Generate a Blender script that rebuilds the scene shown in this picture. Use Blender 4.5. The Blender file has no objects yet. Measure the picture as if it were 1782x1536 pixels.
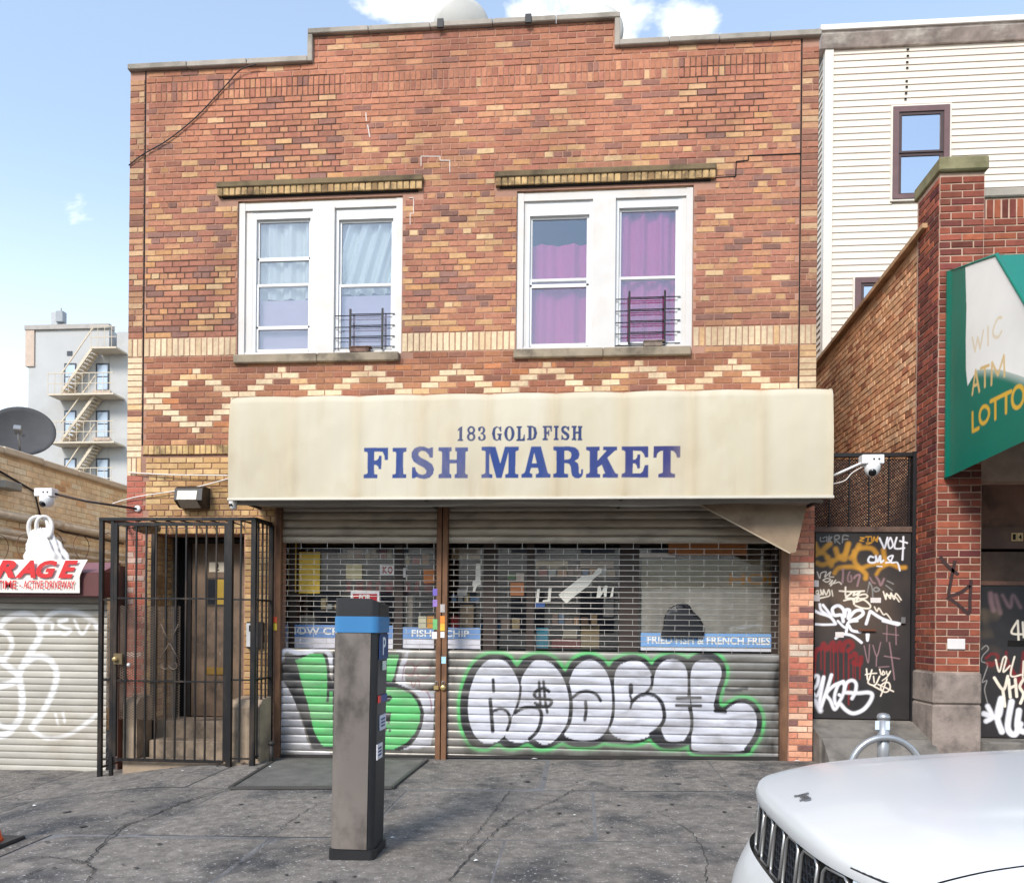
import bpy, math, random
import numpy as np
from mathutils import Vector, Matrix

R = math.radians
S = bpy.context.scene
COL = S.collection
rng = random.Random(183)

# ------------------------------------------------------------------ camera
F_PX, CX, CY, PW = 1400.0, 891.0, 1091.0, 1782.0
CAM = np.array([0.0, -8.85, 1.45])
YAW, PIT, ROL = R(-4.84), R(-0.05), R(0.545)


def cam_axes():
    f = np.array([math.sin(YAW) * math.cos(PIT), math.cos(YAW) * math.cos(PIT), math.sin(PIT)])
    ri = np.array([math.cos(YAW), -math.sin(YAW), 0])
    u = np.cross(ri, f)
    c, s = math.cos(ROL), math.sin(ROL)
    return c * ri + s * u, -s * ri + c * u, f


RI, UP, FW = cam_axes()
cd = bpy.data.cameras.new('camera')
cam = bpy.data.objects.new('camera', cd)
COL.objects.link(cam)
cd.sensor_width = 36.0
cd.lens = 36.0 * F_PX / PW
cd.shift_y = (CY - 768.0) / PW
cd.clip_start = 0.05
cd.clip_end = 3000
m = Matrix.Identity(4)
for i in range(3):
    m[i][0], m[i][1], m[i][2], m[i][3] = RI[i], UP[i], -FW[i], CAM[i]
cam.matrix_world = m
S.camera = cam

# ------------------------------------------------------------------ sky, sun, exposure
SUN_EL, SUN_AZ = R(38), R(203)      # azimuth clockwise from +Y (the way the camera looks)
w = bpy.data.worlds.new('World')
S.world = w
w.use_nodes = True
nt = w.node_tree
nt.nodes.clear()
N = nt.nodes.new
L = nt.links.new
wo = N('ShaderNodeOutputWorld')
sky = N('ShaderNodeTexSky')
sky.sky_type = 'NISHITA'
sky.sun_disc = False
sky.sun_elevation = SUN_EL
sky.sun_rotation = SUN_AZ
sky.altitude = 50
sky.air_density = 1.5
sky.dust_density = 0.4
sky.ozone_density = 3.0
bg = N('ShaderNodeBackground')
bg.inputs['Strength'].default_value = 0.15
L(sky.outputs[0], bg.inputs[0])
tc = N('ShaderNodeTexCoord')
mp = N('ShaderNodeMapping')
mp.inputs['Scale'].default_value = (1.0, 1.0, 1.9)
L(tc.outputs['Generated'], mp.inputs[0])
nz = N('ShaderNodeTexNoise')
nz.inputs['Scale'].default_value = 8.5
nz.inputs['Detail'].default_value = 7
nz.inputs['Roughness'].default_value = 0.56
nz.inputs['Distortion'].default_value = 0.25
L(mp.outputs[0], nz.inputs['Vector'])


def cloud_lobe(px, py, spread, amount):
    d = RI * (px - CX) / F_PX + UP * (CY - py) / F_PX + FW
    d = d / np.linalg.norm(d)
    dot = N('ShaderNodeVectorMath')
    dot.operation = 'DOT_PRODUCT'
    nrm = N('ShaderNodeVectorMath')
    nrm.operation = 'NORMALIZE'
    L(tc.outputs['Generated'], nrm.inputs[0])
    L(nrm.outputs[0], dot.inputs[0])
    dot.inputs[1].default_value = tuple(d)
    mr = N('ShaderNodeMapRange')
    mr.inputs['From Min'].default_value = math.cos(spread)
    mr.inputs['From Max'].default_value = 1.0
    mr.inputs['To Min'].default_value = 0.0
    mr.inputs['To Max'].default_value = amount
    mr.clamp = True
    L(dot.outputs['Value'], mr.inputs['Value'])
    return mr.outputs[0]


def wmath(op, a, b):
    n = N('ShaderNodeMath')
    n.operation = op
    for i, q in enumerate((a, b)):
        if isinstance(q, (int, float)):
            n.inputs[i].default_value = q
        else:
            L(q, n.inputs[i])
    return n.outputs[0]


acc = nz.outputs['Fac']
for lobe in ((700, 20, 0.09, .21), (900, 5, 0.09, .17), (1010, 10, 0.08, .20), (1120, 30, 0.085, .24), (1225, 45, 0.05, .22),
             (165, 395, 0.035, .12)):
    acc = wmath('ADD', acc, cloud_lobe(*lobe))
ramp = N('ShaderNodeMapRange')
ramp.interpolation_type = 'SMOOTHSTEP'
ramp.inputs['From Min'].default_value = 0.65
ramp.inputs['From Max'].default_value = 0.88
L(acc, ramp.inputs['Value'])
sepd = N('ShaderNodeSeparateXYZ')
nrm0 = N('ShaderNodeVectorMath')
nrm0.operation = 'NORMALIZE'
L(tc.outputs['Generated'], nrm0.inputs[0])
L(nrm0.outputs[0], sepd.inputs[0])
haze = N('ShaderNodeMapRange')          # thin haze thickening towards the horizon
haze.interpolation_type = 'SMOOTHSTEP'
haze.inputs['From Min'].default_value = 0.0
haze.inputs['From Max'].default_value = 0.50
haze.inputs['To Min'].default_value = 0.62
haze.inputs['To Max'].default_value = 0.12
L(sepd.outputs[2], haze.inputs['Value'])
veil = wmath('MAXIMUM', ramp.outputs[0], haze.outputs[0])
bg2 = N('ShaderNodeBackground')
bg2.inputs[0].default_value = (1.0, 0.985, 0.97, 1)
bg2.inputs['Strength'].default_value = 1.0
mx = N('ShaderNodeMixShader')
L(veil, mx.inputs[0])
L(bg.outputs[0], mx.inputs[1])
L(bg2.outputs[0], mx.inputs[2])
L(mx.outputs[0], wo.inputs[0])

sd = bpy.data.lights.new('sun', 'SUN')
sd.energy = 2.15
sd.angle = R(18)
sd.color = (1.0, 0.94, 0.86)
sun = bpy.data.objects.new('sun', sd)
COL.objects.link(sun)
sdir = Vector((math.sin(SUN_AZ) * math.cos(SUN_EL), math.cos(SUN_AZ) * math.cos(SUN_EL), math.sin(SUN_EL)))
sun.rotation_euler = sdir.to_track_quat('Z', 'Y').to_euler()
sun.location = (-6, -20, 25)

vs = S.view_settings
vs.view_transform = 'Standard'
vs.look = 'None'
vs.gamma = 1.0
vs.use_curve_mapping = False
vs.exposure = 0.82
S.cycles.max_bounces = 6
S.cycles.diffuse_bounces = 3
S.cycles.glossy_bounces = 3
S.cycles.transparent_max_bounces = 8


# ------------------------------------------------------------------ pixel -> world helpers (real planes in the place)
def ray(px, py):
    return RI * (px - CX) / F_PX + UP * (CY - py) / F_PX + FW


def at(px, py, Y=0.0):
    d = ray(px, py)
    p = CAM + d * ((Y - CAM[1]) / d[1])
    return float(p[0]), float(p[2])


def at_x(px, py, X):
    d = ray(px, py)
    p = CAM + d * ((X - CAM[0]) / d[0])
    return float(p[1]), float(p[2])


def at_z(px, py, Z):
    d = ray(px, py)
    p = CAM + d * ((Z - CAM[2]) / d[2])
    return float(p[0]), float(p[1])


def ground(X, Y):
    t = min(1, max(0, (-3.9 - X) / 1.5))
    t = t * t * (3 - 2 * t)
    return 0.005 + 0.0187 * X + 0.02 * min(Y, 0) - 0.13 * t


# ------------------------------------------------------------------ colour + materials
def lin(r, g, b):
    return tuple(((c / 255.0) / 12.92 if c / 255.0 <= 0.04045 else ((c / 255.0 + 0.055) / 1.055) ** 2.4) for c in (r, g, b))


MATS = {}


def mat(name, col=(128, 128, 128), rough=0.8, metal=0.0, var=0.12, vscale=5.0, stretch=(1, 1, 1), bump=0.0, bscale=60.0,
        attr=False, dirt=None, dirt_amt=0.0, dirt_scale=2.0, dirt_stretch=(1, 1, 1), coat=0.0, spec=0.5, paint_metal=0.0, lum=1.0, speck=None):
    if name in MATS:
        return MATS[name]
    M = bpy.data.materials.new(name)
    M.use_nodes = True
    t = M.node_tree
    b = t.nodes['Principled BSDF']
    n = t.nodes.new
    l = t.links.new
    geo = n('ShaderNodeNewGeometry')

    def noise(scale, st, detail=4, rgh=.55):
        mm = n('ShaderNodeMapping')
        mm.inputs['Scale'].default_value = st
        l(geo.outputs['Position'], mm.inputs[0])
        q = n('ShaderNodeTexNoise')
        q.inputs['Scale'].default_value = scale
        q.inputs['Detail'].default_value = detail
        q.inputs['Roughness'].default_value = rgh
        l(mm.outputs[0], q.inputs['Vector'])
        return q.outputs['Fac']

    if attr:
        a = n('ShaderNodeAttribute')
        a.attribute_name = 'Col'
        base = a.outputs['Color']
    else:
        c = n('ShaderNodeRGB')
        c.outputs[0].default_value = tuple(v * lum for v in lin(*col)) + (1,)
        base = c.outputs[0]
    if dirt is not None:
        f = noise(dirt_scale, dirt_stretch, 6, .62)
        mr = n('ShaderNodeMapRange')
        mr.interpolation_type = 'SMOOTHSTEP'
        mr.inputs['From Min'].default_value = 0.45
        mr.inputs['From Max'].default_value = 0.70
        mr.inputs['To Max'].default_value = dirt_amt
        l(f, mr.inputs['Value'])
        mixn = n('ShaderNodeMix')
        mixn.data_type = 'RGBA'
        l(mr.outputs[0], mixn.inputs[0])
        l(base, mixn.inputs[6])
        mixn.inputs[7].default_value = lin(*dirt) + (1,)
        base = mixn.outputs[2]
    if speck is not None:
        scol, sscale, sthr, samt = speck
        f = noise(sscale, (1, 1, 1), 2, .5)
        mr = n('ShaderNodeMapRange')
        mr.inputs['From Min'].default_value = sthr
        mr.inputs['From Max'].default_value = sthr + .06
        mr.inputs['To Max'].default_value = samt
        l(f, mr.inputs['Value'])
        mixn = n('ShaderNodeMix')
        mixn.data_type = 'RGBA'
        l(mr.outputs[0], mixn.inputs[0])
        l(base, mixn.inputs[6])
        mixn.inputs[7].default_value = lin(*scol) + (1,)
        base = mixn.outputs[2]
    if var > 0:
        f = noise(vscale, stretch)
        mr = n('ShaderNodeMapRange')
        mr.inputs['From Min'].default_value = 0.25
        mr.inputs['From Max'].default_value = 0.75
        mr.inputs['To Min'].default_value = 1 - var
        mr.inputs['To Max'].default_value = 1 + var
        l(f, mr.inputs['Value'])
        vm = n('ShaderNodeVectorMath')
        vm.operation = 'SCALE'
        l(base, vm.inputs[0])
        l(mr.outputs[0], vm.inputs['Scale'])
        base = vm.outputs[0]
    l(base, b.inputs['Base Color'])
    b.inputs['Roughness'].default_value = rough
    b.inputs['Metallic'].default_value = metal
    b.inputs['Specular IOR Level'].default_value = spec
    b.inputs['Coat Weight'].default_value = coat
    b.inputs['Coat Roughness'].default_value = 0.06
    if attr and paint_metal > 0:
        mt = n('ShaderNodeMath')
        mt.operation = 'MULTIPLY_ADD'
        l(a.outputs['Alpha'], mt.inputs[0])
        mt.inputs[1].default_value = -paint_metal
        mt.inputs[2].default_value = paint_metal
        l(mt.outputs[0], b.inputs['Metallic'])
    if bump > 0:
        f = noise(bscale, (1, 1, 1), 5, .6)
        bp = n('ShaderNodeBump')
        bp.inputs['Strength'].default_value = bump
        bp.inputs['Distance'].default_value = 0.01
        l(f, bp.inputs['Height'])
        l(bp.outputs[0], b.inputs['Normal'])
    MATS[name] = M
    return M


def glass_mat(name, tint=(200, 215, 225), refl=0.3, rough=0.02):
    if name in MATS:
        return MATS[name]
    M = bpy.data.materials.new(name)
    M.use_nodes = True
    t = M.node_tree
    t.nodes.clear()
    o = t.nodes.new('ShaderNodeOutputMaterial')
    tr = t.nodes.new('ShaderNodeBsdfTransparent')
    tr.inputs[0].default_value = lin(*tint) + (1,)
    gl = t.nodes.new('ShaderNodeBsdfGlossy')
    gl.inputs['Roughness'].default_value = rough
    gl.inputs[0].default_value = (0.93, 0.95, 1, 1)
    fr = t.nodes.new('ShaderNodeFresnel')
    fr.inputs[0].default_value = 1.5
    ad = t.nodes.new('ShaderNodeMath')
    ad.operation = 'ADD'
    ad.inputs[1].default_value = refl
    ad.use_clamp = True
    t.links.new(fr.outputs[0], ad.inputs[0])
    mxx = t.nodes.new('ShaderNodeMixShader')
    t.links.new(ad.outputs[0], mxx.inputs[0])
    t.links.new(tr.outputs[0], mxx.inputs[1])
    t.links.new(gl.outputs[0], mxx.inputs[2])
    t.links.new(mxx.outputs[0], o.inputs[0])
    MATS[name] = M
    return M


# ------------------------------------------------------------------ object helpers
def tag(o, label, cat, group=None):
    o['label'] = label
    o['category'] = cat
    if group:
        o['group'] = group
    return o


def struct(o):
    o['kind'] = 'structure'
    return o


def link(name, data, parent=None):
    o = bpy.data.objects.new(name, data)
    COL.objects.link(o)
    if parent is not None:
        o.parent = parent
        o.matrix_parent_inverse = parent.matrix_world.inverted()
    return o


def thing(name, label, cat, loc=(0, 0, 0), group=None):
    o = bpy.data.objects.new(name, None)
    COL.objects.link(o)
    o.empty_display_size = 0.1
    o.location = loc
    o.matrix_world = Matrix.Translation(loc)
    return tag(o, label, cat, group)


class MB:
    """mesh builder in world coordinates"""

    def __init__(self):
        self.v = []
        self.f = []
        self.c = []
        self.smooth = []

    def add(self, verts, faces, col=None, smooth=False):
        o = len(self.v)
        self.v.extend([tuple(float(x) for x in p) for p in verts])
        for q in faces:
            self.f.append(tuple(i + o for i in q))
            self.c.append(col)
            self.smooth.append(smooth)
        return self

    def box(self, x0, x1, y0, y1, z0, z1, col=None, bev=0.0):
        x0, x1 = min(x0, x1), max(x0, x1)
        y0, y1 = min(y0, y1), max(y0, y1)
        z0, z1 = min(z0, z1), max(z0, z1)
        if bev <= 0:
            v = [(x, y, z) for x in (x0, x1) for y in (y0, y1) for z in (z0, z1)]
            f = [(0, 1, 3, 2), (4, 6, 7, 5), (0, 4, 5, 1), (2, 3, 7, 6), (0, 2, 6, 4), (1, 5, 7, 3)]
            return self.add(v, f, col)
        return self.bevbox((x0 + x1) / 2, (y0 + y1) / 2, (z0 + z1) / 2, (x1 - x0) / 2, (y1 - y0) / 2, (z1 - z0) / 2, bev, col)

    def bevbox(self, cx, cy, cz, hx, hy, hz, b, col=None, M=None):
        b = min(b, hx * .49, hy * .49, hz * .49)
        idx = {}
        vs_ = []
        for sx in (-1, 1):
            for sy in (-1, 1):
                for sz in (-1, 1):
                    for k in range(3):
                        p = [sx * (hx - b), sy * (hy - b), sz * (hz - b)]
                        p[k] = (sx, sy, sz)[k] * (hx, hy, hz)[k]
                        idx[(sx, sy, sz, k)] = len(vs_)
                        vs_.append(p)
        fs = []
        # main faces
        for k in range(3):
            a, c = [j for j in range(3) if j != k]
            for s in (-1, 1):
                q = []
                for (sa, sc) in ((-1, -1), (1, -1), (1, 1), (-1, 1)):
                    g = [0, 0, 0]
                    g[k], g[a], g[c] = s, sa, sc
                    q.append(idx[(g[0], g[1], g[2], k)])
                fs.append(tuple(q))
        # edges
        for k in range(3):
            a, c = [j for j in range(3) if j != k]
            for sa in (-1, 1):
                for sc in (-1, 1):
                    g0, g1 = [0, 0, 0], [0, 0, 0]
                    g0[k], g0[a], g0[c] = -1, sa, sc
                    g1[k], g1[a], g1[c] = 1, sa, sc
                    fs.append((idx[(*g0, a)], idx[(*g1, a)], idx[(*g1, c)], idx[(*g0, c)]))
        for sx in (-1, 1):
            for sy in (-1, 1):
                for sz in (-1, 1):
                    fs.append(tuple(idx[(sx, sy, sz, k)] for k in range(3)))
        out = []
        for p in vs_:
            if M is not None:
                q = M @ Vector(p)
                out.append((q[0], q[1], q[2]))
            else:
                out.append((p[0] + cx, p[1] + cy, p[2] + cz))
        return self.add(out, fs, col)

    def tube(self, pts, r, n=8, col=None, cap=True, smooth=True, closed=False):
        pts = [Vector(p) for p in pts]
        k = len(pts)
        rs = r if isinstance(r, (list, tuple)) else [r] * k
        rings = []
        ref = None
        for i, p in enumerate(pts):
            if closed:
                d = pts[(i + 1) % k] - pts[i - 1]
            else:
                d = pts[min(i + 1, k - 1)] - pts[max(i - 1, 0)]
            d.normalize()
            if ref is None:
                ref = Vector((0, 0, 1)) if abs(d.z) < .9 else Vector((1, 0, 0))
            a = d.cross(ref)
            if a.length < 1e-6:
                a = d.orthogonal()
            a.normalize()
            b = a.cross(d)
            ref = b.copy()
            rings.append([p + (a * math.cos(2 * math.pi * j / n) + b * math.sin(2 * math.pi * j / n)) * rs[i] for j in range(n)])
        v = [q for rg in rings for q in rg]
        f = []
        for i in range(k if closed else k - 1):
            i2 = (i + 1) % k
            for j in range(n):
                f.append((i * n + j, i * n + (j + 1) % n, i2 * n + (j + 1) % n, i2 * n + j))
        if cap and not closed:
            f.append(tuple(range(n - 1, -1, -1)))
            f.append(tuple((k - 1) * n + j for j in range(n)))
        return self.add(v, f, col, smooth)

    def bar(self, p0, p1, w, d, col=None, side=(0, 1, 0)):
        """rectangular bar from p0 to p1; w across, d along 'side'"""
        p0, p1 = Vector(p0), Vector(p1)
        ax = (p1 - p0).normalized()
        s = Vector(side)
        s = (s - ax * s.dot(ax)).normalized()
        t = ax.cross(s)
        v = []
        for p in (p0, p1):
            for a, b in ((-1, -1), (1, -1), (1, 1), (-1, 1)):
                v.append(p + t * (a * w / 2) + s * (b * d / 2))
        f = [(3, 2, 1, 0), (4, 5, 6, 7)] + [(i, (i + 1) % 4, 4 + (i + 1) % 4, 4 + i) for i in range(4)]
        return self.add(v, f, col)

    def lathe(self, prof, c, n=24, axis='Z', col=None, smooth=True):
        """prof: (radius, height) list"""
        v = []
        for r, h in prof:
            for j in range(n):
                a = 2 * math.pi * j / n
                x, y = r * math.cos(a), r * math.sin(a)
                p = {'Z': (x, y, h), 'Y': (x, h, y), 'X': (h, x, y)}[axis]
                v.append((c[0] + p[0], c[1] + p[1], c[2] + p[2]))
        f = []
        for i in range(len(prof) - 1):
            for j in range(n):
                f.append((i * n + j, i * n + (j + 1) % n, (i + 1) * n + (j + 1) % n, (i + 1) * n + j))
        f.append(tuple(range(n)))
        f.append(tuple((len(prof) - 1) * n + j for j in range(n)))
        return self.add(v, f, col, smooth)

    def prism(self, poly, a0, a1, axis='Y', col=None):
        """poly of (p,q) extruded along axis. axis Y: (x,z); X: (y,z); Z: (x,y)"""
        def P(p, q, a):
            return {'Y': (p, a, q), 'X': (a, p, q), 'Z': (p, q, a)}[axis]
        k = len(poly)
        v = [P(p, q, a0) for p, q in poly] + [P(p, q, a1) for p, q in poly]
        f = [tuple(range(k)), tuple(range(2 * k - 1, k - 1, -1))]
        f += [(i, i + k, (i + 1) % k + k, (i + 1) % k) for i in range(k)]
        return self.add(v, f, col)

    def mesh(self, name, material):
        me = bpy.data.meshes.new(name)
        me.from_pydata(self.v, [], self.f)
        if material is not None:
            for mm in (material if isinstance(material, (list, tuple)) else [material]):
                me.materials.append(mm)
        if any(c is not None for c in self.c):
            at_ = me.color_attributes.new('Col', 'FLOAT_COLOR', 'CORNER')
            arr = np.empty((len(me.loops), 4), np.float32)
            i = 0
            for q, c in zip(self.f, self.c):
                c = c or (.5, .5, .5)
                arr[i:i + len(q)] = (c[0], c[1], c[2], 1)
                i += len(q)
            at_.data.foreach_set('color', arr.ravel())
        me.polygons.foreach_set('use_smooth', np.array(self.smooth, dtype=bool))
        me.update()
        return me

    def obj(self, name, material, parent=None, fix=True):
        me = self.mesh(name, material)
        if fix:
            import bmesh
            bm = bmesh.new()
            bm.from_mesh(me)
            bmesh.ops.recalc_face_normals(bm, faces=bm.faces)
            bm.to_mesh(me)
            bm.free()
        return link(name, me, parent)


def grid_obj(name, P, C, material, parent=None, smooth=True):
    """P: (n,m,3) positions, C: (n,m,4) colours or None"""
    n, m_ = P.shape[:2]
    idx = np.arange(n * m_).reshape(n, m_)
    q = np.stack([idx[:-1, :-1], idx[:-1, 1:], idx[1:, 1:], idx[1:, :-1]], -1).reshape(-1, 4)
    me = bpy.data.meshes.new(name)
    me.vertices.add(n * m_)
    me.vertices.foreach_set('co', P.astype(np.float32).ravel())
    me.loops.add(q.size)
    me.loops.foreach_set('vertex_index', q.astype(np.int32).ravel())
    me.polygons.add(len(q))
    me.polygons.foreach_set('loop_start', np.arange(0, q.size, 4, dtype=np.int32))
    me.polygons.foreach_set('loop_total', np.full(len(q), 4, dtype=np.int32))
    me.update(calc_edges=True)
    if C is not None:
        a = me.color_attributes.new('Col', 'FLOAT_COLOR', 'POINT')
        a.data.foreach_set('color', C.astype(np.float32).ravel())
    if smooth:
        me.polygons.foreach_set('use_smooth', np.ones(len(q), dtype=bool))
    me.materials.append(material)
    me.update()
    return link(name, me, parent)


# ------------------------------------------------------------------ brickwork
class Frame:
    def __init__(self, O, U, V, Nn):
        self.O, self.U, self.V, self.N = Vector(O), Vector(U), Vector(V), Vector(Nn)

    def p(self, u, v, n=0.0):
        return self.O + self.U * u + self.V * v + self.N * n

    def mat(self, u, v, n=0.0):
        q = self.p(u, v, n)
        M = Matrix.Identity(4)
        for i in range(3):
            M[i][0], M[i][1], M[i][2], M[i][3] = self.U[i], self.V[i], self.N[i], q[i]
        return M


FRONT = Frame((0, 0, 0), (1, 0, 0), (0, 0, 1), (0, -1, 0))


def brick_local(w_, h_, d=0.010, b=0.004):
    hw, hh = w_ / 2, h_ / 2
    J = lambda: rng.uniform(-.0022, .0012)
    v = [(-hw, -hh, -.012), (hw, -hh, -.012), (hw, hh, -.012), (-hw, hh, -.012),
         (-hw - J(), -hh - J(), d - b), (hw + J(), -hh - J(), d - b), (hw + J(), hh + J(), d - b), (-hw - J(), hh + J(), d - b),
         (-hw + b - J(), -hh + b - J(), d + J()), (hw - b + J(), -hh + b - J(), d + J()), (hw - b + J(), hh - b + J(), d + J()), (-hw + b - J(), hh - b + J(), d + J())]
    f = [(8, 9, 10, 11)]
    for i in range(4):
        j = (i + 1) % 4
        f += [(i, j, j + 4, i + 4), (i + 4, j + 4, j + 8, i + 8)]
    return v, f


BRICK_CACHE = {}


def lay(parent, bricks, material, limit=300, d=0.010, part='brick', stuff='far_bricks'):
    """bricks: (frame,u,v,w,h,color) ; the largest ones become parts of their own, the rest one stuff part"""
    def size(bk):
        fr, u, v, w_, h_, c = bk
        q = fr.p(u, v)
        dd = (q.x - CAM[0]) ** 2 + (q.y - CAM[1]) ** 2 + (q.z - CAM[2]) ** 2
        to = Vector((CAM[0] - q.x, CAM[1] - q.y, CAM[2] - q.z)).normalized()
        return w_ * h_ / dd * max(.02, abs(to.dot(fr.N)))
    order = sorted(range(len(bricks)), key=lambda i: -size(bricks[i]))
    big = set(order[:limit])
    mb = MB()
    for i, (fr, u, v, w_, h_, c) in enumerate(bricks):
        n = rng.uniform(-.002, .002)
        if i in big:
            wq, hq = round(w_ / .005) * .005 - .001, round(h_ / .002) * .002
            cq = tuple(max(.012, round(x * 90) / 90) for x in c)
            key = (wq, hq, cq, material.name, d, i % 3)
            me = BRICK_CACHE.get(key)
            if me is None:
                t = MB()
                t.add(*brick_local(wq, hq, d), col=cq)
                me = BRICK_CACHE[key] = t.mesh(part, material)
            o = bpy.data.objects.new(part, me)
            COL.objects.link(o)
            o.parent = parent
            o.matrix_parent_inverse = parent.matrix_world.inverted()
            o.matrix_world = fr.mat(u, v, n)
        else:
            vv, ff = brick_local(w_, h_, d)
            mb.add([fr.p(u + a, v + b_, n + c_) for a, b_, c_ in vv], ff, c)
    if mb.v:
        o = link(stuff, mb.mesh(stuff, material), parent)
        o['kind'] = 'stuff'


def bond(fr, u0, u1, v0, v1, mod, course, colf, holes=(), joint=.0095, header_every=0, phase=0, start=0.0, keep=None):
    """running-bond bricks in the frame; colf(u,v,row)->rgb"""
    out = []
    nrow = int(round((v1 - v0) / course))
    for r in range(nrow):
        vc = v0 + (r + .5) * course
        segs = [(u0, u1)]
        for (a0, a1, b0, b1) in holes:
            if b0 < vc + course * .3 and b1 > vc - course * .3:
                ns = []
                for s0, s1 in segs:
                    if a1 <= s0 or a0 >= s1:
                        ns.append((s0, s1))
                    else:
                        if a0 > s0:
                            ns.append((s0, a0))
                        if a1 < s1:
                            ns.append((a1, s1))
                segs = ns
        hd = header_every and (r + phase) % header_every == 0
        mm = mod / 2 if hd else mod
        off = start + (0 if hd else ((r + phase) % 2) * mod / 2) + (mod / 4 if hd else 0)
        for s0, s1 in segs:
            k = math.floor((s0 - off) / mm)
            u = off + k * mm
            while u < s1 - .02:
                a, b_ = max(u, s0), min(u + mm, s1)
                if b_ - a > .045 and (keep is None or keep((a + b_) / 2, vc)):
                    w_ = b_ - a - joint + rng.uniform(-.002, .001)
                    out.append((fr, (a + b_) / 2, vc + rng.uniform(-.0008, .0008), w_, course - joint + rng.uniform(-.0015, .0005), colf((a + b_) / 2, vc, r)))
                u += mm
    return out


def pick(pal, jit=.10):
    t = sum(p[0] for p in pal)
    x = rng.random() * t
    for wgt, c in pal:
        x -= wgt
        if x <= 0:
            break
    k = 1 + rng.uniform(-jit, jit)
    return tuple(min(.95, v * k) for v in lin(*c))


# ------------------------------------------------------------------ paint canvas (metres on a surface)
class Canvas:
    def __init__(self, u0, u1, v0, v1, res=.003):
        self.u0, self.v0, self.res = u0, v0, res
        self.nu = int((u1 - u0) / res) + 2
        self.nv = int((v1 - v0) / res) + 2
        self.c = np.zeros((self.nv, self.nu, 3), np.float32)
        self.a = np.zeros((self.nv, self.nu), np.float32)

    def _box(self, pts, pad):
        p = np.asarray(pts)
        i0 = max(0, int((p[:, 0].min() - pad - self.u0) / self.res))
        i1 = min(self.nu, int((p[:, 0].max() + pad - self.u0) / self.res) + 2)
        j0 = max(0, int((p[:, 1].min() - pad - self.v0) / self.res))
        j1 = min(self.nv, int((p[:, 1].max() + pad - self.v0) / self.res) + 2)
        return i0, i1, j0, j1

    def _blend(self, sl, m_, col, alpha):
        m_ = (m_ * alpha).astype(np.float32)
        self.c[sl] = self.c[sl] * (1 - m_[..., None]) + np.array(col, np.float32) * m_[..., None]
        self.a[sl] = self.a[sl] * (1 - m_) + m_

    def stroke(self, pts, width, col, soft=.004, alpha=1.0, closed=False, smooth=True):
        pts = np.asarray(pts, float)
        if smooth and len(pts) > 2:
            pts = catmull(pts, closed)
        elif closed:
            pts = np.vstack([pts, pts[:1]])
        hw = width / 2
        i0, i1, j0, j1 = self._box(pts, hw + soft * 2)
        if i1 <= i0 or j1 <= j0:
            return
        uu = self.u0 + np.arange(i0, i1) * self.res
        vv = self.v0 + np.arange(j0, j1) * self.res
        U, V = np.meshgrid(uu, vv)
        best = np.full(U.shape, 1e9, np.float32)
        for p, q in zip(pts[:-1], pts[1:]):
            d = q - p
            ll = d @ d
            if ll < 1e-12:
                continue
            pad = hw + soft * 2
            a0 = max(0, int((min(p[0], q[0]) - pad - uu[0]) / self.res))
            a1 = min(len(uu), int((max(p[0], q[0]) + pad - uu[0]) / self.res) + 2)
            b0 = max(0, int((min(p[1], q[1]) - pad - vv[0]) / self.res))
            b1 = min(len(vv), int((max(p[1], q[1]) + pad - vv[0]) / self.res) + 2)
            if a1 <= a0 or b1 <= b0:
                continue
            sl = (slice(b0, b1), slice(a0, a1))
            t = np.clip(((U[sl] - p[0]) * d[0] + (V[sl] - p[1]) * d[1]) / ll, 0, 1)
            dist = np.hypot(U[sl] - p[0] - t * d[0], V[sl] - p[1] - t * d[1])
            best[sl] = np.minimum(best[sl], dist)
        m_ = np.clip((hw + soft - best) / (2 * soft), 0, 1)
        m_ = m_ * m_ * (3 - 2 * m_)
        self._blend((slice(j0, j1), slice(i0, i1)), m_, col, alpha)

    def poly(self, pts, col, alpha=1.0, holes=(), smooth=False):
        pts = np.asarray(pts, float)
        if smooth:
            pts = catmull(pts, True)
        i0, i1, j0, j1 = self._box(pts, .01)
        if i1 <= i0 or j1 <= j0:
            return
        m_ = np.zeros((j1 - j0, i1 - i0), np.float32)
        for sv in (-.25, .25):
            for su in (-.25, .25):
                uu = self.u0 + (np.arange(i0, i1) + su) * self.res
                vv = self.v0 + (np.arange(j0, j1) + sv) * self.res
                U, V = np.meshgrid(uu, vv)
                ins = np.zeros(U.shape, bool)
                for ring in [pts] + [np.asarray(h, float) for h in holes]:
                    x0, y0 = ring[:, 0], ring[:, 1]
                    x1, y1 = np.roll(x0, -1), np.roll(y0, -1)
                    for a, b_, c, d in zip(x0, y0, x1, y1):
                        if b_ == d:
                            continue
                        cr = ((b_ > V) != (d > V)) & (U < (c - a) * (V - b_) / (d - b_) + a)
                        ins ^= cr
                m_ += ins * .25
        self._blend((slice(j0, j1), slice(i0, i1)), m_, col, alpha)

    def sample(self, U, V):
        x = np.clip((U - self.u0) / self.res, 0, self.nu - 1.001)
        y = np.clip((V - self.v0) / self.res, 0, self.nv - 1.001)
        i, j = x.astype(int), y.astype(int)
        fx, fy = (x - i), (y - j)
        def s(A):
            if A.ndim == 3:
                a, b_ = fx[..., None], fy[..., None]
            else:
                a, b_ = fx, fy
            return A[j, i] * (1 - a) * (1 - b_) + A[j, i + 1] * a * (1 - b_) + A[j + 1, i] * (1 - a) * b_ + A[j + 1, i + 1] * a * b_
        al = s(self.a)
        return s(self.c), al


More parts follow.
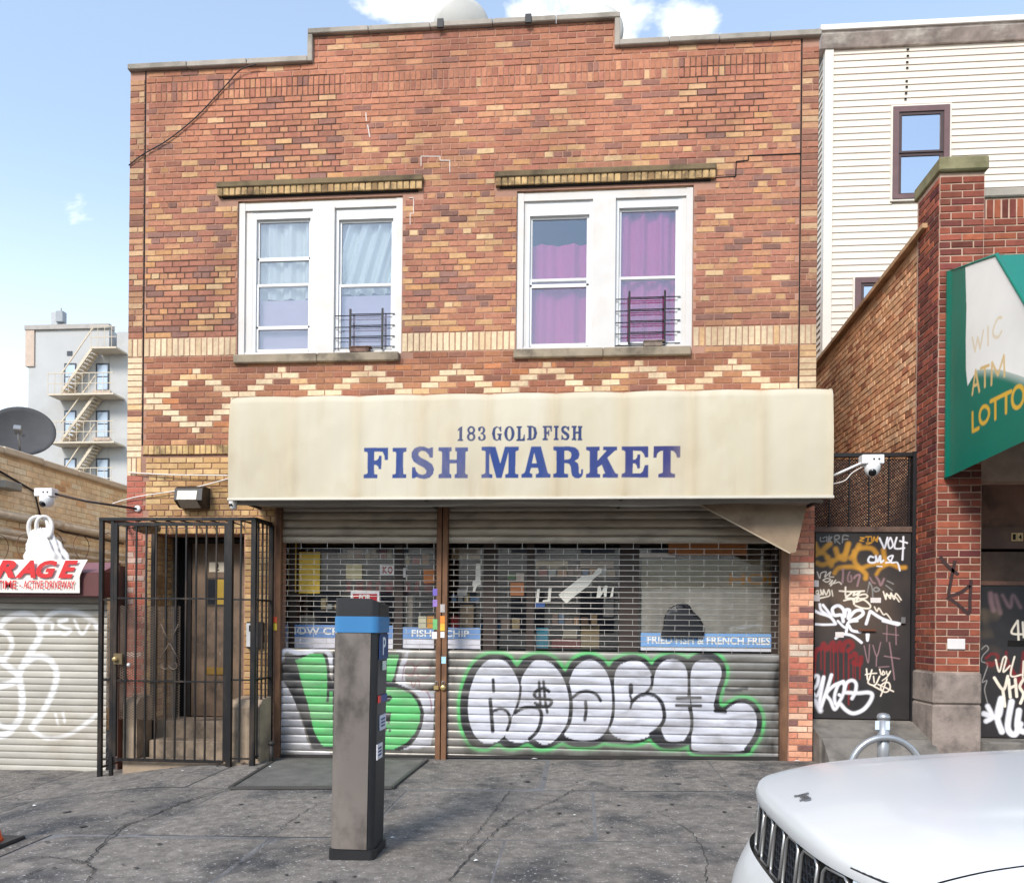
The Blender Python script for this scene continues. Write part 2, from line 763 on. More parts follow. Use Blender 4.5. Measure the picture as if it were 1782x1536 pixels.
def catmull(p, closed=False, n=8):
    p = np.asarray(p, float)
    k = len(p)
    out = []
    rngk = range(k) if closed else range(k - 1)
    for i in rngk:
        if closed:
            a, b_, c, d = p[(i - 1) % k], p[i], p[(i + 1) % k], p[(i + 2) % k]
        else:
            a, b_, c, d = p[max(i - 1, 0)], p[i], p[i + 1], p[min(i + 2, k - 1)]
        for t in np.arange(n) / n:
            out.append(.5 * ((2 * b_) + (c - a) * t + (2 * a - 5 * b_ + 4 * c - d) * t * t + (3 * b_ - a - 3 * c + d) * t ** 3))
    out.append(p[0] if closed else p[-1])
    return np.array(out)


def text_obj(name, s, fr, u0, u1, v0, v1, n, material, parent, bold=0.0, shear=0.0, depth=.002):
    """flat lettering fitted into a box on a surface"""
    cu = bpy.data.curves.new(name, 'FONT')
    cu.body = s
    cu.offset = bold
    cu.shear = shear
    cu.extrude = .5
    cu.resolution_u = 3
    o = bpy.data.objects.new(name, cu)
    COL.objects.link(o)
    dg = bpy.context.evaluated_depsgraph_get()
    me = bpy.data.meshes.new_from_object(o.evaluated_get(dg))
    bpy.data.objects.remove(o)
    bpy.data.curves.remove(cu)
    c = np.empty(len(me.vertices) * 3)
    me.vertices.foreach_get('co', c)
    c = c.reshape(-1, 3)
    mn, mx_ = c.min(0), c.max(0)
    a = (c - mn) / np.maximum(mx_ - mn, 1e-6)
    u = u0 + a[:, 0] * (u1 - u0)
    v = v0 + a[:, 1] * (v1 - v0)
    nn = n + a[:, 2] * depth
    P = np.array(fr.O)[None] + u[:, None] * np.array(fr.U) + v[:, None] * np.array(fr.V) + nn[:, None] * np.array(fr.N)
    me.vertices.foreach_set('co', P.ravel())
    # one object per letter
    nv_ = len(me.vertices)
    root = list(range(nv_))

    def find(i):
        while root[i] != i:
            root[i] = root[root[i]]
            i = root[i]
        return i
    for e in me.edges:
        a_, b_ = find(e.vertices[0]), find(e.vertices[1])
        if a_ != b_:
            root[a_] = b_
    isl = {}
    for pl in me.polygons:
        isl.setdefault(find(pl.vertices[0]), []).append(tuple(pl.vertices))
    o = None
    for fs in isl.values():
        ids = sorted({i for q in fs for i in q})
        mp_ = {i: k for k, i in enumerate(ids)}
        t = MB()
        t.add([P[i] for i in ids], [tuple(mp_[i] for i in q) for q in fs])
        o = link('letter' if len(isl) > 1 else name, t.mesh('letter', material), parent)
    bpy.data.meshes.remove(me)
    return o


def fbm(U, V, seed=0, octaves=4, scale=1.0):
    """cheap value noise for numpy grids"""
    r = np.random.RandomState(seed)
    out = np.zeros_like(U, dtype=float)
    amp, tot = 1.0, 0
    for o in range(octaves):
        T = r.rand(64, 64)
        x, y = U * scale, V * scale
        i, j = np.floor(x).astype(int), np.floor(y).astype(int)
        fx, fy = x - i, y - j
        fx, fy = fx * fx * (3 - 2 * fx), fy * fy * (3 - 2 * fy)
        i, j, i1, j1 = i % 64, j % 64, (i + 1) % 64, (j + 1) % 64
        out += amp * (T[j, i] * (1 - fx) * (1 - fy) + T[j, i1] * fx * (1 - fy) + T[j1, i] * (1 - fx) * fy + T[j1, i1] * fx * fy)
        tot += amp
        amp *= .5
        scale *= 2.03
    return out / tot
# ================================================================== ground
m_side = mat('worn_concrete', (116, 114, 113), rough=.9, var=.34, vscale=2.3, bump=.9, bscale=38, dirt=(58, 58, 60), dirt_amt=.75, dirt_scale=1.1, speck=((188, 186, 182), 85, .635, .5))
m_slab = mat('worn_concrete_slab', attr=True, rough=.9, var=.42, vscale=11, bump=1.0, bscale=24, dirt=(52, 53, 56), dirt_amt=.85, dirt_scale=1.5, speck=((196, 192, 186), 46, .63, .55))
m_road = mat('asphalt', (64, 64, 66), rough=.92, var=.2, vscale=3, bump=.6, bscale=90)
m_kerb = mat('kerb_concrete', (138, 134, 128), rough=.88, var=.2, vscale=4, bump=.4, bscale=50)
m_crack = mat('crack_dark', (52, 50, 48), rough=1, var=.2)

KERB_Y = -4.72


def sheet(xs, ys, zf, name, material, parent=None):
    X, Y = np.meshgrid(np.array(xs), np.array(ys))
    Z = np.vectorize(zf)(X, Y)
    return grid_obj(name, np.stack([X, Y, Z], -1), None, material, parent)


terrain = struct(sheet(np.linspace(-400, 400, 41), np.linspace(-300, 600, 46), lambda x, y: -.55, 'ground', m_road))
walk_xs = np.concatenate([np.linspace(-40, -7, 24), np.linspace(-6.9, 5, 100), np.linspace(5.2, 40, 24)])
walk = struct(sheet(walk_xs, np.concatenate([np.linspace(KERB_Y, 1.2, 40), [12]]), lambda x, y: ground(x, y) - .012, 'sidewalk', m_side))
road = struct(sheet(np.linspace(-60, 60, 81), np.linspace(-24, KERB_Y - .15, 20), lambda x, y: .0187 * x * (1 if abs(x) < 25 else 25 / abs(x)) - .235 + .012 * min(2.5, abs(y + 12) * .0), 'road', m_road))
kb = MB()
xs = np.linspace(-40, 40, 81)
for a, b in zip(xs[:-1], xs[1:]):
    za, zb = ground(a, KERB_Y), ground(b, KERB_Y)
    kb.add([(a, KERB_Y - .15, za - .02), (b, KERB_Y - .15, zb - .02), (b, KERB_Y, zb), (a, KERB_Y, za), (a, KERB_Y - .17, za - .4), (b, KERB_Y - .17, zb - .4)], [(0, 1, 2, 3), (4, 5, 1, 0)])
struct(kb.obj('kerb', m_kerb))

# pavement slabs, each laid as its own flag
ylines = [0.02, -1.52, -3.12, KERB_Y]
xl = [-9.3, -7.55, -5.62, -3.72, -2.02, -0.32, 1.38, 3.08, 4.78, 6.5]
for j in range(3):
    for i in range(len(xl) - 1):
        sh = (0.0, .45, -.2)[j] if i not in (0,) else 0
        x0, x1 = xl[i] + sh, xl[i + 1] + sh
        y1, y0 = ylines[j], ylines[j + 1]
        g = .008
        nx, ny = 15, 11
        X, Y = np.meshgrid(np.linspace(x0 + g, x1 - g, nx), np.linspace(y0 + g, y1 - g, ny))
        dz = rng.uniform(-.003, .003)
        tx, ty = rng.uniform(-.002, .002), rng.uniform(-.002, .002)
        Z = np.vectorize(ground)(X, Y) + .002 + dz + tx * (X - x0) + ty * (Y - y0)
        edge = np.zeros_like(Z)
        edge[0, :] = edge[-1, :] = edge[:, 0] = edge[:, -1] = -.012
        k = rng.uniform(.86, 1.12)
        C = np.ones((ny, nx, 4), np.float32)
        C[..., :3] = np.array(lin(117, 110, 102)) * k
        grid_obj('paving_slab', np.stack([X, Y, Z + edge], -1), C, m_slab, walk)


def crack(pts, wid, name='crack', material=None):
    """irregular open crack following pixels of the pavement"""
    P = [at_z(px, py, -.07) for px, py in pts]
    P = [at_z(px, py, ground(*q)) for (px, py), q in zip(pts, P)]
    P = catmull(np.array(P), n=14)
    r = np.random.RandomState(len(pts) * 7 + int(pts[0][0]))
    P = P + r.normal(0, .008, P.shape)
    wid = wid * .62
    a = MB()
    v = []
    for i, p in enumerate(P):
        d = P[min(i + 1, len(P) - 1)] - P[max(i - 1, 0)]
        d = d / (np.hypot(*d) + 1e-9)
        n = np.array([-d[1], d[0]])
        ww = wid * (.45 + r.rand() * .9) * (1 if 0 < i < len(P) - 1 else .2)
        for s in (-1, 1):
            q = p + n * s * ww / 2
            v.append((q[0], q[1], ground(*q) + .0095))
    a.add(v, [(2 * i, 2 * i + 1, 2 * i + 3, 2 * i + 2) for i in range(len(P) - 1)])
    a.obj(name, material or m_crack, walk)


crack([(398, 1373), (330, 1393), (255, 1424), (205, 1445), (160, 1490), (150, 1502)], .022)
crack([(150, 1502), (120, 1497), (70, 1492), (20, 1500)], .016)
crack([(150, 1502), (162, 1515), (150, 1536)], .018)
crack([(150, 1502), (100, 1505), (60, 1518), (40, 1528)], .012)
crack([(1000, 1372), (960, 1395), (900, 1420), (862, 1448), (820, 1490), (780, 1536)], .016)
crack([(890, 1372), (868, 1400), (848, 1428), (830, 1450), (800, 1480)], .010)
crack([(560, 1395), (520, 1420), (480, 1450), (440, 1490)], .007)
crack([(1110, 1400), (1160, 1420), (1220, 1470), (1230, 1536)], .008)
crack([(0, 1400), (22, 1395), (45, 1388)], .012)
crack([(1240, 1400), (1180, 1402), (1120, 1398)], .007)

# trodden chewing gum and oil spots
q = MB()
r_ = np.random.RandomState(5)
for k in range(130):
    x, y = r_.uniform(-6.5, 3.2), r_.uniform(-4.4, -.25)
    rr = r_.uniform(.008, .022) * (1.8 if k % 17 == 0 else 1)
    v = []
    for j in range(9):
        a = j / 9 * 6.283
        e = rr * r_.uniform(.75, 1.2)
        px_, py_ = x + e * math.cos(a), y + e * math.sin(a)
        v.append((px_, py_, ground(px_, py_) + .0095))
    q.add(v, [tuple(range(9))])
o = q.obj('gum_spots', mat('trodden_gum', (60, 58, 56), rough=.8, var=.25, vscale=8), walk)
o['kind'] = 'stuff'

# steel cellar hatch in the pavement in front of the left shutter
m_hatch = mat('hatch_steel', (106, 102, 97), rough=.75, metal=.1, var=.3, vscale=5, bump=.6, bscale=70)
hx0, hy0 = at_z(400, 1373, -.09)
hx1, hy1 = at_z(585, 1373, -.08)
h = MB()
hv = []
for (x, y) in ((-3.35, -.13), (-1.66, -.13), (-1.72, hy1), (hx0, hy0)):
    hv.append((x, y, ground(x, y) + .013))
h.add(hv, [(0, 1, 2, 3)])
hs = [(a[0], a[1], a[2] - .03) for a in hv]
h.add(hv + hs, [(i, (i + 1) % 4, 4 + (i + 1) % 4, 4 + i) for i in range(4)])
hatch = h.obj('cellar_hatch', m_hatch)
tag(hatch, 'dark steel cellar hatch set flat in the pavement before the left shutter', 'hatch')
fm = MB()
for i in range(4):
    a, b = Vector(hv[i]), Vector(hv[(i + 1) % 4])
    fm.bar(a, b, .035, .022, side=(0, 0, 1))
fm.obj('frame', mat('hatch_frame', (84, 81, 78), rough=.6, metal=.4), hatch)
# ================================================================== the brick shop building
m_brick = mat('face_brick', attr=True, rough=.88, var=.16, vscale=22, bump=.55, bscale=75, spec=.25, dirt=(96, 68, 58), dirt_amt=.42, dirt_scale=.9, dirt_stretch=(1, 1, .6))
m_mortar = mat('mortar', (178, 134, 114), rough=.95, var=.25, vscale=1.6, bump=.4, bscale=80, dirt=(92, 74, 64), dirt_amt=.75, dirt_scale=.8)
m_stone = mat('limestone', (150, 136, 116), rough=.9, var=.18, vscale=6, bump=.4, bscale=60, dirt=(62, 54, 46), dirt_amt=.7, dirt_scale=3.2)
m_coping = mat('coping_stone', (168, 158, 146), rough=.9, var=.2, vscale=5, bump=.4, bscale=50, dirt=(96, 90, 80), dirt_amt=.7, dirt_scale=2.5)
m_lintel = mat('lintel_stone', (122, 104, 76), rough=.92, var=.25, vscale=6, bump=.5, bscale=60, dirt=(56, 47, 36), dirt_amt=.85, dirt_scale=3.0)
m_dirtbrick = mat('sooty_tan_brick', attr=True, rough=.9, var=.25, vscale=14, bump=.4, bscale=90, dirt=(74, 60, 40), dirt_amt=.8, dirt_scale=4.5)
m_tanbrick = mat('tan_brick', attr=True, rough=.86, var=.15, vscale=14, bump=.3, bscale=90, dirt=(92, 70, 44), dirt_amt=.55, dirt_scale=2.6)
m_white = mat('white_paint', (206, 201, 196), rough=.5, var=.05, vscale=3, dirt=(196, 170, 140), dirt_amt=.22, dirt_scale=3.5)
m_vinyl = mat('white_vinyl', (214, 212, 210), rough=.35, var=.03, vscale=3)
m_peel = mat('peeled_lintel_paint', (214, 178, 134), rough=.8, var=.2, vscale=9, dirt=(104, 66, 34), dirt_amt=.85, dirt_scale=7, dirt_stretch=(.35, 1, 2))
m_dark = mat('dark_gap', (24, 20, 18), rough=1, var=0)

XL, XR = -5.215, 2.492
Z_LOW, Z_MID = 7.775, 8.075
XM0, XM1 = -3.108, .366
bld = thing('brick_building', 'two-storey red and tan brick shop building with stepped parapet and cream awning', 'building', (XL, 0, 0))

WIN = [(-3.92, -2.02, 4.49, 6.25), (-.738, 1.182, 4.49, 6.25)]
SHOP = (-3.43, 2.21, -1, 2.80)
ENT = (-4.88, -3.81, -1, 2.47)
holes = WIN + [SHOP, ENT]


def holed_wall(mb, x0, x1, z0, z1, y0, y1, hl):
    xs_ = sorted({x0, x1, *[min(max(q, x0), x1) for hh in hl for q in hh[:2]]})
    for a, b in zip(xs_[:-1], xs_[1:]):
        if b - a < 1e-6:
            continue
        xc = (a + b) / 2
        cuts = sorted([(max(hh[2], z0), min(hh[3], z1)) for hh in hl if hh[0] < xc < hh[1] and hh[3] > z0 and hh[2] < z1])
        z = z0
        for c0, c1 in cuts:
            if c0 > z + 1e-6:
                mb.box(a, b, y0, y1, z, c0)
            z = max(z, c1)
        if z < z1 - 1e-6:
            mb.box(a, b, y0, y1, z, z1)


wb = MB()
holed_wall(wb, XL + .004, XR - .004, -.45, Z_LOW, 0, .30, holes)
wb.box(XM0 + .01, XM1 - .01, 0, .30, Z_LOW, Z_MID)
wb.obj('front_wall', m_mortar, bld)
# body behind the front
m_sidew = mat('painted_side_wall', (206, 188, 166), rough=.95, var=.2, vscale=2, bump=.3)
wb = MB()
wb.box(XL + .02, XL + .27, .30, 12, -.45, 7.55)
wb.obj('side_wall', m_sidew, bld)
wb = MB()
wb.box(XR - .27, XR - .02, .30, 12, -.45, 7.55)
wb.obj('side_wall', m_sidew, bld)
wb = MB()
wb.box(XL + .27, XR - .27, 11.75, 12, -.45, 7.55)
wb.obj('rear_wall', m_sidew, bld)
wb = MB()
wb.box(XL + .27, XR - .27, .30, 11.75, 7.0, 7.18)
wb.obj('roof', mat('roof_tar', (70, 70, 72), rough=.95), bld)
m_room = mat('room_plaster', (150, 140, 132), rough=.95, var=.1)
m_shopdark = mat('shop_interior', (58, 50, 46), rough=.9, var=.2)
wb = MB()
wb.box(XL + .27, XR - .27, .30, 11.75, 3.2, 3.42)
wb.obj('upper_floor', m_room, bld)
wb = MB()
wb.box(-1.45, -1.3, .31, 11.75, 3.42, 7.0)
wb.box(XL + .27, -1.45, 3.6, 3.75, 3.42, 7.0)
wb.box(-1.3, XR - .27, 3.6, 3.75, 3.42, 7.0)
wb.obj('room_partition', m_room, bld)
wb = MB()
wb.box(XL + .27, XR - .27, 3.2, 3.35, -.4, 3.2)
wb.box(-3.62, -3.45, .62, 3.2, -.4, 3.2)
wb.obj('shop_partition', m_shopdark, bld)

# ---- brick colours
P_UP = [(6, (182, 122, 95)), (4, (188, 127, 100)), (3, (174, 114, 93)), (1.4, (197, 142, 108)), (.7, (152, 107, 93)), (.5, (205, 163, 124))]
P_MID = [(5, (178, 122, 97)), (4, (168, 113, 93)), (3, (189, 138, 104)), (2.4, (203, 160, 116)), (1.6, (145, 107, 95)), (1.2, (195, 145, 101)), (.5, (130, 95, 83)), (.5, (213, 179, 137))]
P_LOW = [(4, (164, 111, 85)), (3, (153, 101, 79)), (3, (174, 122, 91)), (1.2, (190, 143, 104)), (1.1, (139, 97, 80)), (.5, (193, 128, 87))]
P_CREAM = [(5, (226, 202, 166)), (2, (218, 190, 152)), (.7, (222, 182, 134))]
P_QUOIN = [(3, (166, 111, 89)), (3, (182, 137, 105)), (2, (148, 103, 86)), (2, (195, 159, 123)), (1, (139, 99, 83))]


def c_face(u, v, r):
    if v > 7.0:
        t = 1
    elif v > 6.2:
        t = (v - 6.2) / .8 * (.35 + .65 * (math.sin(u * 1.3 + 1) * .5 + .5))
    else:
        t = 0
    if rng.random() < t:
        return pick(P_UP, .1)
    return pick(P_MID if v > 4.6 else P_LOW, .09)


CS = 0.0675
HB = 4.496          # bottom of the cream soldier band
TB = HB + .216
bricks = []
lint = [(-4.15, -1.79, 6.24, 6.45), (-.98, 1.41, 6.24, 6.45)]
up_holes = [(a, b, c - .1, d) for a, b, c, d in WIN] + lint
bricks += bond(FRONT, -5.02, 2.30, TB, TB + 40 * CS, .2, CS, c_face, holes=up_holes, header_every=6, phase=2, start=-4.39 + .1)
# double row of upright headers
zs0 = TB + 40 * CS
for row in range(2):
    x = -5.02
    while x < 2.27:
        wv = .0615
        bricks.append((FRONT, x + wv / 2, zs0 + .055 + row * .110, wv - .0085, .101, pick(P_UP, .13)))
        x += wv
zs1 = zs0 + .220
bricks += bond(FRONT, -5.02, 2.30, zs1, zs1 + CS * 2, .2, CS, lambda u, v, r: pick(P_UP, .1), start=-4.3)
bricks += bond(FRONT, XM0 + .055, XM1 - .055, zs1 + CS * 2, zs1 + CS * 6, .2, CS, lambda u, v, r: pick(P_UP, .12), start=-4.3, phase=2)
bricks += bond(FRONT, XM0 + .055, XM1 - .055, zs1 + CS * 6, Z_MID - .004, .1, Z_MID - .004 - zs1 - CS * 6, lambda u, v, r: pick(P_UP, .12), start=-4.3)
# cream soldier band
for a, b in ((-5.02, -3.925), (-2.015, -.742), (1.188, 2.30)):
    n = round((b - a) / .0665)
    for i in range(n):
        wv = (b - a) / n
        bricks.append((FRONT, a + (i + .5) * wv, HB + .108, wv - .011, .203, pick(P_CREAM, .06)))
# below the band: cream diamonds in running bond
X0 = -4.39


def diamond(u, row):
    k = row if row <= 7 else 14 - row
    off = (k - 2) * .1
    if row < 2 or row > 12:
        return False
    du = (u - X0) % 1.0
    return min(abs(du - off), abs(du - (1 - off)), abs(du + 1 - (1 - off)) if off == 0 else 9) < .03


for row in range(16):
    vc = HB - (row + .5) * CS
    for seg in ((-5.02, 2.30),):
        if vc - CS / 2 < 3.42 and row > 14:
            continue
        hd = row in (2, 12)
        off = X0 - .1 if row % 2 == 0 else X0
        u = off + math.floor((seg[0] - off) / .2) * .2
        while u < seg[1] - .02:
            a, b = max(u, seg[0]), min(u + .2, seg[1])
            uc = u + .1
            hole = any(q[0] - .02 < (a + b) / 2 < q[1] + .02 and vc > 4.40 for q in ((-3.94, -2.0), (-.76, 1.2)))
            if b - a > .045 and not hole and vc > 3.40:
                if hd and abs(((uc - X0 + .5) % 1.0) - .5) < .02:
                    for (s0, s1, cr) in ((a, uc - .05, 0), (uc - .05, uc + .05, 1), (uc + .05, b, 0)):
                        if s1 - s0 > .03:
                            bricks.append((FRONT, (s0 + s1) / 2, vc, s1 - s0 - .0095, CS - .0095, pick(P_CREAM, .06) if cr else pick(P_LOW, .12)))
                else:
                    c = pick(P_CREAM, .06) if diamond(uc, row) else pick(P_LOW, .13)
                    bricks.append((FRONT, (a + b) / 2, vc, b - a - .0095, CS - .0095, c))
            u += .2
# corner strips (quoins)
for (a, b) in ((XL, -5.036), (2.314, XR)):
    wq = b - a
    z = TB
    k = 0
    while z < zs0 + .25:
        c = pick(P_QUOIN, .12)
        if z > zs0 + .02 and z < zs0 + .18:
            if k % 4 == 0:
                for i in range(3):
                    bricks.append((FRONT, a + (i + .5) * wq / 3, z + .1, wq / 3 - .01, .19, pick(P_CREAM, .1)))
                z += .203
                k += 1
                continue
        if rng.random() < .3:
            s = wq * rng.choice((.35, .5, .62))
            bricks.append((FRONT, a + s / 2, z + CS / 2, s - .009, CS - .0095, c))
            bricks.append((FRONT, a + (s + wq) / 2, z + CS / 2, wq - s - .009, CS - .0095, pick(P_QUOIN, .12)))
        else:
            bricks.append((FRONT, a + wq / 2, z + CS / 2, wq - .009, CS - .0095, c))
        z += CS
        k += 1
        if z + CS > Z_LOW - .01:
            break
    for i in range(3):
        bricks.append((FRONT, a + (i + .5) * wq / 3, HB + .108, wq / 3 - .011, .203, pick(P_CREAM, .08)))
    z = HB
    while z > 3.40:
        z -= CS
        bricks.append((FRONT, a + wq / 2, z + CS / 2, wq - .006, CS - .0095, pick(P_CREAM, .07) if rng.random() < .93 else pick(P_QUOIN)))
    for i in range(3):
        bricks.append((FRONT, a + (i + .5) * wq / 3, z - .108, wq / 3 - .011, .203, pick(P_CREAM, .08)))
zq = z - .216
P_PIER = [(3, (211, 139, 111)), (2, (224, 163, 131)), (2, (200, 120, 98)), (1, (235, 192, 163)), (.6, (134, 96, 90))]
P_REDP = [(3, (178, 104, 86)), (2, (188, 116, 98)), (1, (164, 94, 80)), (.8, (190, 160, 146))]
# red pier left of the entrance and orange pier right of the shutters
bricks += bond(FRONT, XL, -4.985, -.30, zq, .2, CS, lambda u, v, r: pick(P_REDP, .1), start=XL)


def pier_col(u, v, r):
    return pick([(1, (226, 204, 182))], .06) if (r % 13) in (5, 6) and r > 12 else pick(P_PIER, .12)


bricks += bond(FRONT, 2.235, XR, -.06, 2.78, .2, CS, pier_col, start=2.235)
# soot and water stains under the copings and sills
def stained(bk):
    fr_, u, v, w_, h_, c = bk
    top = Z_MID if XM0 < u < XM1 else Z_LOW
    n1 = .5 + .5 * math.sin(u * 5.1 + 1.7 * math.sin(u * 2.3))
    k = 1 - .30 * n1 * math.exp(-max(0, top - v) / .22)
    for (a, b, _, _) in WIN:
        for xs_ in (a + .02, (a + b) / 2, b - .02):
            k -= .26 * math.exp(-((u - xs_) / .10) ** 2) * math.exp(-max(0, 4.40 - v) / .22) * (v < 4.42)
        if v < 4.42 and a < u < b:
            k -= .08 * math.exp(-(4.40 - v) / .12)
    k -= .10 * max(0, math.sin(u * .9 + v * 1.4) * math.sin(v * 2.1 - u * .7))
    k = max(.45, k)
    return (fr_, u, v, w_, h_, tuple(q_ * k for q_ in c))


bricks = [stained(bk) for bk in bricks]
q = MB()
q.box(-4.18, -2.72, -.0018, .002, 6.47, 7.64)
q.box(1.02, 1.95, -.0018, .002, 6.75, 7.63)
q.box(-5.0, -3.95, -.0018, .002, 4.72, 5.6)
o_ = q.obj('dark_repointing', mat('dark_mortar', (84, 62, 52), rough=.95, var=.3, vscale=3, dirt=(140, 104, 88), dirt_amt=.7, dirt_scale=2.2), bld)
o_['kind'] = 'stuff'
lay(bld, bricks, m_brick, 300, d=.0075, part='brick', stuff='small_bricks')

# tan brickwork round the entrance
P_TAN = [(4, (198, 160, 110)), (3, (188, 148, 98)), (2, (208, 172, 122)), (1, (170, 130, 86))]
tb = bond(FRONT, -4.985, -3.45, 2.47, 3.37, .2, CS, lambda u, v, r: pick(P_TAN, .1), header_every=6, phase=3)
tb += bond(FRONT, -4.985, -4.885, -.25, 2.47, .1, CS, lambda u, v, r: pick(P_TAN, .1))
tb += bond(FRONT, -3.805, -3.45, -.1, 2.47, .2, CS, lambda u, v, r: pick(P_TAN, .1), start=-3.8)
REV = Frame((-4.88, 0, 0), (0, 1, 0), (0, 0, 1), (1, 0, 0))
tb += bond(REV, .02, .42, .1, 2.47, .2, CS, lambda u, v, r: pick(P_TAN, .12))
lay(bld, tb, m_tanbrick, 300, part='tan_brick', stuff='small_tan_bricks')
db = []
x = -5.01
while x < -3.0:
    db.append((Frame((0, -.02, 0), (1, 0, 0), (0, 0, 1), (0, -1, 0)), x + .034, 3.428, .058, .10, pick([(2, (206, 172, 118)), (1, (180, 142, 92))], .15)))
    x += .068
lay(bld, db, m_dirtbrick, 300, part='header_brick')
q = MB()
q.box(-5.03, -3.0, -.02, .02, 3.377, 3.479)
q.obj('header_bed', m_mortar, bld)
# dark expansion joints between the wall and its corner strips
for xj in (-5.028, 2.307):
    q = MB()
    q.box(xj - .007, xj + .007, -.004, .004, 3.4 if xj < 0 else 3.0, Z_LOW)
    q.obj('expansion_joint', m_dark, bld)

# ---- copings
def coping(x0, x1, z0, z1, n, fall=0.0):
    for i in range(n):
        a = x0 + (x1 - x0) * i / n
        b = x0 + (x1 - x0) * (i + 1) / n
        q = MB()
        q.bevbox((a + b) / 2, .13, (z0 + z1) / 2 + rng.uniform(-.004, .004), (b - a) / 2 - .003, .185, (z1 - z0) / 2, .008)
        q.obj('coping', m_coping, bld)


coping(XL - .01, XM0 - .002, 7.772, 7.838, 3)
coping(XM1 + .002, XR + .012, 7.772, 7.838, 4)
coping(XM0 - .005, XM1 + .005, 8.073, 8.135, 5)
for x0, x1 in ((XM0 - .005, XM0 + .052), (XM1 - .052, XM1 + .005)):
    q = MB()
    q.bevbox((x0 + x1) / 2, .13, (7.77 + 8.073) / 2, (x1 - x0) / 2, .18, (8.073 - 7.77) / 2 + .002 * 0 - .001, .006)
    q.obj('coping', m_coping, bld)

# ---- lintels: a course of tan headers under a sooty stone
for (a, b, _, _) in lint:
    q = MB()
    q.bevbox((a + b) / 2, .06, 6.288, (b - a) / 2 - .05, .085, .008, .003)
    lt = q.obj('lintel_angle', m_dark, bld)
    q = MB()
    q.box(a + .006, b - .006, -.040, .05, 6.298, 6.378)
    lb = q.obj('lintel_bed', m_lintel, bld)
    n = round((b - a) / .072)
    wv = (b - a) / n
    LF = Frame((0, -.040, 0), (1, 0, 0), (0, 0, 1), (0, -1, 0))
    lay(lb, [(LF, a + (i + .5) * wv, 6.338, wv - .012, .082, pick([(3, (194, 160, 112)), (1, (178, 142, 96)), (.5, (140, 110, 76))], .1)) for i in range(n)], m_dirtbrick, 300, d=.010)
    q = MB()
    q.bevbox((a + b) / 2, .005, 6.415, (b - a) / 2 + .004, .068, .034, .01)
    q.obj('lintel_stone', m_lintel, bld)

# ---- sills
for (a, b, c, d) in WIN:
    for x0, x1 in ((a - .02, (a + b) / 2 - .002), ((a + b) / 2 + .002, b - .02)):
        q = MB()
        q.bevbox((x0 + x1) / 2, .06, 4.445, (x1 - x0) / 2, .115, .048, .009)
        q.obj('sill', m_stone, bld)

# ---- windows
m_pane = glass_mat('window_glass', (244, 247, 250), refl=.07, rough=.015)


def window(a, b, units, name='window'):
    """a,b: opening; units: list of (x0,x1, [rail z...])"""
    z0, z1 = 4.495, 6.235
    q = MB()
    # outer frame and mullion, stepped
    q.box(a + .004, a + .075, .02, .16, z0, z1)
    q.box(b - .075, b - .004, .02, .16, z0, z1)
    q.box(a + .075, b - .075, .025, .16, z1 - .085, z1)
    fr_ = q.obj('window', m_white, bld)
    q = MB()
    q.box(a + .075, b - .075, .03, .16, z0, z0 + .045)
    q.obj('bottom_rail', m_white, fr_)
    q = MB()
    q.bevbox((a + b) / 2, .10, z1 + .022, (b - a) / 2 - .002, .075, .020, .006)
    q.obj('head_flashing', m_peel, fr_)
    for f0, f1 in ((a + .073, units[0][0] + .002), (units[1][1] - .002, b - .073)):
        if f1 - f0 > .004:
            q = MB()
            q.box(f0, f1, .046, .14, z0 + .046, z1 - .086)
            q.obj('side_filler', m_white, fr_)
    m0, m1 = units[0][1], units[1][0]
    q = MB()
    q.box(m0 - .002, m1 + .002, .012, .16, z0 + .002, z1 - .07)
    q.obj('mullion', m_white, fr_)
    for (x0, x1, rails, top) in units:
        q = MB()
        q.box(x0, x0 + .04, .05, .13, z0 + .045, z1 - .085)
        q.box(x1 - .04, x1, .05, .13, z0 + .045, z1 - .085)
        q.box(x0 + .04, x1 - .04, .052, .13, top, z1 - .085)
        q.obj('jamb', m_vinyl, fr_)
        zs_ = [z0 + .085] + list(rails) + [top]
        for k in range(len(zs_) - 1):
            lo, hi = zs_[k], zs_[k + 1]
            upper = k >= len(rails) - (len(rails) > 1)
            yy = .085 if hi > rails[-1 if len(rails) == 1 else 1] + .01 else .070
            q = MB()
            q.box(x0 + .04, x0 + .066, yy, yy + .035, lo - .02, hi)
            q.box(x1 - .066, x1 - .04, yy, yy + .035, lo - .02, hi)
            q.box(x0 + .066, x1 - .066, yy + .002, yy + .035, hi - .027, hi + .002)
            q.box(x0 + .066, x1 - .066, yy - .004, yy + .035, lo - .035, lo + .004)
            q.obj('sash', m_vinyl, fr_)
            q = MB()
            q.box(x0 + .06, x1 - .06, yy + .014, yy + .020, lo, hi - .02)
            q.obj('pane', m_pane, fr_)
    return fr_


def zt(px, py):
    return at(px, py, .07)[1]


uL1 = (at(440, 500, .06)[0], at(546, 500, .06)[0])
uL2 = (at(583, 500, .06)[0], at(690, 500, .06)[0])
uR1 = (at(915, 500, .06)[0], at(1031, 480, .06)[0])
uR2 = (at(1070, 480, .06)[0], at(1186, 480, .06)[0])
window(*WIN[0][:2], [(uL1[0], uL1[1], [zt(490, 568), zt(490, 494), zt(490, 448)], zt(490, 382)), (uL2[0], uL2[1], [zt(640, 494)], zt(640, 382))])
window(*WIN[1][:2], [(uR1[0], uR1[1], [zt(970, 495), zt(970, 485)], zt(970, 376)), (uR2[0], uR2[1], [zt(1125, 481)], zt(1125, 362))])

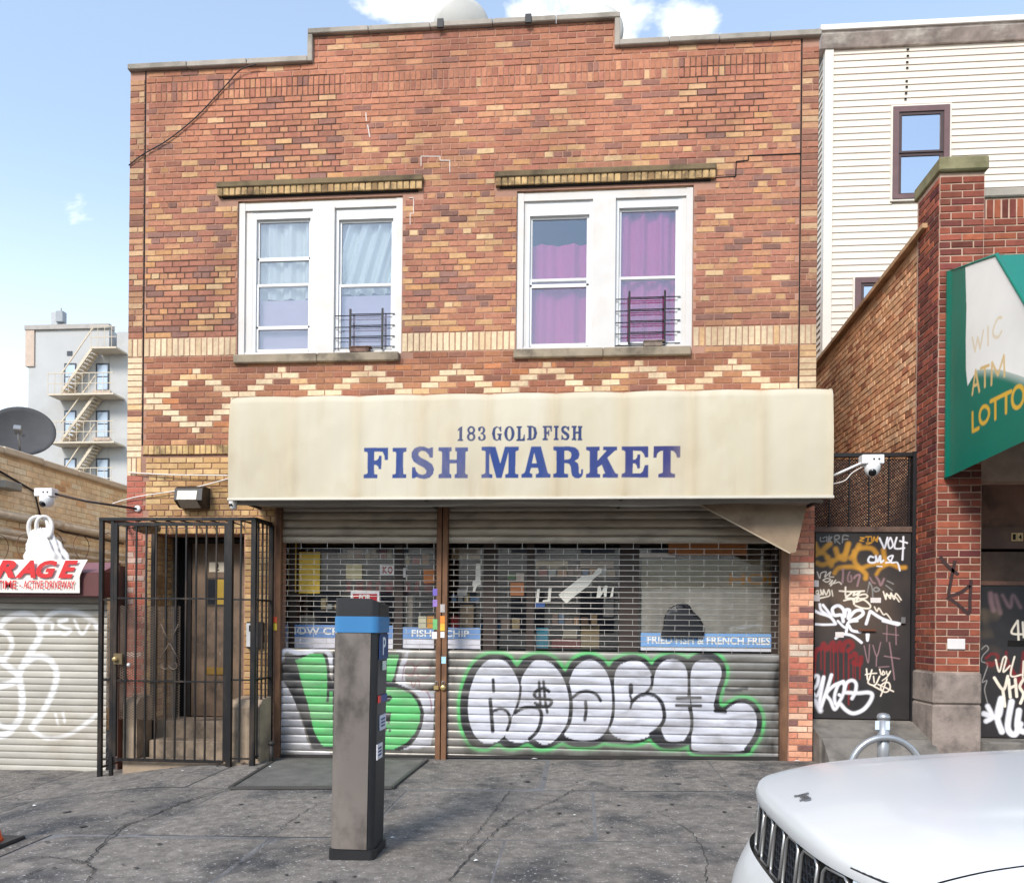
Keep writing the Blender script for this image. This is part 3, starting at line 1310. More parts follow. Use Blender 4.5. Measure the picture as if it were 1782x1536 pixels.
# ---- curtains and shades hanging inside the upstairs windows
def curtain(name, label, x0, x1, z0, z1, colf, y=.165, folds=5, amp=.025, group=None, slant=0.0, seed=1):
    nx, nz_ = 90, 40
    U, V = np.meshgrid(np.linspace(x0, x1, nx), np.linspace(z0, z1, nz_))
    r = np.random.RandomState(seed)
    ph = r.rand(4) * 6
    s = (U - x0) / (x1 - x0) + slant * (1 - (V - z0) / (z1 - z0)) * .25
    Yv = y + amp * (np.sin(s * folds * 6.28 + ph[0] + .5 * np.sin(s * 9 + ph[1])) + .4 * np.sin(s * folds * 15 + ph[2]))
    Cc = colf(U, V, s)
    o = grid_obj(name, np.stack([U, Yv, V], -1), Cc, m_curt)
    tag(o, label, 'curtain', group)
    return o


m_curt = mat('curtain_cloth', attr=True, rough=.95, var=.04, vscale=5)


def cfix(rgb):
    c = np.array(lin(*rgb))
    return lambda U, V, s: np.concatenate([np.broadcast_to(c, U.shape + (3,)), np.ones(U.shape + (1,))], -1)


def cbox(u, e=.07):
    return u[0] - e, u[1] + e


curtain('curtain', 'pale sage curtain in the far left upstairs window', *cbox(uL1), 5.18, 6.12, cfix((246, 246, 230)), folds=4, amp=.03, seed=3)
curtain('curtain', 'pale sage curtain gathered to one side in the left-hand window beside the mullion', *cbox(uL2), 5.22, 6.12, cfix((242, 246, 234)), folds=5, amp=.035, slant=1.2, seed=5)
curtain('curtain', 'flat lilac curtain behind the lower sash of the far left upstairs window', *cbox(uL1), 4.45, 5.17, cfix((232, 208, 216)), y=.15, folds=1, amp=.004, seed=6)
curtain('curtain', 'flat lilac curtain behind the low guard of the left-hand pair of windows', *cbox(uL2), 4.45, 5.20, cfix((228, 210, 222)), y=.15, folds=1, amp=.004, seed=7)
curtain('curtain', 'magenta curtain hanging below a gap in the third upstairs window', *cbox(uR1), 4.45, 5.72, cfix((236, 92, 160)), folds=3, amp=.025, seed=8)
curtain('curtain', 'magenta curtain filling the rightmost upstairs window behind the tall guard', *cbox(uR2), 4.45, 6.12, cfix((236, 96, 160)), folds=4, amp=.03, seed=9)

# ---- window guards
m_guard = mat('guard_black', (28, 24, 26), rough=.5, metal=.3, var=.1)


def guard(label, x0, x1, p0, p1, ztop, zs_, dz):
    g = thing('window_guard', label, 'window guard', ((x0 + x1) / 2, .0, 4.5), 'window guards')
    for xp in (p0, p1):
        q = MB()
        q.bar((xp, .012, 4.54), (xp, .012, ztop), .022, .016)
        q.obj('post', m_guard, g)
    for i, zz in enumerate(zs_):
        q = MB()
        q.tube([(x0, .026, zz), (p1 + .01, .026, zz + dz * .5)], .0055, 6)
        q.obj('bar', m_guard, g)
        q = MB()
        q.tube([(p0 - .01, .038, zz + .020), (x1, .038, zz + .02 + dz * .5)], .0055, 6)
        q.obj('bar', m_guard, g)


guard('low black window guard with two short posts in the left-hand pair of windows', uL2[0] + .015, uL2[1] - .01, at(609, 570, 0)[0], at(665, 570, 0)[0], at(610, 537, 0)[1], [at(640, y, 0)[1] for y in (547, 567, 586, 604)], -.006)
guard('tall black window guard in the rightmost upstairs window', uR2[0] + .01, uR2[1] - .01, at(1095, 560, 0)[0], at(1157, 560, 0)[0], at(1095, 506, 0)[1], [at(1125, y, 0)[1] for y in (518, 539, 559, 579, 599)], .0)
# small blocks left on the sills
for lab, px, col, wd in (('scorched timber block under the low window guard', 626, (120, 92, 80), .11), ('grey timber block under the tall window guard', 1136, (128, 112, 100), .10)):
    xb = at(px, 610, -.02)[0]
    q = MB()
    q.bevbox(xb, -.005, 4.523, wd, .04, .026, .006)
    q.bevbox(xb + .01, -.01, 4.556, wd * 1.12, .045, .006, .002)
    tag(q.obj('wooden_block', mat('block_%d' % px, col, rough=.9, var=.4, vscale=20, dirt=(40, 30, 26), dirt_amt=.9, dirt_scale=12)), lab, 'block')

# ---- repair scars and wires on the face
m_white_mortar = mat('repointing', (214, 200, 190), rough=.95, var=.15)
def scar(pts, wdt, name='repointed_joint', material=None):
    q = MB()
    P = [at(*p) for p in pts]
    for (a, b) in zip(P[:-1], P[1:]):
        q.bar((a[0], -.007, a[1]), (b[0], -.007, b[1]), wdt, .006)
    return q.obj(name, material or m_white_mortar, bld)


scar([(733, 290), (733, 273), (766, 273), (766, 280), (783, 280), (783, 301)], .009)
scar([(712, 345), (720, 345), (720, 372), (714, 372), (714, 392)], .008)
scar([(1246, 310), (1280, 308), (1281, 282), (1302, 280), (1302, 272), (1392, 268)], .012, 'open_joint', m_dark)
for pts in ([(637, 197), (638, 212)], [(640, 218), (644, 240)]):
    scar(pts, .012, 'scrape', m_white_mortar)

m_cable = mat('black_cable', (44, 30, 30), rough=.6, var=.1)
m_wcable = mat('white_cable', (224, 214, 204), rough=.5, var=.06)


def cable(name, label, pts, r, material, sag=0):
    q = MB()
    P = [Vector(p) for p in pts]
    C_ = catmull(np.array([tuple(p) for p in P]), n=10) if len(P) > 2 else np.array([tuple(p) for p in P])
    q.tube([tuple(p) for p in C_], r, 6)
    return tag(q.obj(name, material), label, 'cable')


def f3(px, py, Y):
    a = at(px, py, Y)
    return (a[0], Y, a[1])


cable('cable', 'thin dark cable slanting down the upper left brickwork from the parapet', [f3(446, 112, -.06), f3(418, 122, -.05), f3(390, 152, -.025), f3(340, 205, -.025), f3(290, 245, -.025), f3(250, 268, -.025), f3(224, 288, -.02)], .007, m_cable)
cable('cable', 'upper white cable strung level above the entrance', [f3(224, 822, -.03), f3(300, 826, -.05), f3(399, 827, -.08)], .008, m_wcable)
cable('cable', 'lower white cable rising across the tan brick to the awning', [f3(196, 876, -.02), f3(240, 864, -.04), f3(330, 850, -.05), f3(400, 832, -.09)], .007, m_wcable)
# dishes on the roof
m_dish = mat('dish_grey', (196, 194, 188), rough=.5, var=.06)
m_bracket = mat('galvanised', (150, 150, 150), rough=.4, metal=.7, var=.1)


def dish(label, c, rad, facing, material, group, arm=True):
    t = thing('satellite_dish', label, 'satellite dish', (c[0], c[1], c[2] - rad), group)
    fz = Vector(facing).normalized()
    qv = fz.to_track_quat('Z', 'Y').to_matrix().to_4x4()
    M = Matrix.Translation(c) @ qv
    q = MB()
    v, f = [], []
    n, k = 40, 9
    for i in range(k):
        rr = rad * i / (k - 1)
        for j in range(n):
            a = 2 * math.pi * j / n
            v.append(M @ Vector((rr * math.cos(a) * 1.06, rr * math.sin(a), .28 * rad * (rr / rad) ** 2 - .2 * rad)))
    for i in range(k - 1):
        for j in range(n):
            f.append((i * n + j, i * n + (j + 1) % n, (i + 1) * n + (j + 1) % n, (i + 1) * n + j))
    q.add(v, f, smooth=True)
    o = q.obj('reflector', material, t)
    md = o.modifiers.new('thick', 'SOLIDIFY')
    md.thickness = .012
    q = MB()
    q.tube([M @ Vector((0, 0, -.2 * rad)), M @ Vector((0, 0, -.45 * rad)), Vector(c) + Vector((0, .12, -rad * .9)), Vector((c[0], c[1] + .12, c[2] - rad - .25))], .022, 8)
    q.obj('mast', m_bracket, t)
    q = MB()
    q.tube([M @ Vector((0, -rad * .9, 0)), M @ Vector((0, -rad * .5, rad * .75))], .014, 6)
    q.bevbox(0, 0, 0, .05, .04, .07, .01, M=M @ Matrix.Translation((0, -rad * .45, rad * .8)))
    if arm:
        q.obj('feed_arm', m_bracket, t)
    return t


d1 = f3(804, 52, 1.1)
dish('pale grey satellite dish standing above the middle of the parapet', d1, .335, (-.25, .9, .5), m_dish, 'dishes on the shop roof')
d2 = f3(1040, 58, 1.1)
dish('smaller dish just showing over the right end of the raised parapet', d2, .30, (.2, .95, .35), m_dish, 'dishes on the shop roof')
for px in (768, 920):
    x, z = at(px, 42, 0)
    q = MB()
    q.bevbox(x, -.06, 8.10, .035, .012, .05, .004)
    q.obj('parapet_clip', mat('clip_black', (30, 30, 32), rough=.6), bld)
# ================================================================== cream shop awning
m_awn = mat('awning_vinyl', attr=True, rough=.62, var=.05, vscale=1.2, stretch=(1, 1, .25), dirt=(176, 156, 124), dirt_amt=.30, dirt_scale=1.1, dirt_stretch=(1.6, 1, .35), spec=.3)
m_awnframe = mat('awning_frame_metal', (206, 198, 182), rough=.5, metal=.3, var=.08)
m_soffit = mat('awning_soffit', (168, 160, 150), rough=.6, metal=.2, var=.18, vscale=2)
m_steel_dark = mat('dark_steel', (58, 54, 52), rough=.6, metal=.4, var=.2, vscale=6)
AX0, AX1, AYF = -3.662, 2.450, -.75
AZ0, AZ1 = 2.755, 3.84


def AW(px, py):
    return at(px, py, AYF)


cv = Canvas(AX0, AX1, AZ0 - .02, AZ1 + .02, .003)
BLUE = lin(12, 54, 122)
GA, GB = (620, 730), (900, 730)
K = 6.145
GLYPH = {
    'F': ([(80, 297), (340, 297), (338, 430), (303, 430), (300, 390), (280, 345), (250, 340), (190, 340), (190, 435), (215, 432), (235, 410), (240, 383), (268, 383), (265, 528), (238, 528), (232, 500), (215, 485), (190, 482), (190, 575), (200, 583), (226, 585), (226, 625), (78, 625), (78, 585), (108, 580), (118, 570), (118, 350), (108, 343), (80, 340)], [], GA),
    'I': ([(387, 297), (538, 297), (535, 340), (510, 345), (500, 355), (500, 570), (510, 582), (535, 585), (532, 625), (382, 625), (384, 585), (410, 582), (420, 570), (425, 355), (415, 343), (387, 340)], [], GA),
    'S': ([(795, 297), (823, 297), (820, 405), (785, 405), (770, 370), (740, 340), (700, 333), (668, 350), (665, 380), (690, 405), (760, 440), (810, 475), (832, 525), (822, 580), (785, 620), (730, 635), (680, 628), (640, 612), (622, 625), (592, 625), (595, 508), (628, 508), (640, 550), (670, 580), (710, 590), (745, 575), (750, 545), (725, 515), (660, 480), (610, 445), (588, 395), (592, 345), (620, 305), (670, 285), (725, 288), (765, 305), (780, 308)], [], GA),
    'H': ([(880, 297), (1022, 297), (1022, 338), (1000, 343), (998, 428), (1075, 428), (1077, 345), (1060, 338), (1058, 297), (1195, 297), (1195, 338), (1170, 345), (1165, 570), (1175, 582), (1193, 585), (1193, 625), (1052, 625), (1052, 585), (1072, 580), (1075, 570), (1075, 470), (1000, 470), (998, 570), (1003, 580), (1018, 585), (1018, 625), (880, 625), (880, 585), (905, 580), (915, 570), (918, 350), (905, 340), (880, 338)], [], GA),
    'M': ([(1340, 290), (1490, 290), (1540, 470), (1590, 290), (1740, 290), (1738, 330), (1712, 335), (1704, 345), (1700, 570), (1710, 580), (1733, 583), (1733, 623), (1592, 623), (1592, 585), (1615, 580), (1625, 570), (1627, 350), (1555, 623), (1497, 623), (1425, 350), (1422, 570), (1430, 582), (1455, 585), (1455, 623), (1338, 623), (1338, 583), (1365, 580), (1380, 570), (1384, 345), (1372, 335), (1342, 330)], [], GA),
    'A': ([(150, 288), (255, 288), (325, 560), (335, 575), (357, 580), (357, 620), (200, 620), (200, 580), (225, 575), (232, 560), (220, 515), (150, 515), (135, 560), (140, 572), (163, 580), (163, 620), (45, 620), (45, 580), (70, 575), (85, 555)], [[(182, 355), (210, 468), (158, 468)]], GB),
    'R': ([(387, 288), (560, 285), (620, 295), (655, 325), (668, 370), (655, 415), (615, 440), (650, 465), (660, 510), (660, 560), (668, 580), (682, 575), (683, 530), (706, 530), (703, 580), (690, 612), (655, 628), (615, 622), (588, 600), (578, 560), (572, 500), (555, 470), (505, 465), (503, 570), (515, 578), (545, 580), (545, 620), (385, 620), (385, 580), (410, 575), (420, 565), (420, 340), (410, 332), (387, 328)], [[(505, 332), (545, 332), (575, 350), (580, 380), (570, 412), (545, 425), (505, 427)]], GB),
    'K': ([(738, 288), (883, 285), (883, 325), (862, 332), (860, 435), (955, 330), (945, 325), (920, 325), (920, 285), (1070, 285), (1070, 325), (1045, 330), (965, 405), (1045, 560), (1058, 575), (1080, 578), (1080, 620), (915, 620), (915, 580), (940, 572), (905, 480), (860, 510), (860, 570), (868, 578), (887, 580), (887, 620), (735, 620), (737, 580), (762, 575), (775, 560), (775, 340), (762, 328), (738, 325)], [], GB),
    'E': ([(1118, 285), (1403, 283), (1403, 403), (1368, 403), (1355, 365), (1330, 335), (1240, 328), (1240, 425), (1265, 422), (1282, 400), (1287, 370), (1317, 370), (1313, 520), (1285, 520), (1280, 490), (1265, 470), (1238, 465), (1235, 575), (1320, 572), (1345, 550), (1365, 485), (1403, 482), (1403, 618), (1115, 618), (1117, 578), (1140, 572), (1155, 560), (1157, 340), (1140, 328), (1120, 325)], [], GB),
    'T': ([(1462, 280), (1747, 280), (1745, 403), (1710, 403), (1700, 365), (1675, 335), (1645, 328), (1643, 560), (1655, 572), (1690, 577), (1690, 618), (1510, 618), (1510, 577), (1545, 572), (1557, 560), (1560, 330), (1530, 335), (1500, 360), (1490, 405), (1457, 405)], [], GB),
}
for i, ch in enumerate('FISHMARKET'):
    poly, hl, g = GLYPH[ch]
    tr = lambda p: AW(g[0] + p[0] / K, g[1] + p[1] / K)
    t = min(1, max(0, (i - 5) / 4))
    c = tuple(a * (1 - t) + b * t for a, b in zip(BLUE, lin(34, 40, 104)))  # reflection on the last letters painted in as a shift to dark purple
    cv.poly([tr(p) for p in poly], c, .97, [[tr(p) for p in hh] for hh in hl])


def ell(cx, cy, rx, ry, n=28):
    return [(cx + rx * math.cos(2 * math.pi * k / n), cy + ry * math.sin(2 * math.pi * k / n)) for k in range(n)]


def small(ch, x0, x1, y0, y1, c=lin(18, 44, 96)):
    """slab-serif glyph into a photo box (smaller upper line)"""
    w_, h_ = x1 - x0, y1 - y0
    def T(p):
        return AW(x0 + p[0] * w_, y0 + p[1] * h_)
    def U(poly, hl=()):
        cv.poly([T(p) for p in poly], c, .97, [[T(p) for p in hh] for hh in hl])
    if ch in 'FISH':
        poly, hl, g = GLYPH[ch]
        a = np.array(poly, float)
        mn, mxx = a.min(0), a.max(0)
        U([((p[0] - mn[0]) / (mxx[0] - mn[0]), (p[1] - mn[1]) / (mxx[1] - mn[1])) for p in poly])
    elif ch == '1':
        U([(.35, .08), (.82, .0), (.82, .86), (1, .90), (1, 1), (0, 1), (0, .9), (.28, .86), (.28, .28), (0, .34), (0, .22)])
    elif ch == '8':
        U(ell(.5, .26, .46, .27), [ell(.5, .26, .20, .15)])
        U(ell(.5, .72, .5, .29), [ell(.5, .72, .22, .17)])
    elif ch == '3':
        U([(.02, .28), (.06, .08), (.4, 0), (.75, .05), (.93, .24), (.85, .42), (.68, .49), (.9, .58), (1, .74), (.9, .92), (.5, 1), (.12, .94), (0, .76), (.15, .66), (.32, .72), (.34, .86), (.5, .9), (.66, .82), (.68, .68), (.58, .56), (.34, .53), (.34, .44), (.52, .42), (.62, .28), (.58, .14), (.46, .1), (.36, .16), (.34, .28), (.2, .36)])
    elif ch == 'G':
        U([(.95, .02), (.95, .36), (.82, .36), (.72, .16), (.55, .08), (.38, .16), (.32, .5), (.38, .84), (.52, .92), (.64, .86), (.66, .62), (.52, .58), (.52, .5), (1, .5), (1, .58), (.94, .62), (.94, .98), (.84, .98), (.76, .92), (.5, 1.01), (.16, .9), (0, .5), (.14, .12), (.48, -.01), (.74, .08), (.84, .02)])
    elif ch == 'O':
        U(ell(.5, .5, .5, .51), [ell(.5, .5, .2, .41)])
    elif ch == 'L':
        U([(0, 0), (.66, 0), (.66, .1), (.5, .13), (.5, .87), (.68, .86), (.8, .78), (.86, .58), (1, .58), (1, 1), (0, 1), (0, .9), (.16, .87), (.16, .13), (0, .1)])
    elif ch == 'D':
        U([(0, 0), (.5, 0), (.85, .12), (1, .5), (.85, .88), (.5, 1), (0, 1), (0, .9), (.14, .87), (.14, .13), (0, .1)], [[(.45, .1), (.6, .18), (.68, .5), (.6, .82), (.45, .9)]])


for ch, x0, x1, g in (('1', 1085, 1143, GA), ('8', 1183, 1275, GA), ('3', 1300, 1387, GA), ('G', 1450, 1557, GA), ('O', 1582, 1693, GA), ('L', 1713, 1804, GA),
                      ('D', 105, 215, GB), ('F', 272, 372, GB), ('I', 390, 445, GB), ('S', 470, 560, GB), ('H', 583, 698, GB)):
    small(ch, g[0] + x0 / K, g[0] + x1 / K, 730 + (70 if g is GA else 64) / K, 730 + (229 if g is GA else 221) / K)

awn = thing('shop_awning', 'long cream vinyl awning lettered in blue over the fish market shutters', 'awning', ((AX0 + AX1) / 2, 0, AZ0))
nu, nv = 1020, 176
# profile: upright face rolling back over the top to the wall
prof = []
Hf = AZ1 - AZ0
for k in range(150):
    t = k / 149 * (Hf - .10)
    prof.append((AYF + .035 * (t / Hf) ** 3, AZ0 + t))
yy0, zz0 = prof[-1]
for k in range(1, 15):
    a = k / 14 * math.pi / 2
    prof.append((yy0 + .10 * (1 - math.cos(a)), zz0 + .10 * math.sin(a)))
for k in range(1, 13):
    t = k / 12
    prof.append((yy0 + .10 + t * (0.0 - yy0 - .10 - .012), zz0 + .10 + .10 * t))
prof = np.array(prof)
us = np.linspace(AX0, AX1, nu)
U = np.broadcast_to(us, (len(prof), nu))
Yp = np.broadcast_to(prof[:, :1], U.shape).copy()
Zp = np.broadcast_to(prof[:, 1:], U.shape).copy()
hgt = (Zp - AZ0) / Hf
sc = np.abs(np.sin((us - AX0) / (AX1 - AX0) * math.pi * 9)) ** .6
Zp -= np.clip(hgt - .75, 0, 1)[...] * .055 * (1 - sc)[None] * (Yp < -.5)
Yp += .010 * np.sin(us * 2.1)[None] * np.sin(np.clip(hgt, 0, 1) * 3.14) + .014 * (1 - sc)[None] * np.clip(hgt, 0, 1) ** 4 * (Yp < -.3)
Yp += (fbm(U * 1.4, Zp * 1.1, 5) - .5) * .035 * (Yp < -.5) - .006 * np.exp(-(((us - AX0) / (AX1 - AX0) * 9 + .5) % 1 - .5) ** 2 / .004)[None] * (Yp < -.5)
colr, al = cv.sample(U, Zp)
front = (Yp < -.55) * 1.0
al = al * front
base = np.array(lin(202, 193, 172))
st = np.clip(fbm(U * 2.2, Zp * .35, 11, 4) * 1.9 - .62, 0, 1)
bc = base * (1 - .16 * st[..., None] * np.array([.55, .8, 1.25]))
drip = np.clip(fbm(U * 16, Zp * .25, 21, 3) - .62, 0, 1) * np.clip(.35 - hgt, 0, 1) * 1.5
bc = bc * (1 - drip[..., None] * np.array([.6, .9, 1.2]))
rib = np.exp(-(((us - AX0) / (AX1 - AX0) * 9 + .5) % 1 - .5) ** 2 / .012)[None] * (.5 + .8 * fbm(U * 1.1, Zp * 1.5, 33, 3)) * front
bc = bc * (1 - .10 * rib[..., None] * np.array([.5, .9, 1.5]))
blot = np.clip(fbm(U * 3.0, Zp * 2.2, 51, 5) * 2.4 - 1.35, 0, 1)
bc = bc * (1 - .16 * blot[..., None] * np.array([.6, .9, 1.3]))
Cc = np.concatenate([bc * (1 - al[..., None]) + colr, np.ones(al.shape + (1,))], -1) if False else np.concatenate([bc * (1 - al[..., None]) + colr * 1.0 * (al[..., None] > 0) * 1.0 * np.clip(al[..., None], 0, 1) / np.maximum(al[..., None], 1e-6) * 1.0, np.ones(al.shape + (1,))], -1)
grid_obj('canopy_fabric', np.stack([U, Yp, Zp], -1), Cc, m_awn, awn)
# closed ends
for sgn, xe in ((-1, AX0), (1, AX1)):
    q = MB()
    pr = [(y, z) for y, z in prof[::6]] + [(prof[-1][0], prof[-1][1])]
    q.prism(pr + [(-.01, AZ0 + .04)], xe - .002, xe + .002, 'X')
    q.obj('end_panel', mat('awning_end', (196, 188, 170), rough=.65, var=.08, vscale=2), awn)
q = MB()
q.bevbox((AX0 + AX1) / 2, AYF + .012, AZ0 - .008, (AX1 - AX0) / 2 + .012, .022, .014, .004)
q.obj('bottom_rail', m_awnframe, awn)
q = MB()
q.box(AX0 + .02, AX1 - .02, AYF + .10, -.02, AZ0 + .012, AZ0 + .024)
q.obj('soffit', m_soffit, awn)
for xx in (AX0 + .05, -1.6, .4, AX1 - .05):
    q = MB()
    q.bar((xx, AYF + .05, AZ0 - .004), (xx, -.03, AZ0 - .0), .03, .025, side=(0, 0, 1))
    q.obj('bracket', m_steel_dark, awn)
# sagging fascia lip seen under the front rail
U_, T_ = np.meshgrid(np.linspace(AX0 + .03, AX1 - .06, 120), np.linspace(0, 1, 6))
sag = .02 + .028 * np.abs(np.sin((U_ - AX0) * 1.05)) + .012 * np.sin(U_ * 3.1)
grid_obj('soffit_flap', np.stack([U_, AYF + .14 + 0 * U_ + .02 * np.sin(U_ * 2), AZ0 + .012 - T_ * (sag + .03)], -1), None, m_soffit, awn)

# loose brown board hanging under the right end of the awning
m_board = mat('hanging_board', (150, 128, 104), rough=.7, var=.22, vscale=3.5, dirt=(96, 74, 54), dirt_amt=.6, dirt_scale=3, bump=.2)
Yb = -.42
bp = [at(1206, 872, Yb), at(1404, 880, Yb), at(1386, 960, Yb - .03), at(1376, 962, Yb - .03)]
q = MB()
q.prism(bp, Yb, Yb + .016, 'Y')
hb = q.obj('hanging_board', m_board)
tag(hb, 'loose triangular brown board hanging under the right end of the cream awning', 'board')
q = MB()
a, b = bp[0], bp[3]
q.bar((a[0], Yb - .006, a[1]), (b[0], Yb - .006, b[1]), .014, .010)
q.obj('edge_strip', mat('board_edge', (176, 158, 134), rough=.6), hb)

# ================================================================== roll-down shutters
m_slat = mat('shutter_steel', attr=True, rough=.42, var=.12, vscale=3.5, stretch=(1, 1, 5), paint_metal=.55, dirt=(92, 86, 78), dirt_amt=.4, dirt_scale=2.2, dirt_stretch=(1, 1, 3))
m_rod = mat('grille_rod', (198, 192, 184), rough=.38, metal=.55, var=.12, vscale=4)
m_guide = mat('rusty_guide', (124, 88, 62), rough=.7, metal=.15, var=.25, vscale=5, dirt=(72, 46, 32), dirt_amt=.75, dirt_scale=4, dirt_stretch=(1, 1, .4))
SY = .045


def SP(px, py):
    return at(px, py, SY)


Z_G0, Z_G1 = at(800, 1131, SY)[1], at(800, 945, SY)[1]
XS = [(-3.375, -1.600), (-1.470, 2.142)]
PITCH = .0885

g_white, g_black, g_green = lin(208, 208, 216), lin(46, 45, 48), lin(92, 184, 106)
cvs = Canvas(-3.45, 2.25, -.15, Z_G0 + .05, .003)


def zz(o, k):
    return lambda pts: [SP(o[0] + x / k, o[1] + y / k) for x, y in pts]


A3 = zz((480, 1120), 5.94)
A4 = zz((780, 1120), 5.94)
A5 = zz((1060, 1120), 5.94)
# --- left piece: green letters, black shadow, white edge
cvs.poly(A3([(30, 370), (80, 380), (130, 470), (190, 580), (240, 720), (290, 860), (320, 980), (370, 1085), (560, 1110), (560, 1160), (300, 1150), (20, 1090)]), g_white, .55)
cvs.stroke(A3([(60, 90), (120, 60), (220, 90), (330, 85), (430, 55), (520, 70), (560, 120), (575, 220)]), .055, g_white, .006)
cvs.stroke(A3([(75, 100), (60, 150), (45, 200)]), .04, g_white, .008)
cvs.poly(A3([(95, 130), (200, 120), (330, 110), (480, 100), (530, 110), (550, 180), (560, 330), (640, 500), (640, 1090), (390, 1085), (350, 1000), (310, 880), (260, 740), (200, 600), (140, 470), (60, 360), (30, 330), (35, 210), (90, 190)]), g_black)
cvs.poly(A3([(200, 165), (270, 145), (350, 105), (480, 103), (510, 150), (528, 260), (535, 380), (540, 480), (640, 500), (640, 1062), (510, 1060), (470, 1035), (420, 950), (385, 860), (360, 740), (335, 620), (305, 530), (280, 440), (255, 350), (225, 220)]), g_green)
cvs.stroke(A3([(545, 400), (543, 500), (537, 590)]), .03, g_black, .006)
cvs.poly(A3([(1130, 60), (1240, 60), (1300, 85), (1360, 60), (1290, 200), (1240, 380), (1290, 430), (1420, 480), (1490, 560), (1530, 680), (1525, 800), (1480, 930), (1400, 1050), (1300, 1090), (1600, 1060), (1630, 900), (1640, 500), (1500, 480), (1350, 420), (1330, 300), (1380, 60)]), g_white, .75)
cvs.poly(A3([(590, 70), (1240, 75), (1315, 90), (1280, 200), (1245, 330), (1235, 400), (1330, 440), (1430, 510), (1500, 600), (1535, 720), (1510, 860), (1450, 980), (1370, 1060), (1280, 1100), (590, 1110)]), g_black)
cvs.poly(A3([(620, 105), (1278, 105), (1250, 210), (1225, 330), (1195, 395), (1130, 380), (620, 380)]), g_green)
cvs.poly(A3([(620, 455), (1200, 445), (1300, 465), (1400, 520), (1460, 600), (1495, 700), (1490, 800), (1440, 920), (1350, 1020), (1220, 1085), (620, 1090)]), g_green)
cvs.poly(A3([(1120, 525), (1190, 530), (1205, 560), (1170, 600), (1115, 610)]), g_black)
cvs.poly(A3([(1120, 705), (1195, 705), (1175, 835), (1140, 800)]), g_black)
cvs.poly(A3(ell(1180, 893, 14, 16)), g_black)
cvs.poly(A3(ell(1135, 885, 16, 18)), g_black)
for pts in ([(1310, 370), (1330, 230), (1380, 195), (1430, 230), (1420, 320), (1330, 300)], [(1410, 330), (1460, 230), (1540, 190), (1600, 240), (1580, 330), (1500, 350), (1460, 300)], [(1400, 380), (1420, 450), (1470, 360), (1490, 450)], [(1500, 480), (1560, 490), (1600, 580), (1610, 680)]):
    cvs.stroke(A3(pts), .013, lin(128, 66, 78), .006, .8)
# --- right piece: rounded white letters, black outline, green halo
outline = A4([(230, 1010), (160, 860), (140, 700), (150, 520), (210, 330), (290, 200), (400, 130), (520, 120), (620, 150), (710, 255), (790, 170), (900, 125), (1010, 130), (1110, 190), (1210, 300), (1290, 190), (1400, 130), (1500, 130), (1590, 180), (1660, 250), (1720, 190)]) + \
    A5([(90, 170), (170, 135), (260, 125), (360, 160), (440, 230), (500, 170), (580, 130), (680, 120), (770, 150), (820, 170), (900, 120), (1010, 100), (1110, 130), (1180, 220), (1190, 330), (1150, 460), (1120, 560), (1130, 640), (1180, 665), (1260, 620), (1340, 580), (1430, 585), (1510, 640), (1560, 740), (1560, 850), (1530, 960), (1460, 1060), (1380, 1120), (900, 1120), (830, 1030), (720, 1060), (560, 1060), (480, 1010), (420, 960), (330, 1000), (220, 1020), (40, 1010)]) + \
    A4([(1600, 1000), (1500, 1040), (1300, 1045), (1180, 1000), (1060, 1050), (930, 1060), (820, 1010), (700, 1055), (600, 1055), (520, 1010), (400, 1060), (290, 1050)])
cvs.stroke(outline, .15, g_green, .05, .22, closed=True)
cvs.stroke(outline, .105, g_green, .014, closed=True)
cvs.poly(catmull(np.array(outline), True, 4), g_black)
cvs.stroke(outline, .035, g_black, .009, closed=True)
for pts in ([(420, 165), (560, 165), (640, 230), (700, 330), (735, 430), (745, 560), (710, 660), (650, 760), (640, 850), (590, 940), (500, 1010), (380, 1025), (290, 960), (230, 840), (205, 690), (215, 530), (250, 400), (310, 270)],
            [(880, 180), (970, 165), (1060, 200), (1140, 280), (1200, 380), (1240, 520), (1250, 650), (1230, 800), (1180, 900), (1080, 1010), (980, 1035), (890, 990), (800, 1010), (680, 1010), (590, 960), (640, 850), (660, 760), (700, 690), (740, 560), (750, 440), (770, 330)],
            [(1390, 180), (1480, 160), (1570, 210), (1640, 300), (1680, 420), (1695, 560), (1690, 700), (1650, 860), (1560, 970), (1420, 1000), (1290, 985), (1200, 930), (1250, 800), (1275, 650), (1265, 500), (1245, 420), (1270, 330), (1310, 250)]):
    cvs.poly(A4(pts), g_white, smooth=True)
for pts in ([(140, 200), (250, 170), (340, 190), (410, 260), (445, 350), (430, 460), (500, 530), (555, 640), (555, 760), (500, 860), (420, 945), (300, 990), (150, 990), (30, 930), (0, 870), (50, 760), (60, 600), (50, 420), (60, 310), (90, 240)],
            [(560, 180), (660, 155), (750, 190), (800, 270), (820, 400), (840, 640), (870, 780), (850, 900), (800, 980), (700, 1010), (600, 1000), (555, 930), (540, 870), (575, 780), (575, 640), (530, 560), (450, 500), (460, 380), (490, 260)],
            [(900, 185), (1000, 160), (1090, 180), (1150, 240), (1160, 330), (1120, 450), (1095, 560), (1080, 640), (1110, 690), (1190, 690), (1260, 640), (1340, 605), (1430, 620), (1500, 690), (1525, 780), (1515, 880), (1470, 980), (1400, 1070), (1340, 1105), (900, 1105), (850, 1010), (860, 880), (870, 760), (850, 600), (840, 400), (850, 270)]):
    cvs.poly(A5(pts), g_white, smooth=True)
bk = .022
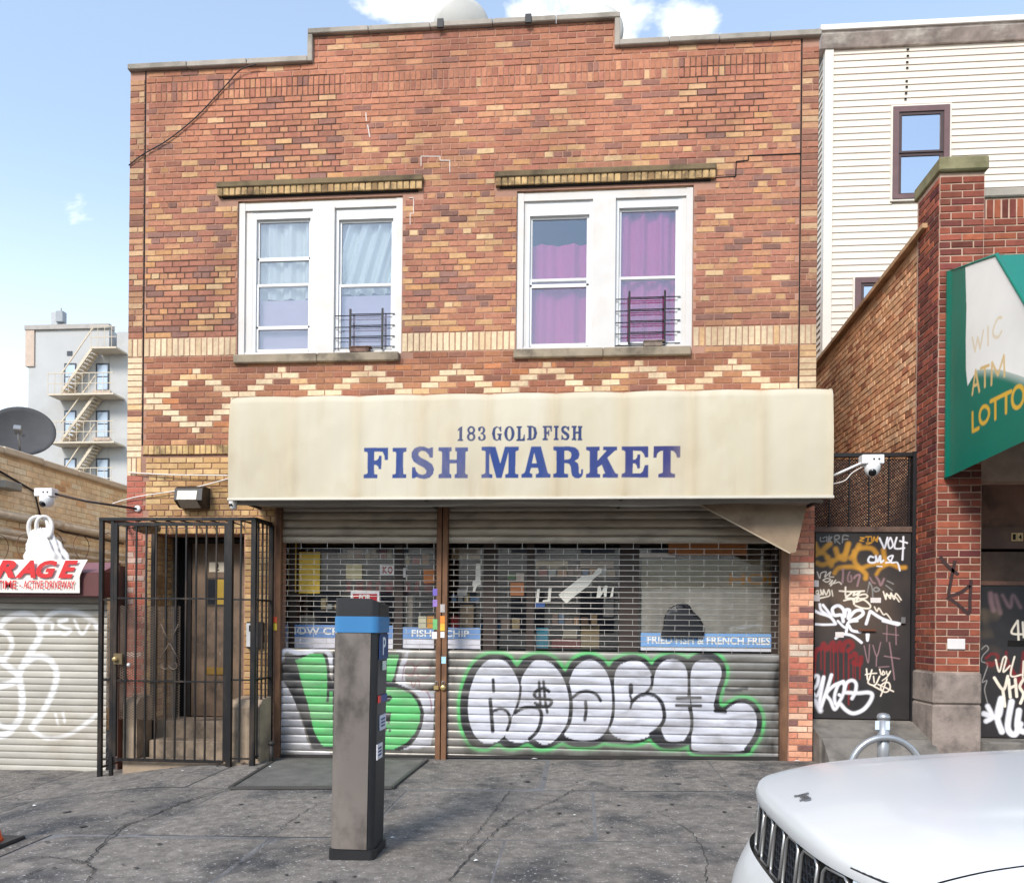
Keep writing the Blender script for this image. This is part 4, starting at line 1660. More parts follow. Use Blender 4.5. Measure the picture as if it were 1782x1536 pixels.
for pts, wd in (([(465, 370), (470, 490)], .024), ([(435, 575), (450, 760), (460, 900)], .03), ([(450, 700), (540, 670), (610, 700), (640, 790), (610, 890)], .024),
                ([(750, 440), (735, 570), (690, 700)], .02), ([(690, 710), (780, 660), (900, 655), (955, 690), (960, 790), (920, 900), (840, 980)], .028),
                ([(1040, 490), (990, 460), (920, 480), (890, 525), (930, 560), (1040, 575), (1070, 600), (1040, 640), (960, 645), (900, 610)], .026),
                ([(940, 395), (945, 500), (955, 650)], .022), ([(985, 385), (995, 500), (1005, 600), (1025, 705)], .022),
                ([(1290, 550), (1360, 500), (1450, 490), (1530, 520), (1575, 585)], .024), ([(1420, 600), (1425, 690), (1412, 780)], .026),
                ([(1245, 420), (1275, 600), (1260, 800), (1180, 930)], .02)):
    cvs.stroke(A4(pts), wd * 1.4, g_black, .006)
for pts, wd in (([(225, 430), (225, 500)], .036), ([(215, 530), (235, 590), (220, 660)], .018), ([(235, 600), (300, 540), (400, 515), (490, 545), (550, 630), (570, 760), (520, 860), (430, 930)], .03),
                ([(440, 340), (440, 430), (370, 520)], .022), ([(820, 240), (825, 400), (822, 560)], .022), ([(705, 560), (940, 555)], .028), ([(695, 632), (945, 637)], .026),
                ([(830, 660), (855, 780), (845, 900), (800, 985)], .026), ([(30, 400), (45, 600), (35, 760), (5, 850)], .022), ([(1100, 690), (1200, 700)], .03),
                ([(1210, 470), (1300, 480), (1420, 455)], .03)):
    cvs.stroke(A5(pts), wd * 1.35, g_black, .006)


def shutter_rows(z0, z1, n_per=11):
    """one slat profile between z0 and z1 (flat curl with a rolled lower lip)"""
    t = np.array([0, .015, .05, .12, .26, .45, .64, .78, .85, .872, .885, .905, .92, .945, .96, .975, 1.0])
    y = -.0085 * np.sin(np.clip(t / .88, 0, 1) * math.pi) ** .45 - .001
    y = np.where((t > .88) & (t < .91), .020, y)
    y = np.where((t > .91) & (t < .95), -.002, y)
    y = np.where(t > .95, .020, y)
    y[0] = .020
    return t * (z1 - z0) + z0, y


def make_shutter(label, x0, x1, dx):
    sh = thing('roll_down_shutter', label, 'shutter', ((x0 + x1) / 2, SY, ground((x0 + x1) / 2, 0)), 'roll-down shutters of the shop')
    zb = ground(x0, 0) + .015
    us_ = np.arange(x0, x1 + dx, dx)
    us_[-1] = x1
    zg = ground(x1, 0)
    n = int((Z_G0 - zb) / PITCH)
    z = Z_G0 - n * PITCH
    def slat(z0, z1, name, dull):
        zr, yr = shutter_rows(z0, z1)
        U, Z = np.meshgrid(us_, zr)
        Y = SY + np.broadcast_to(yr[:, None], U.shape) + .003 * np.sin(U * 7 + z0 * 30)
        k = rng.uniform(.92, 1.08)
        nn = fbm(U * 1.8, Z * 9, int(z0 * 100) % 97, 4)
        base_ = np.array(lin(150, 145, 138)) * k * (.72 + .56 * nn)[..., None]
        if dull:
            base_ = np.array(lin(178, 164, 146)) * k * (.7 + .6 * nn)[..., None]
            al_ = np.zeros(U.shape)
            c_ = np.zeros(U.shape + (3,))
        else:
            c_, al_ = cvs.sample(U, Z)
            wear = np.clip((fbm(U * 2.6, Z * 14, 71, 4) - .38) * 5, 0, 1)
            f_ = .3 * (1 - wear)
            c_ = c_ * (1 - f_[..., None])
            al_ = al_ * (1 - f_)
            ed = np.clip(fbm(U * 5, Z * 3, 31, 4) * 1.7 - .75, 0, 1) * (np.clip((x0 + .35 - U) / .35, 0, 1) + np.clip((U - x1 + .3) / .3, 0, 1) + np.clip((.35 - Z) / .4, 0, 1) * .5)
            base_ = base_ * (1 - np.clip(ed * 2.4, 0, .75)[..., None])
            sm = .75 + .4 * fbm(U * 1.3, Z * 18, 44, 3)
            c_ = c_ * np.minimum(1.0, sm)[..., None]
        Cc_ = np.concatenate([base_ * (1 - al_[..., None]) + c_, np.clip(al_, 0, 1)[..., None]], -1)
        grid_obj(name, np.stack([U, Y, Z], -1), Cc_, m_slat, sh)
    if z - zb > .02:
        slat(zb + .002, z, 'slat', False)
    for i in range(n):
        slat(z + i * PITCH, z + (i + 1) * PITCH, 'slat', False)
    zt_ = Z_G1
    k = 0
    while zt_ < 2.86:
        slat(zt_, zt_ + PITCH, 'slat', True)
        zt_ += PITCH
        k += 1
    # bottom bar
    q = MB()
    q.bar((x0, SY - .004, ground(x0, 0) + .018), (x1, SY - .004, ground(x1, 0) + .018), .03, .035)
    q.obj('bottom_bar', m_steel_dark, sh)
    # open grille
    nr = 20
    ph = (Z_G1 - Z_G0) / nr
    lk = MB()
    for r in range(nr + 1):
        zz_ = Z_G0 + r * ph
        if 0 < r < nr:
            q = MB()
            q.tube([(x0, SY, zz_ + .003 * math.sin(r)), ((x0 + x1) / 2, SY + rng.uniform(-.002, .002), zz_), (x1, SY, zz_)], .0046, 6)
            q.obj('grille_rod', m_rod, sh)
        if r < nr:
            x = x0 + .06 + (r % 2) * .1525
            while x < x1:
                lk.bar((x, SY - .002, zz_ - .004), (x, SY - .002, zz_ + ph + .004), .0042, .004)
                x += .305
    o = lk.obj('grille_links', m_rod, sh)
    o['kind'] = 'stuff'
    return sh


make_shutter('left roll-down shutter with green graffiti letters behind the parking meter', *XS[0], .005)
make_shutter('wide right roll-down shutter with rounded white graffiti letters outlined in green', *XS[1], .005)
for (x0, x1, nm) in ((-3.435, -3.378, 0), (-1.597, -1.540, 1), (-1.530, -1.473, 2), (2.145, 2.225, 3)):
    q = MB()
    q.box(x0, x1, -.012, .07, ground(x0, 0) - .05, 2.83, bev=.004)
    g = q.obj('shutter_guide', m_guide)
    tag(g, ['rusty shutter guide beside the entrance cage', 'left of the two rusty guides between the shutters', 'right of the two rusty guides between the shutters', 'rusty shutter guide against the orange brick pier'][nm], 'guide rail', 'rusty shutter guides')
# stickers on the guides
STK = [((757, 1030), 8, 12, (110, 92, 176)), ((757, 1049), 8, 12, (150, 118, 190)), ((757, 1086), 8, 18, (112, 180, 112)), ((756, 1105), 9, 12, (232, 226, 222)),
       ((770, 1058), 8, 14, (180, 172, 168)), ((770, 1078), 8, 13, (232, 140, 52)), ((770, 1091), 8, 13, (232, 184, 62)), ((770, 1104), 7, 10, (236, 232, 228)), ((772, 1148), 8, 12, (170, 212, 226)),
       ((479, 1078), 6, 10, (220, 84, 48)), ((479, 1090), 6, 12, (222, 190, 62))]
for (px, py), w_, h_, c in STK:
    a = at(px - w_ / 2, py + h_ / 2, -.014)
    b = at(px + w_ / 2, py - h_ / 2, -.014)
    q = MB()
    q.box(a[0], b[0], -.0145, -.0125, a[1], b[1])
    tag(q.obj('sticker', mat('sticker_%d_%d_%d' % c, c, rough=.5, var=.2, vscale=40)), 'small %s sticker on the rusty shutter guide, %s' % ({(110, 92, 176): 'violet', (150, 118, 190): 'lilac', (112, 180, 112): 'green', (232, 226, 222): 'white', (180, 172, 168): 'grey', (232, 140, 52): 'orange', (232, 184, 62): 'yellow', (236, 232, 228): 'off-white', (170, 212, 226): 'pale blue', (220, 84, 48): 'red', (222, 190, 62): 'mustard'}[c], 'beside the entrance' if px < 600 else 'between the shutters'), 'sticker', 'stickers on the shutter guides')
# padlocks
m_brass = mat('padlock_brass', (206, 176, 120), rough=.35, metal=.7, var=.1)
for px, nm, rnd in ((759, 'square brass padlock hanging on the left shutter guide', 0), (771, 'round brass padlock hanging on the right shutter guide', 1)):
    x, z = at(px, 1196, -.03)
    p = thing('padlock', nm, 'padlock', (x, -.03, z), 'padlocks on the shutters')
    q = MB()
    if rnd:
        q.lathe([(.001, -.012), (.027, -.012), (.030, -.006), (.030, .006), (.027, .012), (.001, .012)], (x, -.032, z), 20, 'Y')
    else:
        q.bevbox(x, -.032, z, .027, .012, .024, .005)
    q.obj('lock_body', m_brass, p)
    q = MB()
    q.tube([(x - .015, -.032, z + .015), (x - .015, -.032, z + .055), (x - .008, -.032, z + .072), (x + .008, -.032, z + .072), (x + .015, -.032, z + .055), (x + .015, -.032, z + .015)], .0045, 6)
    q.obj('shackle', m_bracket, p)

# ================================================================== shop window behind the grille
m_mull = mat('shopfront_bronze', (70, 58, 52), rough=.5, metal=.3, var=.15)
m_spane = glass_mat('shop_glass', (246, 247, 248), refl=.09, rough=.01)
GY = .42
shopf = thing('shopfront', 'dark bronze glazed shopfront behind the open shutter grilles', 'shopfront', (-.6, GY, 0))
panes = []
mx_px = [485, 606 + 80, 700, 768, 853, 920, 1095, 1130, 1362]
mull = [(-3.43, -3.36), (at(688, 1000, GY)[0], at(702, 1000, GY)[0]), (at(757, 1000, GY)[0], at(777, 1000, GY)[0]), (at(842, 1000, GY)[0], at(866, 1000, GY)[0]), (at(917, 1000, GY)[0], at(930, 1000, GY)[0]), (at(1078, 1000, GY)[0], at(1112, 1000, GY)[0]), (2.14, 2.21)]
for a, b in mull:
    q = MB()
    q.box(a, b, GY - .03, GY + .06, -.25, 2.80)
    q.obj('mullion', m_mull, shopf)
for (a, b), (c, d) in zip(mull[:-1], mull[1:]):
    q = MB()
    q.box(b, c, GY + .002, GY + .010, .55, 2.75)
    q.obj('pane', m_spane, shopf)
    q = MB()
    q.box(b, c, GY - .02, GY + .05, -.25, .55)
    q.obj('kick_panel', m_mull, shopf)


def flat(name, label, cat, px0, py0, px1, py1, Y, c, group=None, txt=None, tcol=(250, 250, 250), th=.004, parent=None):
    a, b = at(px0, py1, Y), at(px1, py0, Y)
    q = MB()
    q.box(a[0], b[0], Y, Y + th, a[1], b[1])
    o = q.obj(name, mat('print_%d_%d_%d' % tuple(c), c, rough=.6, var=.12, vscale=12))
    tag(o, label, cat, group)
    if txt:
        for (s, fx0, fx1, fy0, fy1, cc) in txt:
            fr = Frame((0, Y, 0), (1, 0, 0), (0, 0, 1), (0, -1, 0))
            text_obj('lettering', s, fr, a[0] + (b[0] - a[0]) * fx0, a[0] + (b[0] - a[0]) * fx1, a[1] + (b[1] - a[1]) * fy0, a[1] + (b[1] - a[1]) * fy1, .001, mat('ink_%d_%d_%d' % tuple(cc), cc, rough=.6, var=0), o, bold=.02)
    return o


SGY = GY - .012
W_ = (248, 246, 240)
flat('window_banner', 'blue and white SNOW CRAB LEGS banner low in the left shop window', 'banner', 486, 1088, 684, 1126, SGY, (232, 226, 232), 'blue menu banners in the shop window')
flat('banner_strip', 'blue strip lettered SNOW CRAB LEGS at the foot of the left shop window', 'banner', 486, 1088, 684, 1108, SGY - .006, (118, 152, 204), 'blue menu banners in the shop window', [('SNOW CRAB LEGS', .02, .93, .22, .80, W_)])
flat('window_banner', 'blue and white FISH & CHIP banner spanning behind the two middle guides', 'banner', 697, 1092, 836, 1127, SGY, (232, 228, 236), 'blue menu banners in the shop window')
flat('banner_strip', 'blue strip lettered FISH & CHIP behind the two middle guides', 'banner', 697, 1092, 836, 1111, SGY - .006, (122, 158, 208), 'blue menu banners in the shop window', [('FISH & CHIP', .14, .86, .2, .78, W_)])
flat('window_banner', 'white lower part of the FRIED FISH banner at the right end of the window', 'banner', 1115, 1103, 1350, 1131, SGY, (222, 222, 228), 'blue menu banners in the shop window')
flat('banner_strip', 'blue strip lettered FRIED FISH & FRENCH FRIES at the right end of the window', 'banner', 1115, 1103, 1350, 1124, SGY - .006, (128, 172, 222), 'blue menu banners in the shop window', [('FRIED FISH & FRENCH FRIES', .05, .96, .2, .78, W_)])
IN = GY - .02
flat('poster', 'tall yellow poster at the left end of the shop window', 'poster', 520, 960, 557, 1032, IN, (246, 206, 84))
flat('poster', 'narrow yellow strip poster at the far left edge of the shop window', 'poster', 502, 945, 516, 1030, IN, (240, 198, 92))
flat('poster', 'small menu card of yellow, white and blue bands above the meter', 'poster', 602, 982, 630, 1007, IN, (222, 206, 160))
flat('notice', 'white notice card lettered in red above the meter', 'notice', 661, 983, 686, 1001, IN, (236, 230, 222), None, [('K', .2, .5, .2, .85, (170, 40, 34)), ('O', .56, .9, .2, .85, (170, 40, 34))])
flat('notice', 'small white arrow notice just right of the red-lettered one', 'notice', 697, 988, 706, 1004, IN, (232, 226, 218))
flat('poster', 'orange food poster against the left shutter edge', 'poster', 737, 990, 757, 1014, IN, (216, 132, 74))
rsg = flat('shop_sign', 'long red blurred sign across the back of the left window', 'sign', 600, 1009, 757, 1032, IN + .35, (112, 60, 50))
for k_ in range(9):     # unreadable red strokes of the blurred sign
    a_, b_ = at(603 + k_ * 17, 1030, IN + .34), at(603 + k_ * 17 + 7 + (k_ * 5) % 7, 1012, IN + .34)
    q = MB()
    q.box(a_[0], b_[0], IN + .34, IN + .348, a_[1], b_[1])
    q.obj('red_stroke', mat('red_stroke', (230, 40, 44), rough=.6, var=.1), rsg)
flat('for_rent_sign', 'red and white FOR sign showing above the parking meter', 'sign', 610, 1028, 660, 1058, SGY - .02, (244, 240, 238))
flat('sign_face', 'red panel lettered FOR above the parking meter', 'sign', 614, 1033, 656, 1056, SGY - .026, (190, 34, 44), None, [('FOR', .26, .74, .55, .95, W_)])
flat('carton', 'tall beige carton column in the left shop window', 'carton', 703, 1036, 718, 1094, IN + .1, (206, 186, 156), th=.15)
flat('carton', 'pale carton corner low behind the left window', 'carton', 521, 1070, 548, 1090, IN + .1, (196, 184, 160), th=.2)
flat('food_poster', 'green and white food picture low beside the guides', 'poster', 728, 1072, 742, 1094, IN, (196, 190, 160))
flat('food_poster', 'orange food picture low beside the guides', 'poster', 743, 1072, 756, 1094, IN, (212, 150, 66))
flat('poster', 'brown wooden board at the top of the right shop window', 'board', 1163, 938, 1300, 966, SGY, (186, 118, 66))
flat('poster', 'white strip of trim left of the wooden board', 'strip', 1098, 962, 1176, 969, SGY, (226, 214, 204))
flat('poster', 'small white upright tab above the trim strip', 'strip', 1098, 944, 1113, 962, SGY, (222, 212, 202))
flat('poster', 'pale sheet covering the lower right shop window', 'sheet', 1116, 1025, 1349, 1103, IN + .03, (226, 216, 198))
flat('poster', 'patterned advert across the top of the right shop window', 'poster', 1116, 975, 1349, 1024, IN + .03, (196, 182, 152), None, [('HOI', .66, .98, .15, .55, (226, 156, 40))])
flat('poster', 'green card beside a pale card on the middle shop door', 'card', 883, 998, 897, 1008, IN, (104, 124, 90))
flat('poster', 'pale card beside a green card on the middle shop door', 'card', 898, 997, 912, 1011, IN, (186, 168, 152))
flat('poster', 'orange and white poster on the middle shop door', 'poster', 888, 1013, 912, 1036, IN, (176, 112, 70))
flat('price_board', 'lit shelf top behind the middle window', 'shelf', 932, 976, 988, 990, IN + .05, (240, 206, 150))
flat('price_board', 'brown shelf top at the right of the middle window', 'shelf', 1010, 976, 1068, 988, IN + .05, (186, 150, 110))
flat('window_blind', 'slatted pale blind high at the left of the right shutter', 'blind', 786, 953, 836, 972, IN + .05, (240, 206, 158))
flat('notice', 'grey card low on the left of the right shutter', 'notice', 796, 1025, 813, 1036, IN, (168, 162, 156))
flat('carton', 'tan cartons stacked low at the left of the right shutter', 'carton', 800, 1052, 824, 1094, IN + .05, (200, 168, 124), th=.2)
flat('drink_crate', 'red drink crate at the left of the right shutter', 'crate', 785, 1072, 799, 1094, IN + .05, (186, 40, 44), th=.2)
flat('supply_box', 'bright cyan bin low in the middle window', 'bin', 933, 1092, 954, 1127, IN + .1, (64, 190, 214), th=.2)
flat('carton', 'big tan carton low in the middle window', 'carton', 1011, 1087, 1043, 1127, IN + .1, (212, 178, 122), th=.25)
flat('carton', 'red and cream tray beside the tan carton', 'tray', 960, 1112, 1010, 1127, IN + .1, (178, 66, 54), th=.2)
flat('carton', 'cream box above the red tray', 'box', 980, 1097, 1004, 1110, IN + .1, (210, 190, 150), th=.2)
flat('appliance', 'pale grey appliance at the right of the middle window', 'appliance', 1050, 1042, 1068, 1073, IN + .15, (176, 166, 152), th=.2)
flat('notice', 'small blue notice with a tick in the middle window', 'notice', 931, 1049, 948, 1056, IN, (60, 92, 150))
# goods crowded on narrow shelves just inside the glass
pk_cols = [(232, 196, 120), (206, 84, 60), (226, 220, 204), (196, 160, 110), (110, 140, 170), (236, 206, 150), (150, 110, 80), (214, 140, 60)]
pk_names = {pk_cols[0]: 'straw', pk_cols[1]: 'red', pk_cols[2]: 'white', pk_cols[3]: 'tan', pk_cols[4]: 'blue', pk_cols[5]: 'cream', pk_cols[6]: 'brown', pk_cols[7]: 'orange'}
ORD = ['first', 'second', 'third', 'fourth', 'fifth', 'sixth', 'seventh', 'eighth', 'ninth', 'tenth', 'eleventh', 'twelfth', 'thirteenth', 'fourteenth']
for (px0, px1, py, where) in ((560, 684, 972, 'long top shelf of the left window'), (706, 754, 982, 'short shelf beside the rusty guides'), (560, 600, 1060, 'shelf hidden near the parking meter'), (872, 914, 1094, 'low shelf of the shop door'), (936, 1072, 1004, 'shelf behind the paper fish'), (960, 1040, 1086, 'shelf above the red tray'), (1134, 1250, 1100, 'shelf by the dark reflection'), (786, 836, 1048, 'shelf above the tan cartons')):
    a_, b_ = at(px0, py, GY + .10), at(px1, py, GY + .10)
    q = MB()
    q.box(a_[0], b_[0], GY + .02, GY + .22, a_[1] - .015, a_[1])
    tag(q.obj('shop_shelf', m_mull), 'narrow bronze ledge of goods, the ' + where, 'shelf', 'goods shelves inside the shop window')
    x_ = a_[0] + .01
    k_ = 0
    while x_ < b_[0] - .05 and k_ < 14:
        w2_, h2_ = rng.uniform(.05, .11), rng.uniform(.06, .14)
        q = MB()
        q.box(x_, min(x_ + w2_, b_[0]), GY + .03, GY + .03 + rng.uniform(.04, .1), a_[1] + .001, a_[1] + h2_, bev=.004)
        c_ = rng.choice(pk_cols)
        tag(q.obj('packet', mat('packet_%d_%d_%d' % c_, c_, rough=.6, var=.15, vscale=25)), 'small %s packet, %s from the left on the %s' % (pk_names[c_], ORD[k_], where), 'packet', 'packets on the shop shelves')
        x_ += w2_ + rng.uniform(.005, .03)
        k_ += 1
# cut-paper fish and letters stuck inside the glass
m_paper = mat('cut_paper', (250, 244, 230), rough=.7, var=.08)


def paper(label, polys, cat='decal', name='paper_decal'):
    q = MB()
    for pl in polys:
        q.prism([at(x, y, GY - .01) for x, y in pl], GY - .012, GY - .009, 'Y')
    return tag(q.obj(name, m_paper), label, cat)


def B2(pts):
    return [(770 + x / 5.748, 930 + y / 5.748) for x, y in pts]


paper('white striped cut-paper fish slanting across the middle window', [B2([(1160, 600), (1300, 490), (1400, 410), (1500, 400), (1560, 330), (1598, 340), (1590, 380), (1500, 450), (1470, 500), (1380, 570), (1290, 640), (1240, 690), (1200, 650)])])
for nm, pl in (('cut-paper letter I left of the paper fish', [(945, 545), (975, 540), (960, 675), (932, 675)]), ('cut-paper letter J left of the paper fish', [(1062, 535), (1092, 532), (1080, 668), (1000, 672), (1005, 655), (1052, 650)]),
               ('cut-paper letter N right of the paper fish', [(1555, 515), (1580, 512), (1590, 570), (1625, 510), (1650, 512), (1640, 620), (1615, 620), (1612, 570), (1575, 630), (1540, 630)]),
               ('cut-paper stroke at the right edge of the middle window', [(1700, 525), (1715, 525), (1705, 620), (1675, 625)])):
    paper(nm, [B2(pl)])
paper('white paper fish tail strip at the left of the right shutter', [B2([(335, 290), (380, 290), (380, 500), (345, 510), (325, 575), (300, 575), (310, 520), (298, 500), (305, 460), (330, 450)])])
# dark reflection in the right window, built as a rounded black mound
q = MB()
cx_, cz_ = at(1195, 1090, IN - .05)
v, f = [], []
for i in range(9):
    for j in range(20):
        a, b = math.pi * .5 * i / 8, 2 * math.pi * j / 20
        k = 1 + .08 * math.sin(3 * b + i)
        v.append((cx_ - .05 + .24 * math.cos(a) * math.cos(b) * k, IN - .03 + .02 * math.cos(a) * math.sin(b), cz_ - .12 + .36 * math.sin(a) * k))
for i in range(8):
    for j in range(20):
        f.append((i * 20 + j, i * 20 + (j + 1) % 20, (i + 1) * 20 + (j + 1) % 20, (i + 1) * 20 + j))
q.add(v, f, smooth=True)
tag(q.obj('dark_reflection', mat('reflection_black', (30, 30, 34), rough=.4, var=.1)), 'rounded black mound shaped as a dark reflection in the right shop window', 'bag')
# ================================================================== entrance
DY = .44
m_door = mat('scuffed_brown_door', (136, 112, 90), rough=.55, var=.3, vscale=3, dirt=(34, 29, 26), dirt_amt=.85, dirt_scale=1.7, speck=((170, 150, 130), 16, .68, .5))
m_black = mat('black_iron', (30, 29, 30), rough=.48, metal=.35, var=.2, vscale=8, dirt=(112, 92, 74), dirt_amt=.30, dirt_scale=6, dirt_stretch=(1, 1, .3))
m_conc = mat('grimy_concrete', (164, 144, 122), rough=.92, var=.25, vscale=4, bump=.5, bscale=50, dirt=(66, 60, 54), dirt_amt=.75, dirt_scale=2.6)
# recess lining
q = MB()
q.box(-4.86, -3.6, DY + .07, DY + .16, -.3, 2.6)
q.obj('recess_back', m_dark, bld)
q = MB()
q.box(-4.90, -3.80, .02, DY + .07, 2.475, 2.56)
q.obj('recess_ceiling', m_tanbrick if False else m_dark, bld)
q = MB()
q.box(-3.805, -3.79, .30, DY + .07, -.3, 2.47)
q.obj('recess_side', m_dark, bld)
dx0, dx1 = at(334, 1000, DY)[0], at(420, 1000, DY)[0] + .09
dz0, dz1 = at(380, 1246, DY)[1], at(380, 945, DY)[1]
door = thing('entrance_door', 'scuffed dark brown entrance door with small window, number and mail slot', 'door', ((dx0 + dx1) / 2, DY, dz0))
q = MB()
q.bevbox((dx0 + dx1) / 2, DY + .025, (dz0 + dz1) / 2, (dx1 - dx0) / 2, .022, (dz1 - dz0) / 2, .004)
q.obj('leaf', m_door, door)
q = MB()
q.box(dx0 - .05, dx0 - .004, DY - .01, DY + .06, dz0, dz1 + .05)
q.box(dx0 - .004, dx1, DY - .01, DY + .06, dz1 + .006, dz1 + .05)
q.obj('frame', mat('door_frame_dark', (46, 38, 34), rough=.6, var=.2), door)
a, b = at(362, 1051, DY), at(402, 1008, DY)
q = MB()
q.box(a[0] - .02, b[0] + .02, DY - .004, DY + .004, a[1] - .02, a[1])
q.box(a[0] - .02, b[0] + .02, DY - .004, DY + .004, b[1], b[1] + .02)
q.box(a[0] - .02, a[0], DY - .004, DY + .004, a[1], b[1])
q.box(b[0], b[0] + .02, DY - .004, DY + .004, a[1], b[1])
wdw = q.obj('window', mat('door_win_frame', (70, 58, 48), rough=.6), door)
q = MB()
q.box(a[0], b[0], DY - .002, DY + .001, a[1], b[1])
q.obj('pane', mat('door_pane', (44, 46, 52), rough=.15, var=.2), wdw)
c0, c1 = at(376, 1050, DY)[0], at(391, 1050, DY)[0]
q = MB()
q.box(c0, c1, DY - .0035, DY - .0022, a[1], b[1])
q.obj('yellow_strip', mat('yellow_strip', (196, 160, 60), rough=.6), wdw)
a, b = at(357, 1173, DY), at(398, 1161, DY)
q = MB()
q.bevbox((a[0] + b[0]) / 2, DY - .004, (a[1] + b[1]) / 2, (b[0] - a[0]) / 2, .006, (b[1] - a[1]) / 2, .003)
q.obj('mail_slot', mat('brass_slot', (190, 152, 84), rough=.35, metal=.7), door)
a, b = at(364, 995, DY), at(394, 978, DY)
q = MB()
q.box(a[0], b[0], DY - .003, DY + .001, a[1], b[1])
npl = q.obj('number_plate', mat('number_plate', (228, 214, 190), rough=.6), door)
DF = Frame((0, DY, 0), (1, 0, 0), (0, 0, 1), (0, -1, 0))
text_obj('number', '2', DF, a[0] + (b[0] - a[0]) * .38, a[0] + (b[0] - a[0]) * .58, a[1] + .015, b[1] - .012, .0035, m_dark, npl, bold=.02)
# steps and plinths
stoop = thing('stoop', 'two worn concrete steps inside the barred entrance', 'steps', (-4.3, 0, -.1))
z_top = dz0 - .01
for (y0, y1, z0, z1, x0, x1) in ((.05, DY + .05, -.3, z_top, -4.87, -3.82), (-.22, .05, -.3, z_top - .19, -4.80, -3.85), (-.44, -.22, -.35, ground(-4.4, -.4) + .075, -4.98, -3.62)):
    q = MB()
    q.bevbox((x0 + x1) / 2, (y0 + y1) / 2, (z0 + z1) / 2, (x1 - x0) / 2, (y1 - y0) / 2 - .0015, (z1 - z0) / 2, .012)
    q.obj('step', m_conc, stoop)
for lab, x0, x1 in (('grey concrete plinth right of the entrance steps', -3.80, -3.46), ('grimy concrete plinth left of the entrance steps', -5.02, -4.86)):
    q = MB()
    zt1 = at(420, 1220, -.2)[1]
    y0 = -.36
    q.prism([(y0, -.35), (0, -.35), (0, zt1 + .05), (y0 + .06, zt1 + .03), (y0, zt1 - .05)], x0, x1, 'X')
    tag(q.obj('plinth', m_conc), lab, 'plinth', 'plinths beside the entrance steps')

# wall-pack lamp above the cage
lp = thing('wall_lamp', 'black wall-pack lamp with prismatic lens above the entrance cage', 'wall lamp', f3(338, 866, 0))
a, b = at(313, 884, -.08), at(361, 848, -.08)
q = MB()
q.prism([(-.22, a[1] + .07), (-.20, b[1] - .03), (-.14, b[1]), (0, b[1]), (0, a[1]), (-.10, a[1])], a[0], b[0], 'X')
q.obj('housing', mat('lamp_bronze', (48, 46, 46), rough=.45, metal=.3, var=.15), lp)
q = MB()
q.prism([(-.228, a[1] + .075), (-.205, b[1] - .055), (-.20, b[1] - .06), (-.10, a[1] + .004), (-.115, a[1] - .004)], a[0] + .035, b[0] - .06, 'X')
q.obj('lens', mat('prismatic_lens', (176, 164, 148), rough=.25, var=.25, vscale=30, stretch=(3, 1, .3)), lp)

# intercom
a, b = at(431, 1126, -.02), at(453, 1083, -.02)
ic = thing('intercom', 'white intercom panel in a dark box beside the entrance', 'intercom', (a[0], -.03, a[1]))
q = MB()
q.bevbox((a[0] + b[0]) / 2 + .02, -.035, (a[1] + b[1]) / 2, (b[0] - a[0]) / 2 + .02, .025, (b[1] - a[1]) / 2 + .01, .006)
q.obj('back_box', mat('intercom_box', (46, 40, 36), rough=.6), ic)
q = MB()
q.bevbox((a[0] + b[0]) / 2 - .01, -.063, (a[1] + b[1]) / 2, (b[0] - a[0]) / 2 - .012, .006, (b[1] - a[1]) / 2 - .008, .004)
q.obj('face_plate', m_vinyl, ic)
q = MB()
q.box(a[0] + .035, b[0] - .05, -.072, -.0685, b[1] - .10, b[1] - .03)
q.obj('grille', m_dark, ic)

# ------------------------------------------------------------------ iron cage
CYF = -.5
cage = thing('security_cage', 'black iron bar security cage with hinged gate enclosing the entrance', 'security cage', (-4.4, CYF, ground(-4.4, CYF)))


def cbar(name, p0, p1, w_, d_, parent=cage, material=None, side=(0, 1, 0)):
    q = MB()
    q.bar(p0, p1, w_, d_, side=side)
    return q.obj(name, material or m_black, parent)


zt_c = at(300, 905, CYF)[1]
pl, pr = at(176, 1100, CYF)[0], at(441, 1100, CYF)[0]
g0, g1 = at(196, 1100, CYF)[0], at(393, 1100, CYF)[0]
for x, wd in ((pl, .042), (pr, .05), (g1 + .045, .052), (g0 - .004, .034)):
    cbar('post', (x, CYF, ground(x, CYF) - .02), (x, CYF, zt_c), wd, wd)
cbar('top_rail', (pl - .02, CYF, zt_c + .012), (pr + .02, CYF, zt_c + .012), .03, .055)
# gate leaf
leaf = cbar('gate', (g0 + .035, CYF, .0), (g0 + .035, CYF, zt_c - .03), .038, .036)
zg0 = at(300, 1323, CYF)[1]
cbar('gate_stile', (g1, CYF, zg0), (g1, CYF, zt_c - .03), .038, .036, leaf)
for y_, wd in ((912, .036), (1041, .018), (1185, .018), (1323, .032)):
    z_ = at(300, y_, CYF)[1]
    cbar('gate_rail', (g0 + .054, CYF, z_), (g1 - .02, CYF, z_), wd, .02, leaf)
nb = 10
for i in range(nb):
    x = g0 + .035 + (g1 - g0 - .035) * (i + 1) / (nb + 1)
    cbar('gate_bar', (x, CYF + .004, zg0 + .01), (x, CYF + .004, zt_c - .035), .016, .016, leaf)
# fixed lights left and right of the gate
for x in (pl + .045,):
    pass
for y_ in (1043, 1183, 1320):
    z_ = at(440, y_, CYF)[1]
    cbar('side_rail', (g1 + .07, CYF, z_), (pr - .024, CYF, z_), .018, .018)
    z_ = at(185, y_, CYF)[1]
    cbar('side_rail', (pl + .02, CYF, z_), (g0 - .02, CYF, z_), .018, .018)
for x in (g1 + .045 + .115,):
    cbar('bar', (x, CYF, zg0), (x, CYF, zt_c), .016, .016)
